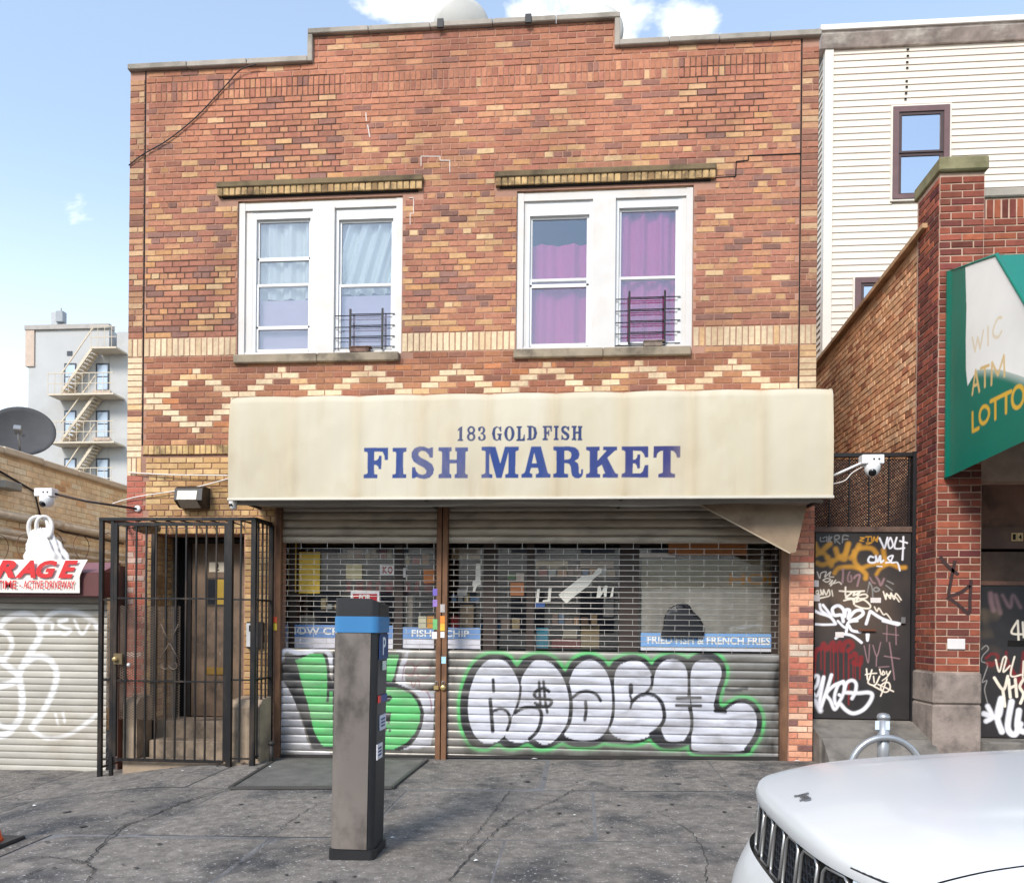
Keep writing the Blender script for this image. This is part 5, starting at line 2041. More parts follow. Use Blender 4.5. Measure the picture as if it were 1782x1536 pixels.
# return to the wall on the right, posts at the wall
cbar('post', (pr + .005, -.03, ground(pr, 0) - .02), (pr + .005, -.03, zt_c), .05, .04)
for y_ in (905, 1043, 1183, 1318):
    z_ = at(440, y_, CYF)[1]
    cbar('return_rail', (pr, CYF + .025, z_), (pr + .005, -.05, z_), .018, .02, side=(0, 0, 1))
for k in (1, 2, 3):
    y_ = CYF + k * .115
    cbar('bar', (pr, y_, zg0 + .02), (pr, y_, zt_c), .016, .016)
# return on the left
for y_ in (905, 1043, 1183, 1335):
    z_ = at(190, y_, CYF)[1]
    cbar('return_rail', (pl, CYF + .02, z_), (pl, -.02, z_), .018, .02, side=(0, 0, 1))
cbar('post', (pl + .33, -.03, ground(pl, 0) - .02), (pl + .33, -.03, zt_c), .04, .04)
cbar('top_rail', (pr, CYF + .025, zt_c + .01), (pr, -.02, zt_c + .01), .03, .045, side=(0, 0, 1))
cbar('top_rail', (pl, CYF + .025, zt_c + .01), (pl, -.02, zt_c + .01), .03, .045, side=(0, 0, 1))
for k in range(9):
    x = pl + (pr - pl) * (k + 1) / 10
    cbar('roof_bar', (x, CYF + .026, zt_c + .006), (x, -.02, zt_c + .006), .014, .014, side=(0, 0, 1))
# expanded-metal infill
m_mesh = mat('expanded_metal', (112, 98, 86), rough=.5, metal=.4, var=.3, vscale=9)


def diamond_mesh(name, fr, u0, u1, v0, v1, du, dv, r, material, parent):
    q = MB()
    def seg(a, b):
        p, q_ = fr.p(*a), fr.p(*b)
        q.bar(p, q_, r * 2, r * 2, side=fr.N)
    nu_, nv_ = int((u1 - u0) / du), int((v1 - v0) / dv)
    for i in range(nu_):
        for j in range(nv_):
            u, v = u0 + i * du, v0 + j * dv
            seg((u, v + dv / 2), (u + du / 2, v + dv))
            seg((u + du / 2, v + dv), (u + du, v + dv / 2))
            seg((u, v + dv / 2), (u + du / 2, v))
            seg((u + du / 2, v), (u + du, v + dv / 2))
    o = q.obj(name, material, parent, fix=False)
    o['kind'] = 'stuff'
    return o


MF = Frame((0, CYF + .022, 0), (1, 0, 0), (0, 0, 1), (0, -1, 0))
diamond_mesh('mesh_infill', MF, at(206, 1100, CYF)[0], at(316, 1100, CYF)[0], at(260, 1252, CYF)[1], at(260, 1050, CYF)[1], .046, .028, .0020, m_mesh, cage)
diamond_mesh('mesh_infill', Frame((0, CYF + .3, 0), (1, 0, 0), (0, 0, 1), (0, -1, 0)), pl + .04, g0 + .12, at(190, 1240, CYF)[1], at(190, 1050, CYF)[1], .046, .028, .0020, m_mesh, cage)
# ornament on the gate: two crossing leaves over scrolls
ox = at(296, 1120, CYF)[0]
oz = at(296, 1118, CYF)[1]
for s in (-1, 1):
    q = MB()
    q.tube([(ox, CYF - .012, oz), (ox + s * .05, CYF - .012, oz + .10), (ox + s * .10, CYF - .012, oz + .21)], .005, 6)
    q.tube([(ox, CYF - .012, oz), (ox + s * .06, CYF - .012, oz - .10), (ox + s * .11, CYF - .012, oz - .19)], .005, 6)
    q.obj('ornament', m_mesh, leaf)
    q = MB()
    pts = []
    for k in range(26):
        t = k / 25
        a_ = t * 4.6
        r_ = .055 * (1 - .62 * t)
        pts.append((ox + s * (.055 - r_ * math.cos(a_)), CYF - .012, oz - .24 - r_ * math.sin(a_)))
    q.tube(pts, .005, 6)
    q.obj('scroll', m_mesh, leaf)
# lock case and knob
a = at(205, 1146, CYF)
q = MB()
q.bevbox(a[0] + .02, CYF - .025, a[1], .05, .012, .06, .004)
q.obj('lock_plate', mat('lock_plate', (112, 96, 70), rough=.5, metal=.3, var=.2), leaf)
q = MB()
q.lathe([(.001, -.075), (.022, -.075), (.026, -.06), (.026, -.03), (.03, -.026), (.001, -.02)], (a[0], CYF, a[1]), 16, 'Y')
q.obj('knob', m_brass, leaf)
a = at(227, 1156, CYF)
q = MB()
q.lathe([(.001, -.05), (.014, -.05), (.02, -.04), (.02, -.02), (.001, -.02)], (a[0], CYF, a[1]), 14, 'Y')
q.obj('pull_knob', m_white, leaf)
# chain hanging inside the left post
ch = thing('chain', 'hanging galvanised chain by the left post of the cage', 'chain', (pl + .03, CYF + .03, .3))
x_ = at(186, 1100, CYF)[0]
z0_, z1_ = at(186, 1230, CYF)[1], at(186, 1060, CYF)[1]
q = MB()
nlk = int((z1_ - z0_) / .022)
for k in range(nlk):
    z_ = z0_ + k * .022
    s = .010
    pts = []
    for j in range(8):
        a_ = 2 * math.pi * j / 8
        dx_, dz_ = .008 * math.cos(a_), .016 * math.sin(a_)
        pts.append((x_ + (dx_ if k % 2 else 0), CYF + .03 + (0 if k % 2 else dx_), z_ + dz_))
    q.tube(pts, .0028, 4, closed=True)
o = q.obj('chain_links', m_bracket, ch)
o['kind'] = 'stuff'
# stub standpipe by the shutter
x_, y_ = at_z(472, 1328, -.07)
sp = thing('standpipe', 'short dark capped pipe stub standing by the left shutter', 'pipe', (x_, y_, ground(x_, y_)))
gz = ground(x_, y_)
q = MB()
q.lathe([(.024, -.02), (.024, .20)], (x_, y_, gz), 14)
q.obj('pipe', m_steel_dark, sp)
q = MB()
q.lathe([(.001, .20), (.034, .20), (.036, .215), (.034, .232), (.02, .24), (.001, .242)], (x_, y_, gz), 14)
q.obj('cap', m_steel_dark, sp)
# bird-nest of rubbish and a small sign stuck on top of the cage
a = f3(256, 915, CYF + .12)
q = MB()
r_ = np.random.RandomState(4)
v, f = [], []
for i in range(7):
    for j in range(14):
        th, ph = math.pi * i / 6, 2 * math.pi * j / 14
        k = 1 + r_.uniform(-.3, .3)
        v.append((a[0] + .14 * k * math.sin(th) * math.cos(ph), a[1] + .08 * k * math.sin(th) * math.sin(ph), a[2] - .02 + .06 * k * math.cos(th)))
for i in range(6):
    for j in range(14):
        f.append((i * 14 + j, i * 14 + (j + 1) % 14, (i + 1) * 14 + (j + 1) % 14, (i + 1) * 14 + j))
q.add(v, f)
tag(q.obj('crumpled_bag', mat('dirty_bag', (158, 126, 92), rough=.8, var=.5, vscale=25, dirt=(40, 42, 50), dirt_amt=.9, dirt_scale=9)), 'crumpled dirty bag stuffed under the top left of the cage', 'bag')

# ------------------------------------------------------------------ security cameras
m_camw = mat('camera_white', (232, 230, 228), rough=.35, var=.03)
m_lens = mat('camera_lens', (18, 18, 20), rough=.12, var=0)


def turret(label, c, arm, face=-1, small_=False):
    t = thing('security_camera', label, 'security camera', c, 'turret security cameras')
    s = .6 if small_ else 1
    x, y, z = c
    if not small_:
        q = MB()
        q.bevbox(x - .01, y, z + .085, .105, .06, .045, .006)
        bx = q.obj('junction_box', m_camw, t)
        for dx_ in (-.005, .045):
            q = MB()
            q.lathe([(.001, -.0625), (.010, -.0625), (.010, -.058), (.001, -.058)], (x + dx_, y, z + .085), 10, 'Y')
            q.obj('screw', m_lens, bx)
    q = MB()
    q.lathe([(.001, .045), (.075 * s, .042), (.078 * s, .02), (.074 * s, -.015), (.058 * s, -.05), (.035 * s, -.07), (.001, -.078)], (x, y, z), 22)
    hd = q.obj('turret', m_camw, t)
    q = MB()
    d = Vector((-.25, -.8, -.5)).normalized()
    c2 = Vector((x, y, z - .012))
    q.tube([c2 + d * .04 * s, c2 + d * .078 * s], .036 * s, 16)
    q.obj('lens', m_lens, hd)
    if arm:
        q = MB()
        q.tube(arm, .0125, 8)
        q.obj('arm', m_camw if face > 0 else m_cable, t)
    return t


c = f3(1518, 812, -.62)
c = (c[0], c[1], c[2] - .02)
turret('white turret camera on an arm right of the cream awning', c, [(c[0] - .10, c[1], c[2] + .06), f3(1449, 828, -.6)], 1)
cable('camera_cable', 'white camera lead looping back to the cream awning end', [(c[0] - .06, c[1], c[2] + .04), f3(1484, 822, -.61), f3(1470, 836, -.6), f3(1449, 842, -.6)], .006, m_wcable)
c = f3(82, 866, -.35)
turret('white turret camera on a long arm in front of the tan garage wall', (c[0], c[1], c[2] - .03), [(c[0] + .09, c[1], c[2] + .045), f3(150, 872, -.2), f3(238, 885, -.03)], -1)
q = MB()
a = f3(240, 885, -.012)
q.lathe([(.001, -.02), (.034, -.02), (.038, -.008), (.038, .002), (.001, .002)], a, 18, 'Y')
tag(q.obj('mounting_plate', m_camw), 'round white mounting plate of the long camera arm on the red pier', 'plate')
c = f3(406, 876, -.62)
turret('tiny dark dome camera under the left end of the cream awning', (c[0], c[1], c[2] + .01), None, 1, True)
# ================================================================== left: driveway garage and the wall beyond
m_buff = mat('buff_brick', attr=True, rough=.9, var=.2, vscale=11, bump=.5, bscale=70, dirt=(214, 170, 124), dirt_amt=.3, dirt_scale=1.4)
m_buffm = mat('buff_mortar', (226, 196, 160), rough=.95, var=.3, vscale=2, bump=.4, dirt=(150, 116, 82), dirt_amt=.6, dirt_scale=1.1)
WX = -7.6
lw = thing('buff_brick_wall', 'weathered cream painted brick wall running back beside the garage', 'wall', (WX, 3, 0))
q = MB()
q.box(WX - .3, WX, .35, 9, -.4, 3.66)
q.obj('wall_core', m_buffm, lw)
GFr = Frame((WX, 0, 0), (0, 1, 0), (0, 0, 1), (1, 0, 0))
P_BUFF = [(5, (248, 226, 192)), (3, (244, 216, 178)), (2, (250, 232, 204)), (.7, (232, 190, 146)), (.3, (200, 156, 116))]
lay(lw, bond(GFr, .4, 8.9, 1.9, 3.62, .245, .0815, lambda u, v, r: pick(P_BUFF, .07)), m_buff, 300, d=.007)
yy_ = np.linspace(.3, 9, 12)
for a, b in zip(yy_[:-1], yy_[1:]):
    q = MB()
    dz_ = rng.uniform(-.012, .012)
    q.bevbox(WX - .13, (a + b) / 2, 3.70 + dz_, .20, (b - a) / 2 - .003, .045, .015)
    q.obj('coping', mat('terracotta_coping', (214, 196, 172), rough=.85, var=.2, vscale=4, dirt=(128, 108, 88), dirt_amt=.6), lw)
m_pipe = mat('pipe_paint', (222, 202, 176), rough=.55, var=.15, vscale=6, dirt=(170, 132, 96), dirt_amt=.5, dirt_scale=4)
for lab, py, r_, ys in (('thick pale pipe running along the upper cream wall', 893, .055, (.4, 8.8)), ('short pale conduit below the thick pipe on the cream wall', 922, .045, (.4, 2.3)), ('second pale pipe lower on the cream wall', 932, .032, (.4, 8.8)), ('third pale pipe lowest on the cream wall', 948, .03, (2.2, 8.8))):
    z_ = at_x(0, py, WX + .08)[1]
    q = MB()
    q.tube([(WX + .08, ys[0], z_), (WX + .08, (ys[0] + ys[1]) / 2, z_ - .01), (WX + .08, ys[1], z_)], r_, 12)
    pp = q.obj('wall_pipe', m_pipe)
    tag(pp, lab, 'pipe', 'pipes along the cream wall')
    for yk in np.arange(ys[0] + .4, ys[1], 1.35):
        q = MB()
        q.tube([(WX + .08, yk, z_), (WX + .08, yk + .07, z_)], r_ * 1.16, 12)
        q.obj('coupling', m_pipe, pp)
q = MB()
P = [at_x(0, 820, WX + .03), at_x(60, 855, WX + .03), at_x(72, 905, WX + .03), at_x(110, 925, WX + .03), at_x(215, 946, WX + .03)]
q.tube([(WX + .03, p[0], p[1]) for p in P], .014, 6)
tag(q.obj('cable', m_cable), 'rusty brown cable bending down the cream wall', 'cable')
q = MB()
p = at_x(12, 845, WX + .1)
q.bevbox(WX + .11, p[0], p[1], .09, .16, .05, .01)
tag(q.obj('wall_light', mat('grey_fitting', (150, 146, 138), rough=.6)), 'grey fitting fixed at the left end of the cream wall', 'light fitting')
# grey dish on the wall top
dg = mat('dish_dark', (74, 74, 76), rough=.85, var=.12)
dc = f3(38, 752, 2.3)
t = dish('dark grey oval satellite dish above the cream wall', dc, .42, (.42, -.75, .35), dg, None)

# ---- garage front
GYF = -.12
m_gslat = mat('garage_steel', attr=True, rough=.5, var=.1, vscale=3, stretch=(1, 1, 4), dirt=(150, 134, 110), dirt_amt=.35, dirt_scale=1.6)
cvg = Canvas(-8.4, -5.2, -.4, 1.8, .006)


def GP(px, py):
    return at(px, py, GYF)


def z8(pts):
    return [GP(x / 2.342, 880 + y / 2.342) for x, y in pts]


gw = lin(240, 238, 236)
for pts, wd in (([(0, 490), (30, 460), (90, 440), (140, 455), (165, 490), (160, 540), (130, 590), (100, 640), (75, 690)], .075),
                ([(0, 500), (40, 530), (50, 570), (30, 610), (0, 625)], .06), ([(0, 620), (40, 660), (75, 690), (90, 760), (85, 850), (40, 920), (0, 935)], .07),
                ([(110, 640), (150, 612), (200, 625), (232, 680), (215, 760), (170, 850), (130, 900)], .065), ([(165, 480), (220, 435), (300, 430), (380, 465), (398, 500)], .06),
                ([(0, 735), (60, 715), (80, 690)], .07), ([(130, 910), (190, 945), (270, 935), (340, 895), (395, 850)], .045), ([(75, 700), (95, 780), (80, 880), (30, 900), (0, 890)], .05)):
    cvg.stroke(z8(pts), wd, gw, .02, .92)
for pts in ([(180, 475), (215, 480), (210, 515)], [(180, 520), (240, 518)], [(275, 465), (240, 478), (260, 495), (290, 505), (270, 522), (240, 515)], [(305, 465), (335, 522), (365, 480)], [(240, 468), (275, 462)]):
    cvg.stroke(z8(pts), .032, gw, .012, .95)
for pts in ([(228, 848), (238, 890)], [(258, 842), (265, 880)]):
    cvg.stroke(z8(pts), .03, gw, .012, .9)
gs = thing('garage_shutter', 'cream steel garage roll-down door with looping white graffiti', 'garage door', (-6.4, GYF, ground(-6.4, GYF)))
gx0, gx1 = -8.4, at(172, 1100, GYF)[0] + .10
zb, ztp = -.34, at(100, 1040, GYF)[1]
gpitch = .0775
us_ = np.arange(gx0, gx1, .010)
z_ = ztp + .1
while z_ > zb:
    zr, yr = shutter_rows(z_ - gpitch, z_, 9)
    U, Z = np.meshgrid(us_, zr)
    Y = GYF + np.broadcast_to(yr[:, None], U.shape) * .95
    c_, al_ = cvg.sample(U, Z)
    nn = fbm(U * 1.5, Z * 7, int(z_ * 77) % 91, 3)
    b_ = np.array(lin(186, 180, 168)) * (.82 + .3 * nn)[..., None] * rng.uniform(.95, 1.04)
    grid_obj('slat', np.stack([U, Y, Z], -1), np.concatenate([b_ * (1 - al_[..., None]) + c_, np.ones(al_.shape + (1,))], -1), m_gslat, gs)
    z_ -= gpitch
q = MB()
q.box(gx0, gx1, GYF - .01, GYF + .03, zb - .05, zb + .03)
q.obj('bottom_bar', m_steel_dark, gs)
# maroon valance box
m_maroon = mat('maroon_vinyl', (96, 52, 50), rough=.6, var=.15, vscale=4)
m_maroon2 = mat('maroon_vinyl_top', (128, 84, 86), rough=.55, var=.15, vscale=4)
a, b = at(60, 1037, GYF - .28), at(60, 978, GYF - .28)
mxx1 = at(176, 1000, GYF - .28)[0]
mar = thing('maroon_canopy', 'low maroon canopy box over the garage door', 'canopy', (-6.3, GYF - .2, a[1]))
q = MB()
q.box(-8.4, mxx1, GYF - .28, GYF + .1, a[1], b[1] - .11, bev=.008)
q.obj('valance', m_maroon, mar)
q = MB()
q.prism([(GYF - .276, b[1] - .108), (GYF + .1, b[1] - .108), (GYF + .1, b[1] + .03)], -8.4, mxx1 - .003, 'X')
q.obj('canopy_top', m_maroon2, mar)
# GARAGE banner
BY = GYF - .32
BF = Frame((0, BY, 0), (1, 0, 0), (0, 0, 1), (0, -1, 0))
bl, br = -8.3, at(139, 1000, BY)[0]
bz0, bz1 = at(70, 1031, BY)[1], at(70, 973, BY)[1]
ban = thing('garage_banner', 'white GARAGE banner with red letters tied over the maroon canopy', 'banner', ((bl + br) / 2, BY, bz0))
U, V = np.meshgrid(np.linspace(bl, br, 90), np.linspace(bz0, bz1, 14))
sv = (V - bz0) / (bz1 - bz0)
Yw = BY + .012 * np.sin(U * 5) * sv + .05 * np.clip(sv - .72, 0, 1) ** 1.3 * 2.5
Uw = U + .08 * np.clip((U - br + .25) / .25, 0, 1) * np.clip(sv - .5, 0, 1) * 2
grid_obj('banner_cloth', np.stack([Uw, Yw, V], -1), None, mat('banner_white', (232, 224, 212), rough=.6, var=.06, vscale=3), ban)
m_red = mat('banner_red', (206, 38, 40), rough=.6, var=.1)
BT = Frame((0, BY - .016, 0), (1, 0, 0), (0, 0, 1), (0, -1, 0))
gx = [at(px, 1000, BY)[0] for px in (-88, 136)]
hz = bz1 - bz0
for chh, x0p, x1p in (('G', -112, -76), ('A', -76, -38), ('R', 0 - 8, 30), ('A', 28, 64), ('G', 64, 102), ('E', 103, 138)):
    text_obj('letter', chh, BT, at(x0p, 1000, BY)[0], at(x1p, 1000, BY)[0], bz0 + hz * .44, bz0 + hz * .97, .002, m_red, ban, bold=.045, shear=.35)
text_obj('small_lettering', 'ANY TIME', BT, at(-42, 1000, BY)[0], at(31, 1000, BY)[0], bz0 + hz * .12, bz0 + hz * .36, .002, m_red, ban, bold=.008)
text_obj('small_lettering', 'ACTIVE DRIVEWAY', BT, at(43, 1000, BY)[0], at(132, 1000, BY)[0], bz0 + hz * .12, bz0 + hz * .36, .002, m_red, ban, bold=.008)
q = MB()
xx, zz_ = at(37, 1019, BY)
q.box(xx - .008, xx + .008, BY - .019, BY - .016, zz_ - .008, zz_ + .008)
q.obj('bullet', m_red, ban)
# razor-wire coils
m_wire = mat('rusty_wire', (112, 78, 54), rough=.7, metal=.3, var=.25)
q = MB()
pts = []
x0_, x1_ = -8.2, at(200, 950, GYF + .1)[0]
zc = b[1] + .17
for k in range(420):
    t_ = k / 419
    a_ = t_ * 2 * math.pi * 8.5
    rr = .19 + .02 * math.sin(a_ * .37)
    pts.append((x0_ + (x1_ - x0_) * t_ + .08 * math.cos(a_ * 1.0), GYF + .12 + rr * math.cos(a_) * .8, zc + rr * math.sin(a_)))
q.tube(pts, .0045, 5)
for k in range(0, 420, 6):
    p = Vector(pts[k])
    q.bar(p + Vector((-.012, .006, -.008)), p + Vector((.012, -.006, .008)), .004, .004)
o = q.obj('razor_wire', m_wire)
tag(o, 'rusty coil of barbed wire running along the top of the garage front', 'barbed wire')
# white plastic sheet caught in the wire
r_ = np.random.RandomState(12)
a = f3(80, 955, GYF - .02)
v, f = [], []
NI, NJ = 44, 72
TH, PH = np.meshgrid(np.linspace(0, math.pi, NI), np.linspace(0, 2 * math.pi, NJ), indexing='ij')
Hh = np.cos(TH)
ridge = np.abs(fbm(PH * 1.6 + 3, Hh * 2.2 + 7, 77, 4) - .5) * 2
prof_h = np.array([-1, -.85, -.5, -.1, .3, .6, .85, 1.0])
prof_w = np.array([.30, .32, .30, .25, .19, .14, .12, .05])
wd_ = np.interp(Hh, prof_h, prof_w) / np.maximum(np.sin(TH), .35)
kk = .92 + .28 * ridge + .10 * np.sin(5 * PH + 2.5 * Hh) + .06 * np.sin(11 * PH - 3 * Hh)
kk[:, -1] = kk[:, 0]
for i in range(NI):
    for j in range(NJ):
        h_ = Hh[i, j]
        v.append((a[0] + wd_[i, j] * kk[i, j] * math.sin(TH[i, j]) * math.cos(PH[i, j]) - .06 * h_, a[1] + .11 * kk[i, j] * math.sin(TH[i, j]) * math.sin(PH[i, j]), a[2] - .06 + .30 * h_ + .05 * (kk[i, j] - 1)))
for i in range(NI - 1):
    for j in range(NJ - 1):
        f.append((i * NJ + j, i * NJ + j + 1, (i + 1) * NJ + j + 1, (i + 1) * NJ + j))
q = MB()
q.add(v, f, smooth=True)
for (ox_, sx_) in ((-.02, .11), (.05, .085)):
    hp = [(a[0] - .06 + ox_ + sx_ * math.cos(t_), a[1] - .02 + .03 * math.sin(2 * t_), a[2] + .20 + .17 * math.sin(t_)) for t_ in np.linspace(-.5, math.pi + .5, 16)]
    q.tube(hp, [.03, .028, .026, .024, .022, .02, .02, .02, .02, .02, .02, .022, .024, .026, .028, .03], 7)
tag(q.obj('plastic_bag', mat('white_plastic', (236, 232, 226), rough=.35, var=.04)), 'white plastic bag with handles caught in the barbed wire over the garage', 'bag')
# dark side post of the garage
q = MB()
x_ = mxx1
q.box(x_ + .005, XL - .02, GYF + .02, GYF + .3, -.4, 2.1)
tag(q.obj('garage_jamb', mat('garage_jamb', (92, 70, 62), rough=.8, var=.2)), 'dark jamb between the garage door and the red brick pier', 'jamb')

# ================================================================== distant apartment house
AY = 29.0
m_apt = mat('painted_grey_brick', (184, 184, 183), rough=.9, var=.07, vscale=.6, dirt=(160, 158, 154), dirt_amt=.5, dirt_scale=.35)
m_aptd = mat('apt_edge_brick', (196, 176, 160), rough=.9, var=.1)
m_fe = mat('fire_escape_cream', (204, 190, 168), rough=.6, var=.06)
m_awin = mat('apt_window_dark', (58, 62, 70), rough=.3, var=.1)
m_aglass = mat('apt_glass', (176, 192, 210), rough=.08, spec=.8, var=.15, vscale=.8)
apt = thing('apartment_building', 'distant pale grey apartment house with zigzag fire escape', 'building', at(120, 1000, AY)[0:1] + (AY, 0))


def A(px, py, Y=AY):
    return at(px, py, Y)


ax0, az1 = A(50, 575)
ax1 = A(190, 575)[0]
q = MB()
q.box(ax0, ax1, AY, AY + 14, -.5, az1)
q.obj('wall', m_apt, apt)
q = MB()
q.box(ax1, ax1 + 9, AY + .02, AY + 13.9, -.5, A(195, 612)[1])
q.obj('wall_bay', m_apt, apt)
q = MB()
q.box(A(203, 580)[0], ax1 + 9, AY + .02, AY + 13.9, A(195, 612)[1], A(210, 577)[1])
q.obj('parapet', m_apt, apt)
q = MB()
q.box(ax0 - .12, A(61, 600)[0], AY - .08, AY + .5, A(55, 638)[1], az1 + .12)
q.obj('corner_pier', m_aptd, apt)
q = MB()
q.box(ax0 - .15, ax1 + .05, AY - .12, AY + .4, az1, az1 + .22)
q.obj('cornice', mat('apt_cornice', (170, 164, 158), rough=.9), apt)
for (y0, y1) in ((632, 680), (714, 762), (797, 842)):
    for (x0, x1) in ((112, 133), (167, 190)):
        a, b = A(x0, y1), A(x1, y0)
        q = MB()
        q.box(a[0], b[0], AY - .03, AY + .02, a[1], b[1])
        wn = q.obj('window', m_awin, apt)
        for (s0, s1) in ((.03, .48), (.52, .93)):
            q = MB()
            q.box(a[0] + (b[0] - a[0]) * .14, b[0] - (b[0] - a[0]) * .08, AY - .05, AY - .03, a[1] + (b[1] - a[1]) * s0, a[1] + (b[1] - a[1]) * s1)
            q.obj('pane', m_aglass, wn)
        q = MB()
        q.box(a[0] - .1, b[0] + .1, AY - .12, AY, a[1] - .14, a[1])
        q.obj('sill', m_aptd, wn)
q = MB()
a, b = A(117, 619), A(126, 611)
q.box(a[0], b[0], AY - .03, AY + .02, a[1], b[1])
q.obj('vent', m_awin, apt)
fe = thing('fire_escape', 'cream iron fire escape zigzagging down the distant apartment house', 'fire escape', (A(140, 900)[0], AY, 0))
FY = AY - .95
for y_, x0, x1 in ((685, 83, 197), (769, 85, 198), (605, 158, 202), (850, 85, 198)):
    z_ = A(0, y_, FY)[1] + (A(140, y_, FY)[1] - A(0, y_, FY)[1])
    xa, xb = A(x0, y_, FY)[0], A(x1, y_, FY)[0]
    q = MB()
    q.box(xa, xb, FY, AY - .02, z_ - .05, z_ + .03)
    q.obj('landing', m_fe, fe)
    q = MB()
    for k in range(int((xb - xa) / .35) + 1):
        x = xa + k * .35
        q.bar((x, FY, z_), (x, FY, z_ + 1.0), .02, .02)
    q.bar((xa, FY, z_ + 1.0), (xb, FY, z_ + 1.0), .035, .035)
    q.bar((xa, FY, z_ + .5), (xb, FY, z_ + .5), .03, .03)
    q.obj('railing', m_fe, fe)
for (p0, p1) in (((162, 603), (106, 684)), ((166, 686), (106, 768)), ((165, 770), (112, 848))):
    a, b = A(*p0, FY + .3), A(*p1, FY + .3)
    for dy in (0, .55):
        q = MB()
        q.bar((a[0], FY + .3 + dy, a[1]), (b[0], FY + .3 + dy, b[1]), .12, .05)
        q.obj('stringer', m_fe, fe)
    for k in range(1, 14):
        t_ = k / 14
        q = MB()
        q.box(a[0] + (b[0] - a[0]) * t_ - .14, a[0] + (b[0] - a[0]) * t_ + .14, FY + .32, FY + .83, a[1] + (b[1] - a[1]) * t_ - .02, a[1] + (b[1] - a[1]) * t_ + .02)
        q.obj('tread', m_fe, fe)
    q = MB()
    q.bar((a[0], FY + .28, a[1] + .9), (b[0], FY + .28, b[1] + .9), .05, .05)
    q.obj('handrail', m_fe, fe)
an = thing('rooftop_antenna', 'grey antenna cabinet on the distant apartment roof', 'antenna', (A(100, 577)[0], AY + 1, az1))
a, b = A(88, 576, AY + 1), A(100, 542, AY + 1)
q = MB()
q.box(a[0], b[0], AY + 1, AY + 1.4, a[1] - .4, b[1], bev=.03)
q.obj('panel', mat('antenna_grey', (176, 178, 180), rough=.6), an)
a, b = A(96, 560, AY + .6), A(109, 540, AY + .6)
q = MB()
q.box(a[0], b[0], AY + .6, AY + .95, a[1], b[1], bev=.03)
q.obj('radio_box', mat('antenna_box', (150, 154, 158), rough=.6), an)
q = MB()
a, b, c = A(104, 577, AY + .8), A(106, 536, AY + .8), A(126, 577, AY + .8)
q.bar((a[0], AY + .8, a[1] - .4), (b[0], AY + .8, b[1]), .07, .07)
q.obj('mast', m_bracket, an)
q = MB()
q.bar((b[0], AY + .8, b[1] - .5), (c[0], AY + .8, c[1] - .3), .12, .12)
q.obj('strut', m_bracket, an)

# low pale row, unseen, added across the street to shape the shop-glass reflection
m_opp = mat('added_row_brick', (216, 200, 178), rough=.9, var=.2, vscale=.5)
opp = thing('added_opposite_row', 'pale unseen row added across the street for the shop glass reflection', 'building', (0, -31, 0))
q = MB()
q.box(-45, 45, -38, -31, -.6, 8.5)
q.obj('wall', m_opp, opp)
for k in range(24):
    for zz_ in (1.2, 5.2):
        q = MB()
        x = -42 + k * 3.5
        q.box(x, x + 1.7, -31.0, -30.93, zz_, zz_ + 2.0)
        q.obj('window', m_awin, opp)
# ================================================================== right: dark brick corner shop
m_rbrick = mat('dark_red_brick', attr=True, rough=.85, var=.2, vscale=14, bump=.4, bscale=85, spec=.3)
m_rmortar = mat('pale_mortar', (184, 154, 134), rough=.95, var=.25, vscale=5, bump=.3)
m_cbrick = mat('common_brick', attr=True, rough=.92, var=.28, vscale=12, bump=.6, bscale=60, dirt=(116, 84, 62), dirt_amt=.55, dirt_scale=1.3)
m_cmortar = mat('common_mortar', (204, 160, 124), rough=.95, var=.35, vscale=2.2, bump=.5)
PX0, PX1, PYF = 3.637, 4.075, -.25
P_RED = [(4, (130, 70, 56)), (3, (116, 62, 50)), (2, (150, 82, 62)), (.8, (100, 54, 46)), (.5, (162, 92, 66))]
P_COM = [(4, (226, 174, 132)), (3, (218, 162, 120)), (2, (232, 186, 146)), (1.4, (202, 142, 106)), (1, (182, 120, 88))]
rb = thing('corner_shop_building', 'dark red brick shop building with corner pillar and green awning at the right', 'building', (PX0, PYF, 0))
ZB = at(1660, 1172, PYF)[1]
ZP = 6.14
q = MB()
q.box(PX0, PX1, PYF, .30, ground(3.8, 0) - .3, ZP)
q.obj('pillar_core', m_rmortar, rb)
RF = Frame((0, PYF, 0), (1, 0, 0), (0, 0, 1), (0, -1, 0))
RS = Frame((PX0, 0, 0), (0, 1, 0), (0, 0, 1), (-1, 0, 0))
RC = .0735
bl_ = bond(RF, PX0 - .004, PX1, ZB + .02, ZP - .01, .222, RC, lambda u, v, r: pick(P_RED, .1), joint=.012, start=PX0)
bl_ += bond(RS, PYF, .26, ZB + .02, ZP - .01, .222, RC, lambda u, v, r: pick(P_RED, .12), joint=.012, start=PYF - .1)
lay(rb, bl_, m_rbrick, 300, d=.009)
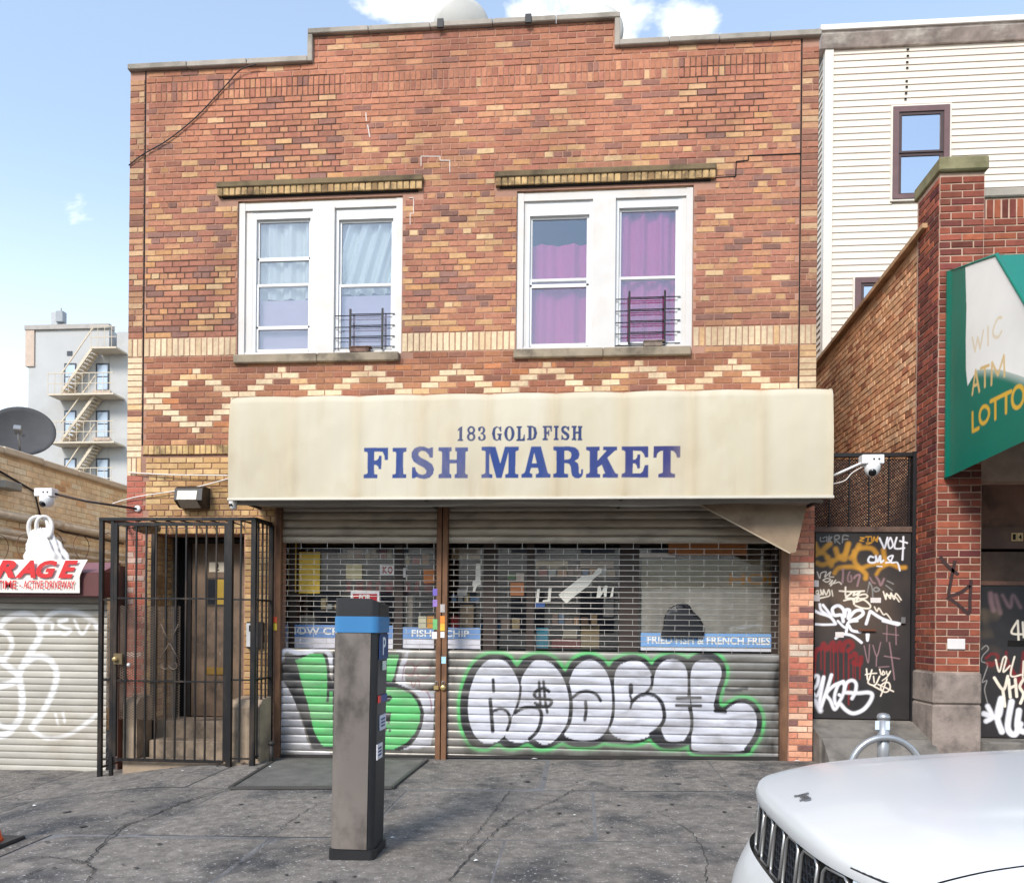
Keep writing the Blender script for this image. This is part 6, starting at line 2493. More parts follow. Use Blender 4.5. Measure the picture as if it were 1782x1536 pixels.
# pillar cap, stone base
m_cap = mat('mossy_cap', (136, 128, 96), rough=.95, var=.25, vscale=6, bump=.5, dirt=(86, 84, 48), dirt_amt=.7, dirt_scale=4)
q = MB()
q.bevbox((PX0 + PX1) / 2, .02, ZP + .075, (PX1 - PX0) / 2 + .025, .32, .072, .015)
q.obj('pillar_cap', m_cap, rb)
m_base = mat('pillar_base_stone', (148, 134, 124), rough=.95, var=.3, vscale=5, bump=.8, bscale=30, dirt=(88, 78, 74), dirt_amt=.8, dirt_scale=3.2)
zb0 = ground(3.85, PYF) - .05
zm = at(1660, 1225, PYF)[1]
for z0, z1 in ((zb0, zm - .002), (zm + .002, ZB + .015)):
    q = MB()
    q.bevbox((PX0 + PX1) / 2 - .01, .0, (z0 + z1) / 2, (PX1 - PX0) / 2 + .02, .285, (z1 - z0) / 2, .018)
    q.obj('base_block', m_base, rb)
# side wall running back
q = MB()
SWX = PX0 + .02
q.prism([(.30, -.3), (9.0, -.3), (9.0, 5.45), (4.2, 5.53), (.30, 5.70)], SWX, SWX + .3, 'X')
q.obj('side_wall', m_cmortar, rb)
CSF = Frame((SWX, 0, 0), (0, 1, 0), (0, 0, 1), (-1, 0, 0))
cb = bond(CSF, .30, 5.2, 2.2, 5.62, .21, .0745, lambda u, v, r: pick(P_COM, .14), joint=.011, header_every=7, keep=lambda u, v: v < 5.66 - .045 * u)
lay(rb, cb, m_cbrick, 300, d=.010, part='side_brick', stuff='small_side_bricks')
m_tile = mat('clay_coping_tile', (188, 150, 112), rough=.85, var=.25, vscale=7, dirt=(92, 64, 46), dirt_amt=.7, dirt_scale=3)
ys_ = np.linspace(.02, 6.2, 11)
for k, (a, b) in enumerate(zip(ys_[:-1], ys_[1:])):
    z0 = 5.78 - .045 * (a + b) / 2
    q = MB()
    q.bar((SWX + .12, a + .004, 5.745 - .045 * a), (SWX + .12, b + .02, 5.745 - .045 * b), .40, .05, side=(0, 0, 1))
    q.tube([(SWX + .12, b - .05, 5.76 - .045 * b), (SWX + .12, b + .03, 5.757 - .045 * b)], .06, 10)
    q.tube([(SWX + .12, a, 5.75 - .045 * a), (SWX + .12, b, 5.75 - .045 * b)], .05, 10)
    o = q.obj('coping_tile', m_tile, rb)
# roof plane
q = MB()
q.box(SWX + .3, 9.5, .3, 9, 5.0, 5.15)
q.obj('roof', MATS['roof_tar'], rb)
# front wall right of the pillar
FY2 = -.12
FW2 = Frame((0, FY2, 0), (1, 0, 0), (0, 0, 1), (0, -1, 0))
zpar = at(1745, 345, FY2)[1]
q = MB()
q.box(PX1, 9.5, FY2, .15, 3.0, zpar)
q.obj('front_wall', m_rmortar, rb)
b2 = []
zrow = zpar - .21
n = 0
x = PX1 + .005
while x < 5.6:
    b2.append((FW2, x + .0375, zrow + .10, .062, .19, pick(P_RED, .1)))
    x += .075
b2 += bond(FW2, PX1 + .003, 5.6, zrow - 12 * RC, zrow, .222, RC, lambda u, v, r: pick(P_RED, .1), joint=.012, start=PX1 + .05)
lay(rb, b2, m_rbrick, 300, d=.009, part='front_brick', stuff='small_front_bricks')
for k in range(4):
    q = MB()
    q.bevbox(PX1 + .02 + .45 + k * .92, .02, zpar + .05, .455, .17, .045, .012)
    q.obj('parapet_coping', m_coping, rb)
# small white sign and black tag on the pillar
a, b = at(1648, 1129, PYF - .012), at(1679, 1111, PYF - .012)
q = MB()
q.bevbox((a[0] + b[0]) / 2, PYF - .018, (a[1] + b[1]) / 2, (b[0] - a[0]) / 2, .006, (b[1] - a[1]) / 2, .003)
tag(q.obj('notice_plate', mat('plate_white', (222, 216, 212), rough=.5, var=.06)), 'small blank white plate on the dark brick pillar', 'plate')


def ribbon(label, strokes, Y, wd, material, parent):
    q = MB()
    for st_ in strokes:
        P = catmull(np.array([at(x, y, Y) for x, y in st_]), n=6)
        v = []
        for i, p in enumerate(P):
            d = P[min(i + 1, len(P) - 1)] - P[max(i - 1, 0)]
            d = d / (np.hypot(*d) + 1e-9)
            n_ = np.array([-d[1], d[0]])
            for s in (-1, 1):
                e = p + n_ * s * wd / 2
                v.append((e[0], Y, e[1]))
        q.add(v, [(2 * i, 2 * i + 1, 2 * i + 3, 2 * i + 2) for i in range(len(P) - 1)])
    o = q.obj(label, material, parent)
    return o


m_tagblk = mat('tag_black', (58, 36, 34), rough=.7, var=.3, vscale=30)
ribbon('graffiti_tag', [[(1636, 968), (1650, 985), (1668, 1000)], [(1662, 975), (1655, 1010), (1652, 1035), (1672, 1030), (1688, 1018)], [(1690, 1008), (1688, 1040), (1686, 1066), (1668, 1052), (1648, 1038)]], PYF - .0125, .034, m_tagblk, rb)

# ---- entrance of the corner shop: black door leaf covered in tags, vent mesh and panels
RY = .10
m_sooty = mat('sooty_panel', (128, 92, 76), rough=.75, var=.3, vscale=3, dirt=(58, 42, 38), dirt_amt=.85, dirt_scale=2.2)
rx0, rx1 = PX1 + .004, 6.6
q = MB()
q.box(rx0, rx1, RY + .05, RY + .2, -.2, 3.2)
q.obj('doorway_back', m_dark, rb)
q = MB()
zl = at(1745, 885, RY)[1]
q.box(rx0, rx1, RY - .02, RY + .05, zl - .25, 3.15)
q.obj('transom_panel', m_sooty, rb)
q = MB()
za, zb_ = at(1745, 955, RY)[1], at(1745, 918, RY)[1]
q.box(rx0, rx1, RY - .06, RY + .05, za, zb_)
hdr = q.obj('header_beam', mat('header_brown', (96, 72, 60), rough=.7, var=.25), rb)
a, b = at(1760, 941, RY - .063), at(1776, 927, RY - .063)
for k, chh in enumerate('14'):
    q = MB()
    x0 = a[0] + k * .06
    q.box(x0, x0 + .054, RY - .066, RY - .061, a[1], b[1])
    pl_ = q.obj('number_tile', mat('number_tile', (214, 180, 128), rough=.6, var=.1), rb)
    text_obj('digit', chh, Frame((0, RY - .066, 0), (1, 0, 0), (0, 0, 1), (0, -1, 0)), x0 + .012, x0 + .042, a[1] + .012, b[1] - .012, .0005, m_dark, rb, bold=.03)
zv0, zv1 = at(1745, 1010, RY)[1], at(1745, 960, RY)[1]
q = MB()
q.box(rx0, rx1, RY - .045, RY + .0, zv0 - .05, zv0 - .005)
q.obj('transom_bar', m_sooty, rb)
diamond_mesh('vent_mesh', Frame((0, RY - .02, 0), (1, 0, 0), (0, 0, 1), (0, -1, 0)), rx0, rx0 + 1.2, zv0, zv1, .03, .02, .0018, m_mesh, rb)
q = MB()
q.box(rx0, rx1, RY + .0, RY + .045, zv0, zv1)
q.obj('vent_back', m_sooty, rb)

m_tagdoor = mat('tagged_door_paint', attr=True, rough=.5, var=.15, vscale=6)


def tagged_panel(name, x0, x1, z0, z1, Y, cvx, base_f, parent, dx=.005):
    U, V = np.meshgrid(np.arange(x0, x1 + dx * .5, dx), np.arange(z0, z1 + dx * .5, dx))
    c_, al_ = cvx.sample(U, V)
    b_ = base_f(U, V)
    Cc_ = np.concatenate([b_ * (1 - al_[..., None]) + c_, np.ones(al_.shape + (1,))], -1)
    return grid_obj(name, np.stack([U, np.full(U.shape, Y), V], -1), Cc_, m_tagdoor, parent, smooth=False)


T_white, T_cream, T_or, T_red, T_grey, T_pink = lin(236, 234, 238), lin(240, 226, 206), lin(214, 152, 48), lin(142, 28, 30), lin(160, 156, 152), lin(168, 130, 134)
rz0, rz1 = at(1745, 1282, RY)[1], zv0 - .05
cvr = Canvas(rx0, rx0 + 1.3, rz0, rz1, .003)


def RP(pts):
    return [at(1690 + x / 3.84, 900 + y / 3.84, RY - .03) for x, y in pts]


for pts, wd, c, s_, al_ in (([(130, 510), (135, 560), (150, 620)], .05, T_pink, .02, .5), ([(165, 520), (180, 580), (195, 640)], .04, T_pink, .02, .45), ([(210, 520), (260, 600), (280, 520), (330, 600)], .03, T_pink, .02, .45),
                          ([(310, 690), (270, 770), (353, 780)], .022, T_cream, .003, 1), ([(312, 690), (318, 835)], .022, T_cream, .003, 1), ([(345, 700), (352, 800)], .022, T_cream, .003, 1),
                          ([(70, 880), (100, 855), (115, 880), (80, 920), (70, 960), (110, 980), (90, 1050), (75, 1100), (105, 1090), (90, 1150), (110, 1240)], .010, T_grey, .004, .8),
                          ([(100, 940), (140, 910), (180, 930), (140, 990), (110, 970), (250, 1000), (320, 1100), (350, 900)], .03, T_red, .01, .6), ([(235, 900), (245, 960), (350, 1140)], .03, T_red, .01, .5),
                          ([(165, 950), (188, 1030), (215, 940), (235, 940), (215, 1030), (260, 990)], .018, T_cream, .003, 1), ([(290, 930), (265, 1055), (335, 1050)], .018, T_cream, .003, 1), ([(350, 960), (345, 1070)], .018, T_cream, .003, 1),
                          ([(155, 1070), (215, 1150), (245, 1060)], .030, T_cream, .004, 1), ([(212, 1150), (225, 1260)], .030, T_cream, .004, 1), ([(250, 1080), (262, 1200)], .030, T_cream, .004, 1), ([(258, 1140), (300, 1120)], .030, T_cream, .004, 1), ([(295, 1080), (305, 1195)], .030, T_cream, .004, 1), ([(350, 1080), (325, 1130), (350, 1180), (330, 1240)], .03, T_cream, .004, 1),
                          ([(85, 1310), (180, 1330), (200, 1230)], .055, T_white, .012, 1), ([(110, 1260), (140, 1330), (100, 1360)], .05, T_white, .012, 1), ([(200, 1210), (175, 1330), (205, 1430)], .06, T_white, .012, 1), ([(270, 1230), (245, 1400), (290, 1450), (330, 1380)], .06, T_white, .012, 1), ([(320, 1290), (310, 1400), (350, 1430)], .06, T_white, .012, 1)):
    cvr.stroke(RP(pts), wd, c, s_, al_)


def base_r(U, V):
    t = np.clip((V - rz0) / (rz1 - rz0), 0, 1)
    tan = np.clip((fbm(U * 1.6, V * 1.6, 8, 4) - .36) * 4, 0, 1) * np.clip((t - .42) * 4, 0, 1)
    blk = np.array(lin(44, 40, 40)) * (.8 + .5 * fbm(U * 4, V * 4, 3))[..., None]
    tn = np.array(lin(150, 126, 94)) * (.7 + .6 * fbm(U * 3, V * 3, 5))[..., None]
    return blk * (1 - tan[..., None]) + tn * tan[..., None]


rd = thing('tagged_door', 'black steel door thick with white tags beside the dark brick pillar', 'door', (rx0 + .6, RY, rz0))
tagged_panel('leaf', rx0 + .003, rx0 + 1.28, rz0, rz1, RY - .03, cvr, base_r, rd)
q = MB()
q.box(rx0 + .002, rx0 + 1.29, RY - .026, RY + .02, rz0 - .004, rz1)
q.obj('leaf_core', m_dark, rd)
a = at(1754, 1122, RY - .03)
q = MB()
q.box(a[0], a[0] + .25, RY - .036, RY - .03, a[1] - .012, a[1] + .05)
q.obj('mail_slot', m_dark, rd)

# ---- green awning
m_green = mat('green_vinyl', (0, 116, 96), rough=.34, var=.10, vscale=2, coat=.3)
m_greensd = mat('green_vinyl_print_glare', attr=True, rough=.36, var=.06, vscale=2, coat=.25)
GAX = 3.712
ga = thing('green_awning', 'glossy green shop awning lettered WIC ATM LOTTO in gold at the right edge', 'awning', (GAX, -.26, 3.0))
prf = [(-.262, 3.0), (-.262, 5.125), (-1.237, 4.845), (-2.02, 3.82), (-2.02, 3.05)]
cvg2 = Canvas(-2.05, -.25, 2.95, 5.2, .005)


def GQ(px, py):
    return at_x(px, py, GAX - .003)


def G5(pts):
    return [GQ(1640 + x / 3.746, 430 + y / 3.746) for x, y in pts]


GLARE = lin(252, 248, 240)  # bright glare on the glossy vinyl, painted in as a pale field
cvg2.poly(G5([(148, 132), (345, 55), (430, 210), (530, 375), (700, 520), (700, 880), (530, 850), (440, 820), (380, 800), (300, 795), (230, 800), (170, 905), (160, 800), (158, 600), (160, 400)]), GLARE, .96)
cvg2.stroke(G5([(200, 800), (260, 790), (380, 800), (530, 850)]), .09, GLARE, .05, .5)
GOLD = lin(224, 176, 62)


def gold(ch, x0, x1, yb0, yb1, yt0, yt1, al_=1.0, wd=.038, c=None):
    """block letter in the skewed box: baseline yb0->yb1, top yt0->yt1 (zoom px)"""
    def P(u, v):
        x = x0 + (x1 - x0) * u
        yb = yb0 + (yb1 - yb0) * u
        yt = yt0 + (yt1 - yt0) * u
        return (x, yb + (yt - yb) * v)
    S_ = {'L': [[(0, 1), (0, 0), (1, 0)]], 'O': [[(.5 + .5 * math.cos(k / 16 * 6.283), .5 + .5 * math.sin(k / 16 * 6.283)) for k in range(17)]], 'T': [[(0, 1), (1, 1)], [(.5, 1), (.5, 0)]],
          'W': [[(0, 1), (.27, 0), (.5, .8), (.73, 0), (1, 1)]], 'I': [[(.5, 0), (.5, 1)]], 'C': [[(1, .85), (.6, 1), (.15, .8), (0, .5), (.15, .2), (.6, 0), (1, .15)]],
          'A': [[(0, 0), (.5, 1), (1, 0)], [(.2, .35), (.8, .35)]], 'M': [[(0, 0), (.05, 1), (.5, .25), (.95, 1), (1, 0)]]}[ch]
    for st_ in S_:
        cvg2.stroke(G5([P(*p) for p in st_]), wd, c or GOLD, .004, al_, smooth=ch in 'OC')


gold('L', 200, 238, 1200, 1180, 1080, 1065)
gold('O', 245, 305, 1165, 1125, 1045, 1030)
gold('T', 315, 372, 1130, 1105, 1005, 975)
gold('T', 380, 440, 1095, 1060, 970, 940)
gold('O', 448, 520, 1060, 1030, 920, 895)
F2 = lin(226, 190, 124)  # upper words paler where the painted glare washes them out
gold('A', 200, 245, 960, 940, 815, 790, 1, .03, F2)
gold('T', 255, 305, 925, 890, 790, 770, 1, .03, F2)
gold('M', 320, 400, 895, 840, 755, 705, .9, .03, F2)
F3 = lin(232, 212, 176)
gold('W', 200, 270, 690, 650, 590, 545, .8, .028, F3)
gold('I', 285, 315, 645, 630, 530, 510, .8, .028, F3)
gold('C', 330, 382, 610, 570, 500, 440, .8, .028, F3)
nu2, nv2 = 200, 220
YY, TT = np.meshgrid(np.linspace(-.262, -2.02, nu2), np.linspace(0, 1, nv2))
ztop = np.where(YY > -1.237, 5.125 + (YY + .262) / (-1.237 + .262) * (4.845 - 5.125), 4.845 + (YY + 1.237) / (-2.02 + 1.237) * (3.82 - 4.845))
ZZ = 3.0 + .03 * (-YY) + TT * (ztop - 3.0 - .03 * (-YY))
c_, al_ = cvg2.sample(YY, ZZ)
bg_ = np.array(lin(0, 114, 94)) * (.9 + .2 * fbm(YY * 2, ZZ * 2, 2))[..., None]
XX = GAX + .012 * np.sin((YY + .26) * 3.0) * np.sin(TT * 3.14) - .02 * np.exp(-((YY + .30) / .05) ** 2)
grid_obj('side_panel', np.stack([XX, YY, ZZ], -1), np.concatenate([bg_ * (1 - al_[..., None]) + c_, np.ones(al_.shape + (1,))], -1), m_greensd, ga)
q = MB()
for (p, r_) in ((prf[1], prf[2]), (prf[2], prf[3]), (prf[3], prf[4])):
    pass
xr = 8.5
top = [(GAX + .004, prf[1][0], prf[1][1]), (xr, prf[1][0], prf[1][1]), (xr, prf[2][0], prf[2][1]), (GAX + .004, prf[2][0], prf[2][1])]
q.add(top, [(0, 1, 2, 3)])
q.add([(GAX + .004, prf[2][0], prf[2][1]), (xr, prf[2][0], prf[2][1]), (xr, prf[3][0], prf[3][1]), (GAX + .004, prf[3][0], prf[3][1])], [(0, 1, 2, 3)])
q.add([(GAX + .004, prf[3][0], prf[3][1]), (xr, prf[3][0], prf[3][1]), (xr, prf[4][0], prf[4][1]), (GAX + .004, prf[4][0], prf[4][1])], [(0, 1, 2, 3)])
q.obj('canopy', m_green, ga, fix=False)
q = MB()
q.tube([(GAX + .01, p[0], p[1]) for p in prf], .02, 8)
q.obj('frame_tube', m_green, ga)

# ================================================================== alley gate between the shops
AYD = .26
m_alley_fr = mat('alley_black_steel', (40, 38, 40), rough=.5, metal=.3, var=.25, vscale=6)
dx0, dx1 = at(1418, 1100, AYD)[0], at(1584, 1100, AYD)[0]
dz0, dz1 = at(1500, 1250, AYD)[1], at(1500, 926, AYD)[1]
cva = Canvas(dx0, dx1, dz0, dz1, .003)


def K6(pts):
    return [at(1410 + x / 9.037, 915 + y / 9.037, AYD) for x, y in pts]


def K7(pts):
    return [at(1410 + x / 8.53, 1080 + y / 8.53, AYD) for x, y in pts]


OC = T_or
for pts, wd in (([(70, 280), (110, 360), (170, 400), (250, 330), (310, 280)], .055), ([(60, 470), (150, 430), (230, 440), (260, 500)], .045), ([(110, 580), (190, 610), (300, 570), (380, 540), (460, 490)], .05), ([(280, 490), (330, 620), (340, 540)], .05),
                ([(400, 360), (440, 470), (540, 520), (560, 420), (600, 280)], .055), ([(460, 490), (560, 420), (590, 290)], .045), ([(640, 500), (700, 430), (770, 300)], .055), ([(690, 400), (700, 560), (770, 650), (870, 750), (870, 820)], .05),
                ([(780, 350), (880, 340), (980, 360), (1040, 430)], .05), ([(1150, 380), (1160, 460), (1190, 580)], .05), ([(380, 740), (450, 660), (640, 640), (800, 660), (950, 610), (1100, 590), (1280, 600), (1400, 650), (1490, 650)], .045), ([(1040, 760), (1100, 670), (1200, 610)], .035)):
    cva.stroke(K6(pts), wd, OC, .018, .85)
for pts, wd, c, s_, al_ in (
        ([(1090, 190), (1140, 300), (1170, 345), (1215, 180)], .020, T_white, .003, 1), ([(1260, 180), (1225, 260), (1250, 350), (1300, 300), (1270, 190)], .018, T_white, .003, 1), ([(1360, 180), (1330, 345), (1480, 345)], .019, T_white, .003, 1), ([(1465, 170), (1460, 350), (1450, 530)], .020, T_white, .003, 1), ([(1410, 235), (1525, 265)], .018, T_white, .003, 1),
        ([(160, 180), (165, 240), (230, 235)], .012, T_grey, .003, .8), ([(200, 190), (260, 170), (255, 240)], .012, T_grey, .003, .8), ([(300, 150), (280, 250), (340, 170), (300, 200), (330, 250)], .012, T_grey, .003, .8), ([(390, 260), (385, 160), (450, 150), (450, 200), (400, 210), (470, 280)], .012, T_grey, .003, .8), ([(505, 260), (520, 150), (600, 155)], .012, T_grey, .003, .8), ([(515, 210), (590, 205)], .012, T_grey, .003, .8),
        ([(790, 180), (850, 190), (780, 225), (840, 240)], .012, OC, .003, 1), ([(870, 170), (960, 165)], .012, OC, .003, 1), ([(915, 165), (905, 240)], .012, OC, .003, 1), ([(965, 170), (970, 240)], .012, OC, .003, 1), ([(990, 240), (1005, 170), (1030, 230), (1065, 165), (1050, 245)], .013, OC, .003, 1), ([(880, 265), (970, 260), (890, 290)], .012, OC, .003, 1),
        ([(990, 490), (940, 480), (910, 540), (950, 575), (1030, 560), (1030, 470), (1060, 560), (1100, 470), (1110, 570), (1150, 540)], .022, T_white, .003, 1), ([(1190, 575), (1260, 560), (1220, 500), (1300, 465), (1270, 570), (1360, 570), (1390, 620), (1410, 700)], .018, T_white, .003, 1), ([(1050, 630), (1130, 635)], .012, T_white, .003, 1),
        ([(515, 680), (515, 780), (505, 890)], .022, T_pink, .006, .8), ([(620, 720), (590, 800), (600, 870), (650, 860), (640, 780)], .018, T_pink, .006, .7), ([(690, 820), (720, 780), (780, 770), (760, 860), (740, 940)], .022, T_pink, .006, .8), ([(1040, 800), (1080, 860), (1110, 930), (1160, 830)], .022, T_pink, .008, .7), ([(940, 810), (980, 880), (1020, 900)], .016, T_pink, .006, .7),
        ([(110, 720), (150, 820), (170, 740), (250, 720), (230, 800), (320, 720), (300, 790), (370, 800)], .012, T_cream, .003, .9), ([(200, 850), (260, 820), (320, 840), (260, 880), (200, 850)], .012, T_cream, .003, .9), ([(300, 910), (350, 850), (320, 940), (400, 850), (370, 900), (450, 880), (490, 915)], .012, T_cream, .003, .9),
        ([(90, 1030), (120, 1010), (130, 1060), (95, 1060), (170, 1080), (160, 1000), (200, 1080), (210, 1000), (250, 1080), (290, 1000), (310, 1080), (270, 1110)], .014, T_cream, .003, 1), ([(340, 1010), (355, 1100)], .012, T_cream, .003, 1), ([(140, 1130), (260, 1110), (150, 1140)], .012, T_cream, .003, 1),
        ([(460, 1020), (640, 1030), (850, 1020)], .018, T_cream, .003, 1), ([(555, 960), (560, 1100), (640, 1060), (560, 1120)], .018, T_cream, .003, 1), ([(640, 1050), (700, 1030), (680, 1090), (780, 1040), (740, 1090), (860, 1070), (900, 1110), (820, 1140), (560, 1130)], .018, T_cream, .003, 1), ([(530, 1170), (660, 1150), (690, 1230), (700, 1140), (760, 1120), (720, 1190), (840, 1160), (940, 1240), (930, 1290), (830, 1290), (710, 1250)], .018, T_cream, .003, 1),
        ([(930, 890), (895, 1050)], .012, T_grey, .004, .7), ([(930, 880), (970, 960), (985, 1120)], .014, T_grey, .004, .7), ([(1040, 960), (995, 990), (1030, 1030), (1090, 1000), (1040, 960)], .014, T_grey, .004, .8), ([(1210, 860), (1310, 910)], .012, T_grey, .004, .7), ([(1190, 930), (1290, 1010)], .012, T_grey, .004, .7),
        ([(1150, 1030), (1190, 1150), (1200, 1060), (1260, 1140), (1270, 1050), (1320, 1150), (1350, 1060), (1430, 1160)], .014, T_cream, .003, 1), ([(1170, 1090), (1320, 1100), (1400, 1190)], .014, T_cream, .003, 1), ([(1010, 1270), (1050, 1340), (1080, 1290), (1150, 1390), (1200, 1380), (1275, 1475)], .014, T_cream, .003, 1)):
    cva.stroke(K6(pts), wd, c, s_, al_)
for pts, wd in (([(50, 1320), (150, 1370), (250, 1400), (330, 1440), (400, 1536)], .032), ([(150, 1230), (180, 1330), (330, 1420), (200, 1240)], .03), ([(520, 1500), (490, 1400), (380, 1400), (350, 1300), (440, 1250), (520, 1310), (540, 1420), (560, 1320), (620, 1330), (600, 1450), (700, 1340), (800, 1320), (830, 1380), (740, 1450), (620, 1490)], .036), ([(940, 1340), (880, 1536)], .032), ([(950, 1340), (1100, 1440), (1250, 1500), (1400, 1536)], .034)):
    cva.stroke(K6(pts), wd, T_white, .005, 1)
for pts, wd, c, s_ in (([(40, 45), (200, 55), (370, 50)], .026, T_white, .004), ([(410, 0), (520, 100), (570, 20), (700, 0)], .026, T_white, .004), ([(530, 190), (560, 60), (620, 140), (740, 165)], .03, T_white, .004), ([(380, 255), (470, 200), (600, 210), (700, 270), (760, 320)], .03, T_white, .004), ([(1080, 0), (1200, 30), (1300, 55)], .03, T_white, .004), ([(840, 200), (850, 290), (865, 200)], .026, T_white, .004),
                       ([(70, 480), (110, 420), (170, 400), (200, 340), (250, 420), (340, 320), (360, 440), (440, 320), (470, 440), (520, 320), (600, 310), (630, 380), (560, 440)], .05, T_red, .012), ([(60, 560), (60, 460)], .05, T_red, .01), ([(600, 540), (660, 480), (690, 560), (640, 620), (740, 640), (760, 540)], .045, T_red, .01),
                       ([(80, 480), (75, 780)], .016, T_red, .005), ([(160, 420), (158, 720)], .014, T_red, .005), ([(215, 420), (212, 830)], .018, T_red, .005), ([(300, 420), (305, 760)], .012, T_red, .005), ([(345, 400), (350, 930)], .014, T_red, .005), ([(410, 420), (415, 870)], .014, T_red, .005), ([(495, 400), (495, 880)], .014, T_red, .005), ([(570, 430), (570, 1240)], .018, T_red, .005), ([(635, 600), (636, 870)], .012, T_red, .005), ([(668, 600), (668, 880)], .012, T_red, .005), ([(740, 560), (735, 860)], .018, T_red, .005),
                       ([(30, 860), (80, 810), (120, 830), (100, 950), (30, 1040), (110, 1100), (200, 830), (150, 1120), (130, 1260)], .036, T_white, .01), ([(315, 800), (270, 950), (160, 1280)], .036, T_white, .01), ([(490, 900), (350, 960), (240, 1080), (300, 1180), (360, 1310), (420, 1240)], .036, T_white, .01), ([(490, 900), (410, 960), (360, 1130), (390, 1240), (470, 1130), (510, 980), (480, 910)], .034, T_white, .01), ([(510, 1010), (540, 920), (620, 880), (680, 930), (670, 1050), (620, 1150)], .036, T_white, .01), ([(520, 1060), (700, 1070), (860, 1060), (920, 1100), (880, 1210), (780, 1320), (640, 1370), (530, 1320), (450, 1230)], .04, T_white, .012), ([(430, 1095), (450, 1105)], .036, T_white, .006), ([(70, 1180), (150, 1330)], .05, T_white, .02),
                       ([(835, 710), (850, 870)], .016, T_cream, .003), ([(820, 795), (900, 780), (985, 775)], .014, T_cream, .003), ([(915, 725), (880, 850), (860, 920), (960, 950), (1030, 820)], .016, T_cream, .003), ([(940, 820), (950, 910)], .014, T_cream, .003), ([(1030, 715), (1050, 790)], .014, T_cream, .003), ([(1080, 740), (1070, 800), (1110, 780), (1080, 740)], .013, T_cream, .003), ([(1130, 745), (1150, 800), (1190, 745), (1150, 820), (1070, 885)], .013, T_cream, .003),
                       ([(940, 965), (1060, 1030)], .016, T_cream, .003), ([(1110, 910), (1050, 960), (1060, 1030), (1130, 1055), (1185, 1000), (1170, 920), (1110, 910)], .016, T_cream, .003), ([(1140, 860), (1090, 1000), (1045, 1115)], .015, T_cream, .003), ([(1005, 940), (1120, 990), (1235, 1045)], .015, T_cream, .003),
                       ([(800, 370), (860, 620), (880, 350)], .012, T_pink, .004), ([(930, 360), (990, 520), (1045, 320)], .012, T_pink, .004), ([(985, 520), (980, 670)], .012, T_pink, .004), ([(1175, 320), (1210, 560), (1250, 870)], .014, T_pink, .005), ([(1100, 520), (1325, 560)], .012, T_pink, .004), ([(1080, 185), (1310, 210)], .010, T_pink, .004), ([(1140, 60), (1135, 300)], .010, T_pink, .004), ([(1270, 80), (1275, 350)], .012, T_pink, .004), ([(1015, 685), (1170, 675)], .010, T_pink, .004)):
    cva.stroke(K7(pts), wd, c, s_, .72 if c in (T_pink, T_red) else 1)


def base_a(U, V):
    t = (V - dz0) / (dz1 - dz0)
    br = np.clip((fbm(U * 2.2, V * 2.0, 18, 4) - .33) * 4, 0, 1) * np.exp(-((t - .62) / .2) ** 2) * np.clip(1.1 - (U - dx0) / (dx1 - dx0) * .9, 0, 1)
    blk = np.array(lin(48, 44, 43)) * (.75 + .6 * fbm(U * 5, V * 3, 13))[..., None]
    return blk * (1 - br[..., None]) + np.array(lin(108, 86, 68)) * br[..., None]


ag = thing('alley_door', 'black steel alley door covered in white, orange and red graffiti', 'door', ((dx0 + dx1) / 2, AYD, dz0))
tagged_panel('leaf', dx0, dx1, dz0, dz1, AYD, cva, base_a, ag)
q = MB()
q.box(dx0, dx1, AYD + .004, AYD + .045, dz0, dz1)
q.obj('leaf_core', m_alley_fr, ag)
q = MB()
z2 = at(1500, 790, AYD)[1]
q.box(dx1 + .002, at(1599, 1000, AYD)[0], AYD - .03, AYD + .05, dz0 - .02, z2 + .02)
q.obj('frame_post', m_alley_fr, ag)
q = MB()
q.box(XR + .002, dx1, AYD - .02, AYD + .05, dz1 + .003, dz1 + .06)
q.obj('head_rail', mat('rusty_rail', (104, 82, 70), rough=.8, var=.3, vscale=14, dirt=(60, 40, 32), dirt_amt=.7, dirt_scale=8), ag)
q = MB()
q.box(XR + .002, dx1, AYD - .02, AYD + .05, z2 - .03, z2 + .01)
q.obj('top_rail', m_alley_fr, ag)
for k in range(6):
    x = XR + .02 + k * .21
    q = MB()
    q.bar((x, AYD + .01, dz1 + .06), (x, AYD + .01, z2 - .03), .012, .02)
    q.obj('screen_bar', m_alley_fr, ag)
diamond_mesh('screen_mesh', Frame((0, AYD + .03, 0), (1, 0, 0), (0, 0, 1), (0, -1, 0)), XR + .01, dx1, dz1 + .06, z2 - .03, .030, .034, .0042, mat('screen_mesh', (52, 44, 43), rough=.7, metal=.2), ag)
a = at(1572, 1079, AYD - .02)
q = MB()
q.bevbox(a[0], AYD - .02, a[1], .022, .012, .035, .004)
q.obj('padlock', m_bracket, ag)
a = at(1543, 1100, AYD - .01)
for k, (px, py, w_, h_) in enumerate(((1524, 1044, .055, .028), (1420, 1015, .03, .035), (1421, 1040, .035, .035), (1461, 1104, .045, .03))):
    a = at(px, py, AYD - .003)
    q = MB()
    q.box(a[0] - w_, a[0] + w_, AYD - .004, AYD - .001, a[1] - h_, a[1] + h_)
    q.obj('sticker', mat('sticker_pale', (222, 212, 206), rough=.6, var=.1, vscale=20), ag)
a = at(1508, 1096, AYD)
q = MB()
q.box(a[0] - .09, a[0] + .09, AYD - .03, AYD - .002, a[1] - .01, a[1] + .012)
q.obj('hasp_bar', mat('rust_hasp', (100, 58, 40), rough=.8, var=.3), ag)
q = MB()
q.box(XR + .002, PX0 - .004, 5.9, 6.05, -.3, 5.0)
tag(q.obj('alley_end_wall', mat('alley_end', (60, 50, 46), rough=.95, var=.2)), 'dim end wall far down the narrow alley behind the mesh screen', 'wall')

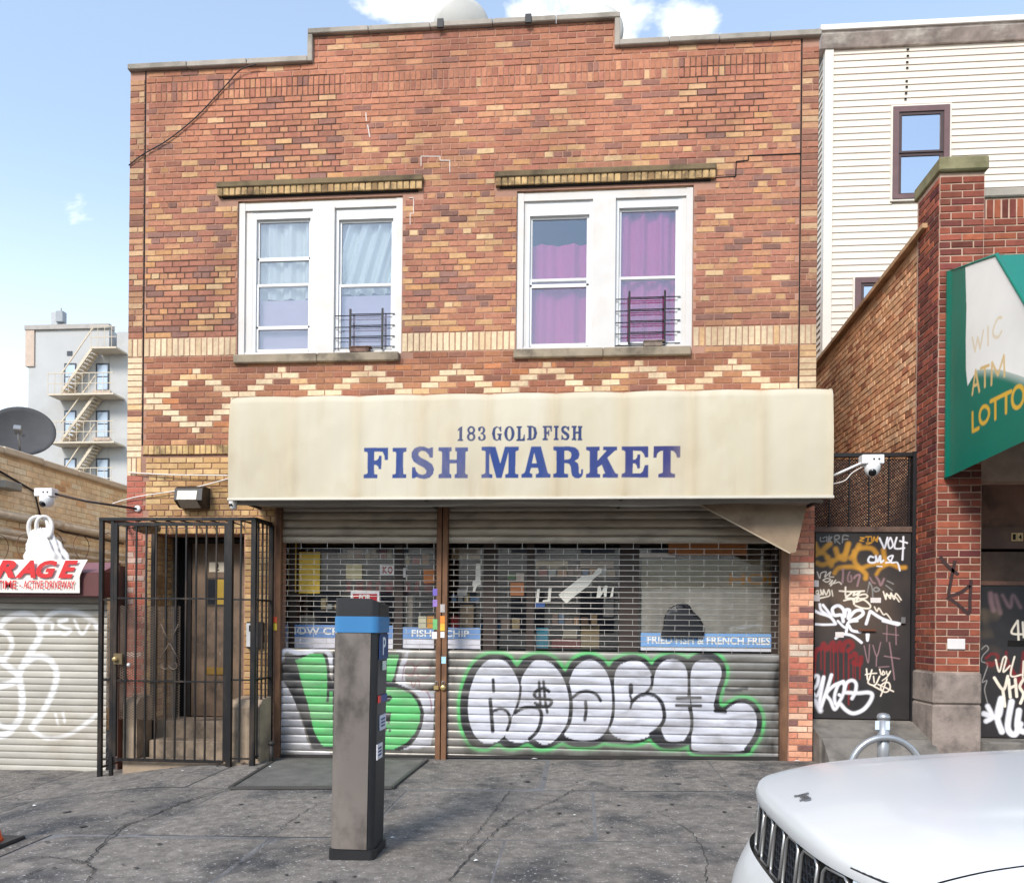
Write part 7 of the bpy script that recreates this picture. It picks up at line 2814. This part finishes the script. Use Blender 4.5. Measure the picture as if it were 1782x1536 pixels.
# sloped concrete threshold
m_thr = mat('threshold_concrete', (122, 116, 108), rough=.95, var=.3, vscale=4, bump=.9, bscale=30, dirt=(70, 66, 62), dirt_amt=.7, dirt_scale=2.6)
tz = dz0 - .015
y1_, z1_ = -.05, at(1480, 1290, -.05)[1]
q = MB()
xa, xb = XR + .01, PX0 - .03
g_ = ground(3, -.5)
q.prism([(AYD + .3, -.2), (AYD + .3, tz), (AYD - .02, tz), (-.20, tz - .13), (-.22, -.2)], xa, xb, 'X')
thr = q.obj('threshold', m_thr)
tag(thr, 'rough sloping concrete threshold under the graffiti alley door', 'threshold')
q = MB()
q.prism([(-.225, -.2), (-.225, tz - .14), (-.55, g_ + .015), (-.57, -.2)], xa + .02, xb + .03, 'X')
q.obj('ramp_slab', m_thr, thr)
# step under the other door
q = MB()
q.bevbox(5.2, -.05, rz0 - .12, 1.1, .2, .11, .015)
tag(q.obj('door_step', m_thr), 'low concrete step below the tagged door by the pillar', 'step')

# ================================================================== cream clapboard house behind
SYD = 4.2
m_siding = mat('cream_siding', (220, 208, 194), rough=.55, var=.03, vscale=2, dirt=(208, 190, 168), dirt_amt=.3, dirt_scale=1.2, dirt_stretch=(1, 1, 3))
m_trim = mat('siding_trim', (218, 210, 198), rough=.5, var=.03)
m_brown = mat('brown_window_trim', (104, 78, 78), rough=.6, var=.15, vscale=6)
sx0 = 3.785
z_t = at(1440, 88, SYD)[1]
sid = thing('clapboard_house', 'tall cream clapboard house rising behind the dark brick shop', 'house', (sx0, SYD, 0))
q = MB()
q.box(sx0 + .02, 10.5, SYD + .02, SYD + 10, 0, z_t)
q.obj('wall_core', m_trim, sid)
w1 = (at(1552, 300, SYD)[0], at(1650, 300, SYD)[0], at(1600, 347, SYD)[1], at(1600, 187, SYD)[1])
w2x, w2z = at(1487, 485, SYD)
w2 = (w2x, w2x + .93, w2z - 1.5, w2z)
wins = [w1, w2]
exp_ = .1035
z = 4.9
row = 0
while z < z_t - .02:
    segs = [(sx0 + .10, 10.4)]
    for (a0, a1, b0, b1) in wins:
        if b0 < z + exp_ * .7 and b1 > z + exp_ * .3:
            ns = []
            for s0, s1 in segs:
                if a0 > s0:
                    ns.append((s0, a0))
                if a1 < s1:
                    ns.append((a1, s1))
            segs = ns
    for s0, s1 in segs:
        q = MB()
        h1 = min(exp_, z_t - z)
        dz_ = rng.uniform(-.002, .002)
        q.add([(s0, SYD - .009, z + dz_), (s1, SYD - .009, z - dz_), (s1, SYD + .006, z + h1), (s0, SYD + .006, z + h1), (s0, SYD + .008, z), (s1, SYD + .008, z)], [(0, 1, 2, 3), (0, 4, 5, 1)])
        q.obj('siding_board', m_siding, sid, fix=False)
    # return boards on the left flank
    q = MB()
    q.add([(sx0 - .016, SYD + .1, z), (sx0 - .016, SYD + 9.9, z), (sx0 + .006, SYD + 9.9, z + exp_), (sx0 + .006, SYD + .1, z + exp_), (sx0 + .02, SYD + .1, z), (sx0 + .02, SYD + 9.9, z)], [(0, 1, 2, 3), (0, 4, 5, 1)])
    q.obj('flank_board', m_siding, sid, fix=False)
    z += exp_
q = MB()
q.box(sx0 - .03, sx0 + .10, SYD - .03, SYD + .10, 4.8, z_t)
q.obj('corner_trim', m_trim, sid)
q = MB()
zt2 = at(1440, 62, SYD)[1]
q.prism([(SYD - .05, z_t), (SYD + .15, z_t), (SYD + .15, zt2 - .05), (SYD - .16, zt2 - .05), (SYD - .16, zt2 - .09)], sx0 - .12, 10.6, 'X')
q.obj('gutter_fascia', mat('peeling_fascia', (178, 162, 154), rough=.8, var=.35, vscale=6, dirt=(228, 218, 206), dirt_amt=.85, dirt_scale=4.5, dirt_stretch=(.5, 1, 1.5)), sid)
q = MB()
q.box(sx0 - .15, 10.7, SYD - .20, SYD + 10, zt2 - .05, zt2 + .03)
q.obj('roof_edge', mat('roof_edge_metal', (222, 216, 208), rough=.5, metal=.2, var=.06), sid)
m_skypane = glass_mat('house_glass', (90, 100, 112), refl=.55, rough=.02)
for (a0, a1, b0, b1) in wins:
    q = MB()
    t_ = .085
    q.box(a0, a0 + t_, SYD - .05, SYD + .03, b0, b1)
    q.box(a1 - t_, a1, SYD - .05, SYD + .03, b0, b1)
    q.box(a0 + t_, a1 - t_, SYD - .048, SYD + .03, b1 - t_, b1)
    q.box(a0 + t_, a1 - t_, SYD - .048, SYD + .03, b0, b0 + t_ * .8)
    wf = q.obj('window', m_brown, sid)
    q = MB()
    q.box(a0 - .03, a0 - .002, SYD - .035, SYD + .03, b0 - .03, b1 + .03)
    q.box(a1 + .002, a1 + .03, SYD - .035, SYD + .03, b0 - .03, b1 + .03)
    q.box(a0 - .002, a1 + .002, SYD - .035, SYD + .03, b1 + .002, b1 + .03)
    q.box(a0 - .002, a1 + .002, SYD - .035, SYD + .03, b0 - .03, b0 - .002)
    q.obj('casing', m_trim, wf)
    mid = (b0 + b1) / 2
    for lo, hi, yo in ((b0 + t_ * .8, mid, .005), (mid, b1 - t_, -.012)):
        q = MB()
        q.box(a0 + t_, a0 + t_ + .05, SYD + yo - .02, SYD + yo + .015, lo, hi)
        q.box(a1 - t_ - .05, a1 - t_, SYD + yo - .02, SYD + yo + .015, lo, hi)
        q.box(a0 + t_ + .05, a1 - t_ - .05, SYD + yo - .019, SYD + yo + .015, hi - .045, hi)
        q.box(a0 + t_ + .05, a1 - t_ - .05, SYD + yo - .019, SYD + yo + .015, lo, lo + .03)
        q.obj('sash', mat('sash_brown', (70, 54, 54), rough=.6, var=.1), wf)
        q = MB()
        q.box(a0 + t_ + .05, a1 - t_ - .05, SYD + yo - .004, SYD + yo + .002, lo + .03, hi - .045)
        q.obj('pane', m_skypane, wf)
# nail holes in the boards
for k, (px, py) in enumerate(((1580, 86), (1580, 97), (1579, 108), (1579, 118), (1578, 141), (1578, 151), (1577, 162), (1576, 172))):
    a = at(px, py, SYD - .02)
    q = MB()
    q.box(a[0] - .018, a[0] + .018, SYD - .022, SYD - .014, a[1] - .012, a[1] + .012)
    q.obj('nail_hole', m_dark, sid)
# ================================================================== parking meter
m_mfront = mat('meter_grey', (150, 140, 132), rough=.34, metal=.55, var=.15, vscale=2.2, dirt=(72, 67, 65), dirt_amt=.85, dirt_scale=2.6, dirt_stretch=(1, 1, .7))
m_mblack = mat('meter_black', (34, 34, 36), rough=.45, var=.15, vscale=8)
m_mblue = mat('meter_blue', (58, 122, 172), rough=.4, var=.04)
m_mnavy = mat('meter_navy', (22, 60, 112), rough=.5, var=.04)
MX0, MX1, MY0, MY1 = -1.636, -1.342, -3.66, -3.33
mcx, mcy = (MX0 + MX1) / 2, (MY0 + MY1) / 2
mz0 = at(607, 1500, MY0)[1]
mz1 = mz0 + (at(625, 1040, MY0)[1] - at(607, 1500, MY0)[1])
pm = thing('parking_meter', 'tall grey pay-and-display parking meter with black top and blue band', 'parking meter', (mcx, mcy, mz0))


def rrect(hx, hy, r, n=6):
    out = []
    for cx_, cy_, a0 in ((hx - r, hy - r, 0), (-hx + r, hy - r, 90), (-hx + r, -hy + r, 180), (hx - r, -hy + r, 270)):
        for k in range(n + 1):
            a = R(a0 + 90 * k / n)
            out.append((cx_ + r * math.cos(a), cy_ + r * math.sin(a)))
    return out


def lean(x, y, z):
    k = (z - mz0)
    return (x + .012 * k, y, z)


def column(name, hx, hy, r, z0, z1, material, ztf=None, parent=pm):
    q = MB()
    pr_ = rrect(hx, hy, r)
    n = len(pr_)
    lo = [lean(mcx + x, mcy + y, z0) for x, y in pr_]
    hi = [lean(mcx + x, mcy + y, z1 if ztf is None else ztf(x, y)) for x, y in pr_]
    q.add(lo + hi, [(i, (i + 1) % n, n + (i + 1) % n, n + i) for i in range(n)], smooth=False)
    q.add(hi, [tuple(range(n))])
    q.add(lo, [tuple(range(n - 1, -1, -1))])
    return q.obj(name, material, parent)


hx, hy = (MX1 - MX0) / 2, (MY1 - MY0) / 2
zba = at(607, 1478, MY0)[1]
zb1, zb2 = at(607, 1100, MY0)[1], at(607, 1072, MY0)[1]
column('base', hx + .008, hy + .008, .03, mz0 - .03, zba, m_mblack)
column('body', hx - .004, hy - .004, .045, zba, zb1, m_mblack)
column('blue_band', hx + .006, hy + .006, .05, zb1, zb2, m_mblue)
column('hood', hx + .002, hy + .002, .05, zb2, mz1, m_mblack, lambda x, y: mz1 - max(0, y) * .12 - max(0, x - hx * .6) * .45)
# stainless front sheet wrapping the near face
q = MB()
pr_ = [(-hx - .001, -hy + .05), (-hx - .001, -hy + .03), (-hx + .014, -hy + .010), (-hx + .045, -hy - .003), (hx - .07, -hy - .003), (hx - .045, -hy - .003)]
n = len(pr_)
lo = [lean(mcx + x, mcy + y, zba + .004) for x, y in pr_]
hi = [lean(mcx + x, mcy + y, zb1 - .004) for x, y in pr_]
q.add(lo + hi, [(i, i + 1, n + i + 1, n + i) for i in range(n - 1)], smooth=True)
q.obj('front_sheet', m_mfront, pm)
# concrete pad
q = MB()
q.bevbox(mcx, mcy, mz0 - .03, hx + .05, hy + .04, .022, .012)
q.obj('concrete_pad', m_kerb, pm)
# side face: P symbol and stickers
SFX = MX1 + .002
SFR = Frame((SFX, 0, 0), (0, 1, 0), (0, 0, 1), (1, 0, 0))


def side_y(px):
    return at_x(px, 1200, SFX)[0]


def side_z(py):
    return at_x(660, py, SFX)[1]


def lx(z):
    return .012 * (z - mz0)


z0_, z1_ = side_z(1147), side_z(1103)
ysd = (MY0 + .05, MY1 - .05)
q = MB()
q.box(SFX + lx(z0_) - .002, SFX + lx(z0_) + .004, ysd[0], ysd[1], z0_, z1_)
pn = q.obj('parking_panel', m_mnavy, pm)
fr = Frame((SFX + lx(z0_) + .004, 0, 0), (0, 1, 0), (0, 0, 1), (1, 0, 0))
text_obj('parking_letter', 'P', fr, ysd[0] + .07, ysd[1] - .08, z0_ + .03, z1_ - .02, .001, mat('p_white', (232, 236, 240), rough=.5, var=0), pn, bold=.01)
for nm, y0_, y1_, za, zb_, c in (('sticker', .14, .24, 1166, 1150, (214, 224, 214)), ('sticker', .05, .11, 1221, 1209, (206, 62, 52)), ('sticker', .11, .28, 1221, 1209, (32, 62, 130)), ('sticker', .10, .26, 1270, 1244, (206, 208, 222)), ('sticker', .04, .18, 1318, 1292, (214, 212, 218))):
    z0_, z1_ = side_z(za), side_z(zb_)
    q = MB()
    q.box(SFX + lx(z0_) - .004, SFX + lx(z0_) + .003, MY0 + y0_, MY0 + y1_, z0_, z1_)
    st_ = q.obj(nm, mat('meter_sticker_%d_%d_%d' % c, c, rough=.5, var=.25, vscale=60), pm)
    if c[0] > 200 and c[1] > 200 and za > 1200:
        for k in range(3):
            q = MB()
            zz_ = z0_ + (z1_ - z0_) * (.22 + .22 * k)
            q.box(SFX + lx(z0_) + .003, SFX + lx(z0_) + .0042, MY0 + y0_ + .025, MY0 + y1_ - .03, zz_, zz_ + .012)
            q.obj('print_line', m_mnavy, st_)

# ================================================================== bike rack
m_galv = mat('rack_galvanised', (172, 174, 176), rough=.38, metal=.55, var=.12, vscale=7)
bx, by = 2.86, -1.35
bx = at(1537, 1290, by)[0]
bg = ground(bx, by)
bk_ = thing('bike_rack', 'galvanised hoop bike rack on a capped post beside the white car', 'bike rack', (bx, by, bg))
ztop = at(1535, 1240, by)[1]
q = MB()
q.lathe([(.052, 0), (.052, ztop - bg - .05)], (bx, by, bg), 24)
q.obj('post', m_galv, bk_)
q = MB()
q.lathe([(.056, ztop - bg - .055), (.057, ztop - bg - .03), (.045, ztop - bg - .008), (.02, ztop - bg), (.001, ztop - bg)], (bx, by, bg), 24)
q.obj('cap', m_galv, bk_)
zh = at(1535, 1281, by)[1]
rad = (at(1597, 1310, by)[0] - at(1483, 1310, by)[0]) / 2 + .02
q = MB()
pts = []
for k in range(41):
    a_ = math.pi * 2 * k / 40
    pts.append((bx + rad * math.sin(a_), by - .06, zh - rad + rad * math.cos(a_)))
q.tube(pts[:-1], .03, 12, closed=True)
q.obj('hoop', m_galv, bk_)
za, zb_ = at(1535, 1268, by)[1], at(1535, 1253, by)[1]
for px in (1527, 1545):
    x = at(px, 1260, by - .055)[0]
    q = MB()
    q.bar((x - .018, by - .05, (za + zb_) / 2), (x + .018, by - .05, (za + zb_) / 2), zb_ - za, .006)
    q.obj('sticker', mat('rack_sticker', (214, 226, 236), rough=.5, var=.2, vscale=60), bk_)

# ================================================================== traffic cone at the left edge
m_cone = mat('cone_orange', (222, 88, 36), rough=.55, var=.15, vscale=12)
m_conew = mat('cone_white', (206, 206, 200), rough=.5, var=.1)
cxp, cyp = at_z(-34, 1502, -.27)
gz = ground(cxp, cyp)
cone = thing('traffic_cone', 'orange traffic cone with grey collar on a black base at the left edge', 'traffic cone', (cxp, cyp, gz))
q = MB()
q.bevbox(cxp, cyp, gz + .025, .20, .20, .022, .012)
q.obj('base', m_mblack, cone)
q = MB()
q.lathe([(.145, .045), (.13, .06), (.098, .2)], (cxp, cyp, gz), 28)
q.obj('cone_body', m_cone, cone)
q = MB()
q.lathe([(.098, .2), (.066, .36)], (cxp, cyp, gz), 28)
q.obj('collar', m_conew, cone)
q = MB()
q.lathe([(.066, .36), (.035, .52), (.025, .53)], (cxp, cyp, gz), 28)
q.obj('cone_tip', m_cone, cone)

# ================================================================== litter on the pavement
m_litter = mat('paper_litter', (222, 220, 214), rough=.8, var=.2, vscale=30)
LIT = [(930, 1322, 0.034999999999999996), (318, 1342, 0.017499999999999998), (683, 1460, 0.020999999999999998), (828, 1500, 0.017499999999999998), (1388, 1325, 0.034999999999999996), (1000, 1420, 0.013999999999999999), (470, 1336, 0.020999999999999998), (60, 1395, 0.020999999999999998)]
names_l = ['below the right shutter', 'in front of the cage steps', 'right of the meter', 'by the diagonal crack', 'at the orange brick pier', 'on the middle slabs', 'by the pipe stub', 'near the garage door']
for (px, py, sz), wh in zip(LIT, names_l):
    x, y = at_z(px, py, -.06)
    x, y = at_z(px, py, ground(x, y))
    g0_ = ground(x, y)
    q = MB()
    r_ = np.random.RandomState(px)
    v = []
    for k in range(6):
        a_ = k / 6 * 6.283
        v.append((x + sz * (.6 + r_.rand() * .6) * math.cos(a_), y + sz * .8 * (.5 + r_.rand() * .6) * math.sin(a_), g0_ + .012 + r_.rand() * sz * .35))
    v.append((x, y, g0_ + .016 + sz * .3))
    q.add(v, [(k, (k + 1) % 6, 6) for k in range(6)])
    tag(q.obj('litter_scrap', m_litter, fix=False), 'small pale scrap of litter ' + wh, 'litter', 'scraps of litter on the pavement')
# ================================================================== white car parked at the kerb
m_car = mat('white_car_paint', (212, 211, 209), rough=.26, var=.0, coat=.25, spec=.4)
m_seam = mat('car_seam', (22, 22, 24), rough=.6, var=0)
m_chrome = mat('car_chrome', (214, 212, 210), rough=.12, metal=1.0, var=.0)
m_cblack = mat('car_black_trim', (20, 20, 22), rough=.4, var=0)
m_tyre = mat('tyre_rubber', (26, 26, 27), rough=.85, var=.1)
m_carglass = mat('car_glass', (24, 28, 32), rough=.05, var=0, spec=.7)
m_lampc = mat('headlamp', (206, 214, 222), rough=.08, var=.0, coat=1)
CNX, CCY = .715, -5.85           # nose, centre line; the car points to -X
RZ = .0187 * 1.5 - .235
car = thing('parked_car', 'white sport utility car with a slatted chrome grille parked at the right', 'car', (CNX + 2.4, CCY, RZ))
HW = .955


def nose(v):
    a = abs(v) / HW
    return .05 * a ** 2 + .34 * a ** 4.2


def hood_z(u, v):
    """height above the road of the bonnet skin, u from the nose back"""
    a = abs(v) / HW
    s = u - nose(v)
    lead = 1.012 + .09 * (1 - math.exp(-max(s, 0) / .30)) + .072 * max(s, 0) / 1.2
    edge = -.02 * a ** 2 - .035 * a ** 6
    crease = .012 / (1 + math.exp(-((abs(v) - (.55 - .12 * max(0, 1.2 - u))) / .02))) * -1 * min(1, max(0, (u - .35) / .5))
    return lead + edge + crease


def W3(u, v, z):
    return (CNX + u, CCY + v, RZ + z)


# bonnet: top skin from the leading edge to the cowl, rounded over at the front
vs_ = np.linspace(-.80, .80, 81)
ts = np.concatenate([np.linspace(0, .12, 14), np.linspace(.14, 1, 40)])
P = np.zeros((len(ts), len(vs_), 3))
for i, t in enumerate(ts):
    for j, v in enumerate(vs_):
        u0 = nose(v)
        u = u0 + t * (1.28 - u0)
        s = u - u0
        z = hood_z(u, v)
        rnd = .034
        if s < rnd:
            z -= rnd - math.sqrt(max(0, rnd ** 2 - (rnd - s) ** 2))
        P[i, j] = W3(u, v, z)
skirt = P[0].copy()
skirt[:, 2] -= .03
skirt[:, 0] += .006
P = np.concatenate([skirt[None], P])
grid_obj('bonnet', P, None, m_car, car)
# wings either side of the bonnet, rolling down to the sill
for s in (-1, 1):
    vv = np.concatenate([np.linspace(.806, .925, 12), .925 + .05 * np.sin(np.linspace(.1, 1, 8) * math.pi / 2), np.full(14, .978)])
    zz_ = np.concatenate([np.zeros(12), -.09 * (1 - np.cos(np.linspace(.1, 1, 8) * math.pi / 2)), np.linspace(-.12, -.66, 14)])
    us = np.concatenate([np.linspace(0, .2, 10), np.linspace(.24, 1.5, 26), np.linspace(1.6, 4.7, 14)])
    P = np.zeros((len(us), len(vv), 3))
    for i, u_ in enumerate(us):
        for j, (v, dz_) in enumerate(zip(vv, zz_)):
            v2 = min(v, HW)
            u0 = nose(v2) + (.02 if j < 12 else .02 + .10 * (1 - math.exp(dz_ * 6)))
            u = u0 + u_ * (4.75 - u0) / 4.7
            top = hood_z(min(u, 1.3), v2)
            flare = .018 * math.exp(-((u - .95) / .5) ** 2) if j > 11 else 0
            P[i, j] = W3(u, s * (v + flare), top + dz_)
    o = grid_obj('wing', P if s > 0 else P[:, ::-1], None, m_car, car)
    # seam between bonnet and wing
    q = MB()
    pts = []
    for u in np.linspace(nose(.80) + .03, 1.28, 24):
        pts.append(W3(u, s * .803, hood_z(u, .803) - .009))
    q.tube(pts, .0045, 5)
    q.obj('bonnet_seam', m_seam, car)
# front face: bumper shell below the grille
vs2 = np.linspace(-.955, .955, 71)
zz2 = np.concatenate([np.linspace(.76, .70, 5), np.linspace(.66, .34, 12)])
P = np.zeros((len(zz2), len(vs2), 3))
for i, z in enumerate(zz2):
    for j, v in enumerate(vs2):
        a = abs(v) / .955
        bul = .10 * math.sin(min(1, (.80 - z) / .26) * math.pi / 2)
        u = nose(v) + .0 - bul * (1 - .5 * a ** 6) + .10 * a ** 8
        P[i, j] = W3(u, v, z)
grid_obj('bumper', P, None, m_car, car)
# grille panel between bonnet lip and bumper
P = np.zeros((8, 61, 3))
for i, z in enumerate(np.linspace(.985, .74, 8)):
    for j, v in enumerate(np.linspace(-.62, .62, 61)):
        P[i, j] = W3(nose(v) + .042 - .026 * (1 - (z - .74) / .25), v, z)
gr = grid_obj('grille', P, None, m_cblack, car)
slots = [-.51 + k * .17 for k in range(7)]


def gpt(v, z, off=0.0):
    return W3(nose(v) + .042 - .026 * (1 - (z - .74) / .25) - .006 - off, v, z)


for k, v0 in enumerate(slots):
    v1 = v0 + .0
    a_, b_ = v0 - .066, v0 + .066
    zt1, zb1_ = .940 - .022 * abs(v0), .752
    q = MB()
    loop = [gpt(a_ + .014, zb1_, .012), gpt(a_, zb1_ + .02, .012), gpt(a_, (zt1 + zb1_) / 2, .012), gpt(a_, zt1 - .02, .012), gpt(a_ + .018, zt1, .012), gpt(b_ - .018, zt1, .012), gpt(b_, zt1 - .02, .012), gpt(b_, (zt1 + zb1_) / 2, .012), gpt(b_, zb1_ + .02, .012), gpt(b_ - .014, zb1_, .012)]
    q.tube(loop, .0062, 8, closed=True)
    q.obj('slot_frame', mat('satin_chrome', (170, 168, 166), rough=.28, metal=.75, var=0), gr)
    q = MB()
    r_ = .019
    for iy in range(9):
        for ix in range(4):
            vc = a_ + .018 + ix * r_ * 1.75 + (iy % 2) * r_ * .87
            zc_ = zb1_ + .018 + iy * r_ * 1.45
            if vc > b_ - .012 or zc_ > zt1 - .012:
                continue
            pts = [gpt(vc + r_ * .9 * math.sin(k2 / 6 * 6.283), zc_ + r_ * .9 * math.cos(k2 / 6 * 6.283), .004) for k2 in range(6)]
            q.tube(pts, .0028, 4, closed=True, smooth=False)
    o = q.obj('honeycomb', mat('grille_black', (44, 46, 52), rough=.3, var=0, metal=.3), gr)
    o['kind'] = 'stuff'
# chrome lip under the bonnet edge
q = MB()
q.tube([W3(nose(v) + .014, v, .972) for v in np.linspace(-.60, .60, 40)], .005, 6)
q.obj('grille_lip', m_cblack, car)
# headlamps
for s in (-1, 1):
    q = MB()
    P = np.zeros((5, 16, 3))
    for i, t in enumerate(np.linspace(0, 1, 5)):
        for j, v in enumerate(np.linspace(.60, .94, 16)):
            f_ = (v - .60) / .34
            top = hood_z(nose(v) + .02, v) - .045
            P[i, j] = W3(nose(v) + .018 - .022 * t, s * v, top + .012 - t * (.125 - .035 * f_))
    grid_obj('headlamp', P if s > 0 else P[:, ::-1], None, m_lampc, car)
    q = MB()
    q.tube([W3(nose(v) + .004, s * v, hood_z(nose(v) + .02, v) - .150 + .03 * (v - .6) / .34) for v in np.linspace(.60, .94, 12)], .010, 6)
    q.obj('lamp_bezel', m_cblack, car)
for s in (-1, 1):
    q = MB()
    q.tube([W3(nose(v) + .006, s * v, hood_z(nose(v) + .02, v) - .040) for v in np.linspace(.60, .95, 16)], .006, 6)
    q.obj('lamp_gap', m_seam, car)
# badge
BFr = Frame(W3(.10, .0, hood_z(.10, 0) + .001), (0, -1, 0), (.96, 0, .28), (-.28, 0, .96))
try:
    text_obj('badge', 'Jeep', BFr, -.05, .05, -.022, .03, .001, mat('badge_metal', (120, 122, 126), rough=.3, metal=.6, var=0), car, bold=.02, depth=.005)
except Exception:
    pass
# cabin: cowl, windscreen, roof, side glass
q = MB()
q.box(CNX + 1.26, CNX + 1.5, CCY - .78, CCY + .78, RZ + 1.0, RZ + 1.085)
q.obj('cowl', m_cblack, car)
ws = [W3(1.36, -.74, 1.10), W3(1.36, .74, 1.10), W3(2.10, .60, 1.66), W3(2.10, -.60, 1.66)]
q = MB()
q.add(ws, [(0, 1, 2, 3)])
q.obj('windscreen', m_carglass, car, fix=False)
q = MB()
sec = [(2.06, .62, 1.65), (2.4, .64, 1.74), (3.4, .64, 1.76), (4.3, .60, 1.70), (4.6, .56, 1.62)]
v = []
for (u, hw, z) in sec:
    for t in np.linspace(-1, 1, 11):
        v.append(W3(u, hw * t, z - .05 * abs(t) ** 4))
q.add(v, [(i * 11 + j, i * 11 + j + 1, (i + 1) * 11 + j + 1, (i + 1) * 11 + j) for i in range(len(sec) - 1) for j in range(10)], smooth=True)
q.obj('roof', m_car, car, fix=False)
for s in (-1, 1):
    q = MB()
    q.add([W3(1.42, s * .83, 1.10), W3(4.6, s * .83, 1.12), W3(4.5, s * .60, 1.62), W3(2.15, s * .62, 1.65)], [(0, 1, 2, 3)])
    q.obj('side_glass', m_carglass, car, fix=False)
    q = MB()
    q.bar(W3(1.36, s * .80, 1.10), W3(2.10, s * .61, 1.67), .06, .05)
    q.obj('pillar', m_car, car)
    q = MB()
    q.bevbox(CNX + 1.72, CCY + s * 1.06, RZ + 1.16, .07, .11, .085, .03)
    q.obj('mirror', m_car, car)
    q = MB()
    q.add([W3(1.3, s * .80, 1.08), W3(4.75, s * .80, 1.10), W3(4.75, s * .93, 1.05), W3(1.3, s * .93, 1.06)], [(0, 1, 2, 3)])
    q.obj('shoulder', m_car, car, fix=False)
q = MB()
q.box(CNX + 4.62, CNX + 4.80, CCY - .94, CCY + .94, RZ + .35, RZ + 1.12, bev=.06)
q.obj('rear_panel', m_car, car)
q = MB()
q.add([W3(4.7, -.8, 1.1), W3(4.7, .8, 1.1), W3(4.58, .56, 1.64), W3(4.58, -.56, 1.64)], [(0, 1, 2, 3)])
q.obj('rear_glass', m_carglass, car, fix=False)
q = MB()
q.box(CNX + .25, CNX + 4.7, CCY - .86, CCY + .86, RZ + .26, RZ + .40)
q.obj('underbody', m_cblack, car)
for u in (.98, 3.95):
    for s in (-1, 1):
        yy_ = CCY + s * .86
        wz = RZ + .375
        q = MB()
        q.lathe([(.24, -.12), (.36, -.12), (.378, -.08), (.378, .08), (.36, .12), (.24, .12)], (CNX + u, yy_, wz), 36, 'Y')
        wl = q.obj('wheel', m_tyre, car)
        q = MB()
        q.lathe([(.001, s * .10), (.06, s * .125), (.22, s * .11), (.245, s * .125), (.25, s * .09)], (CNX + u, yy_, wz), 30, 'Y')
        q.obj('rim', m_bracket, wl)
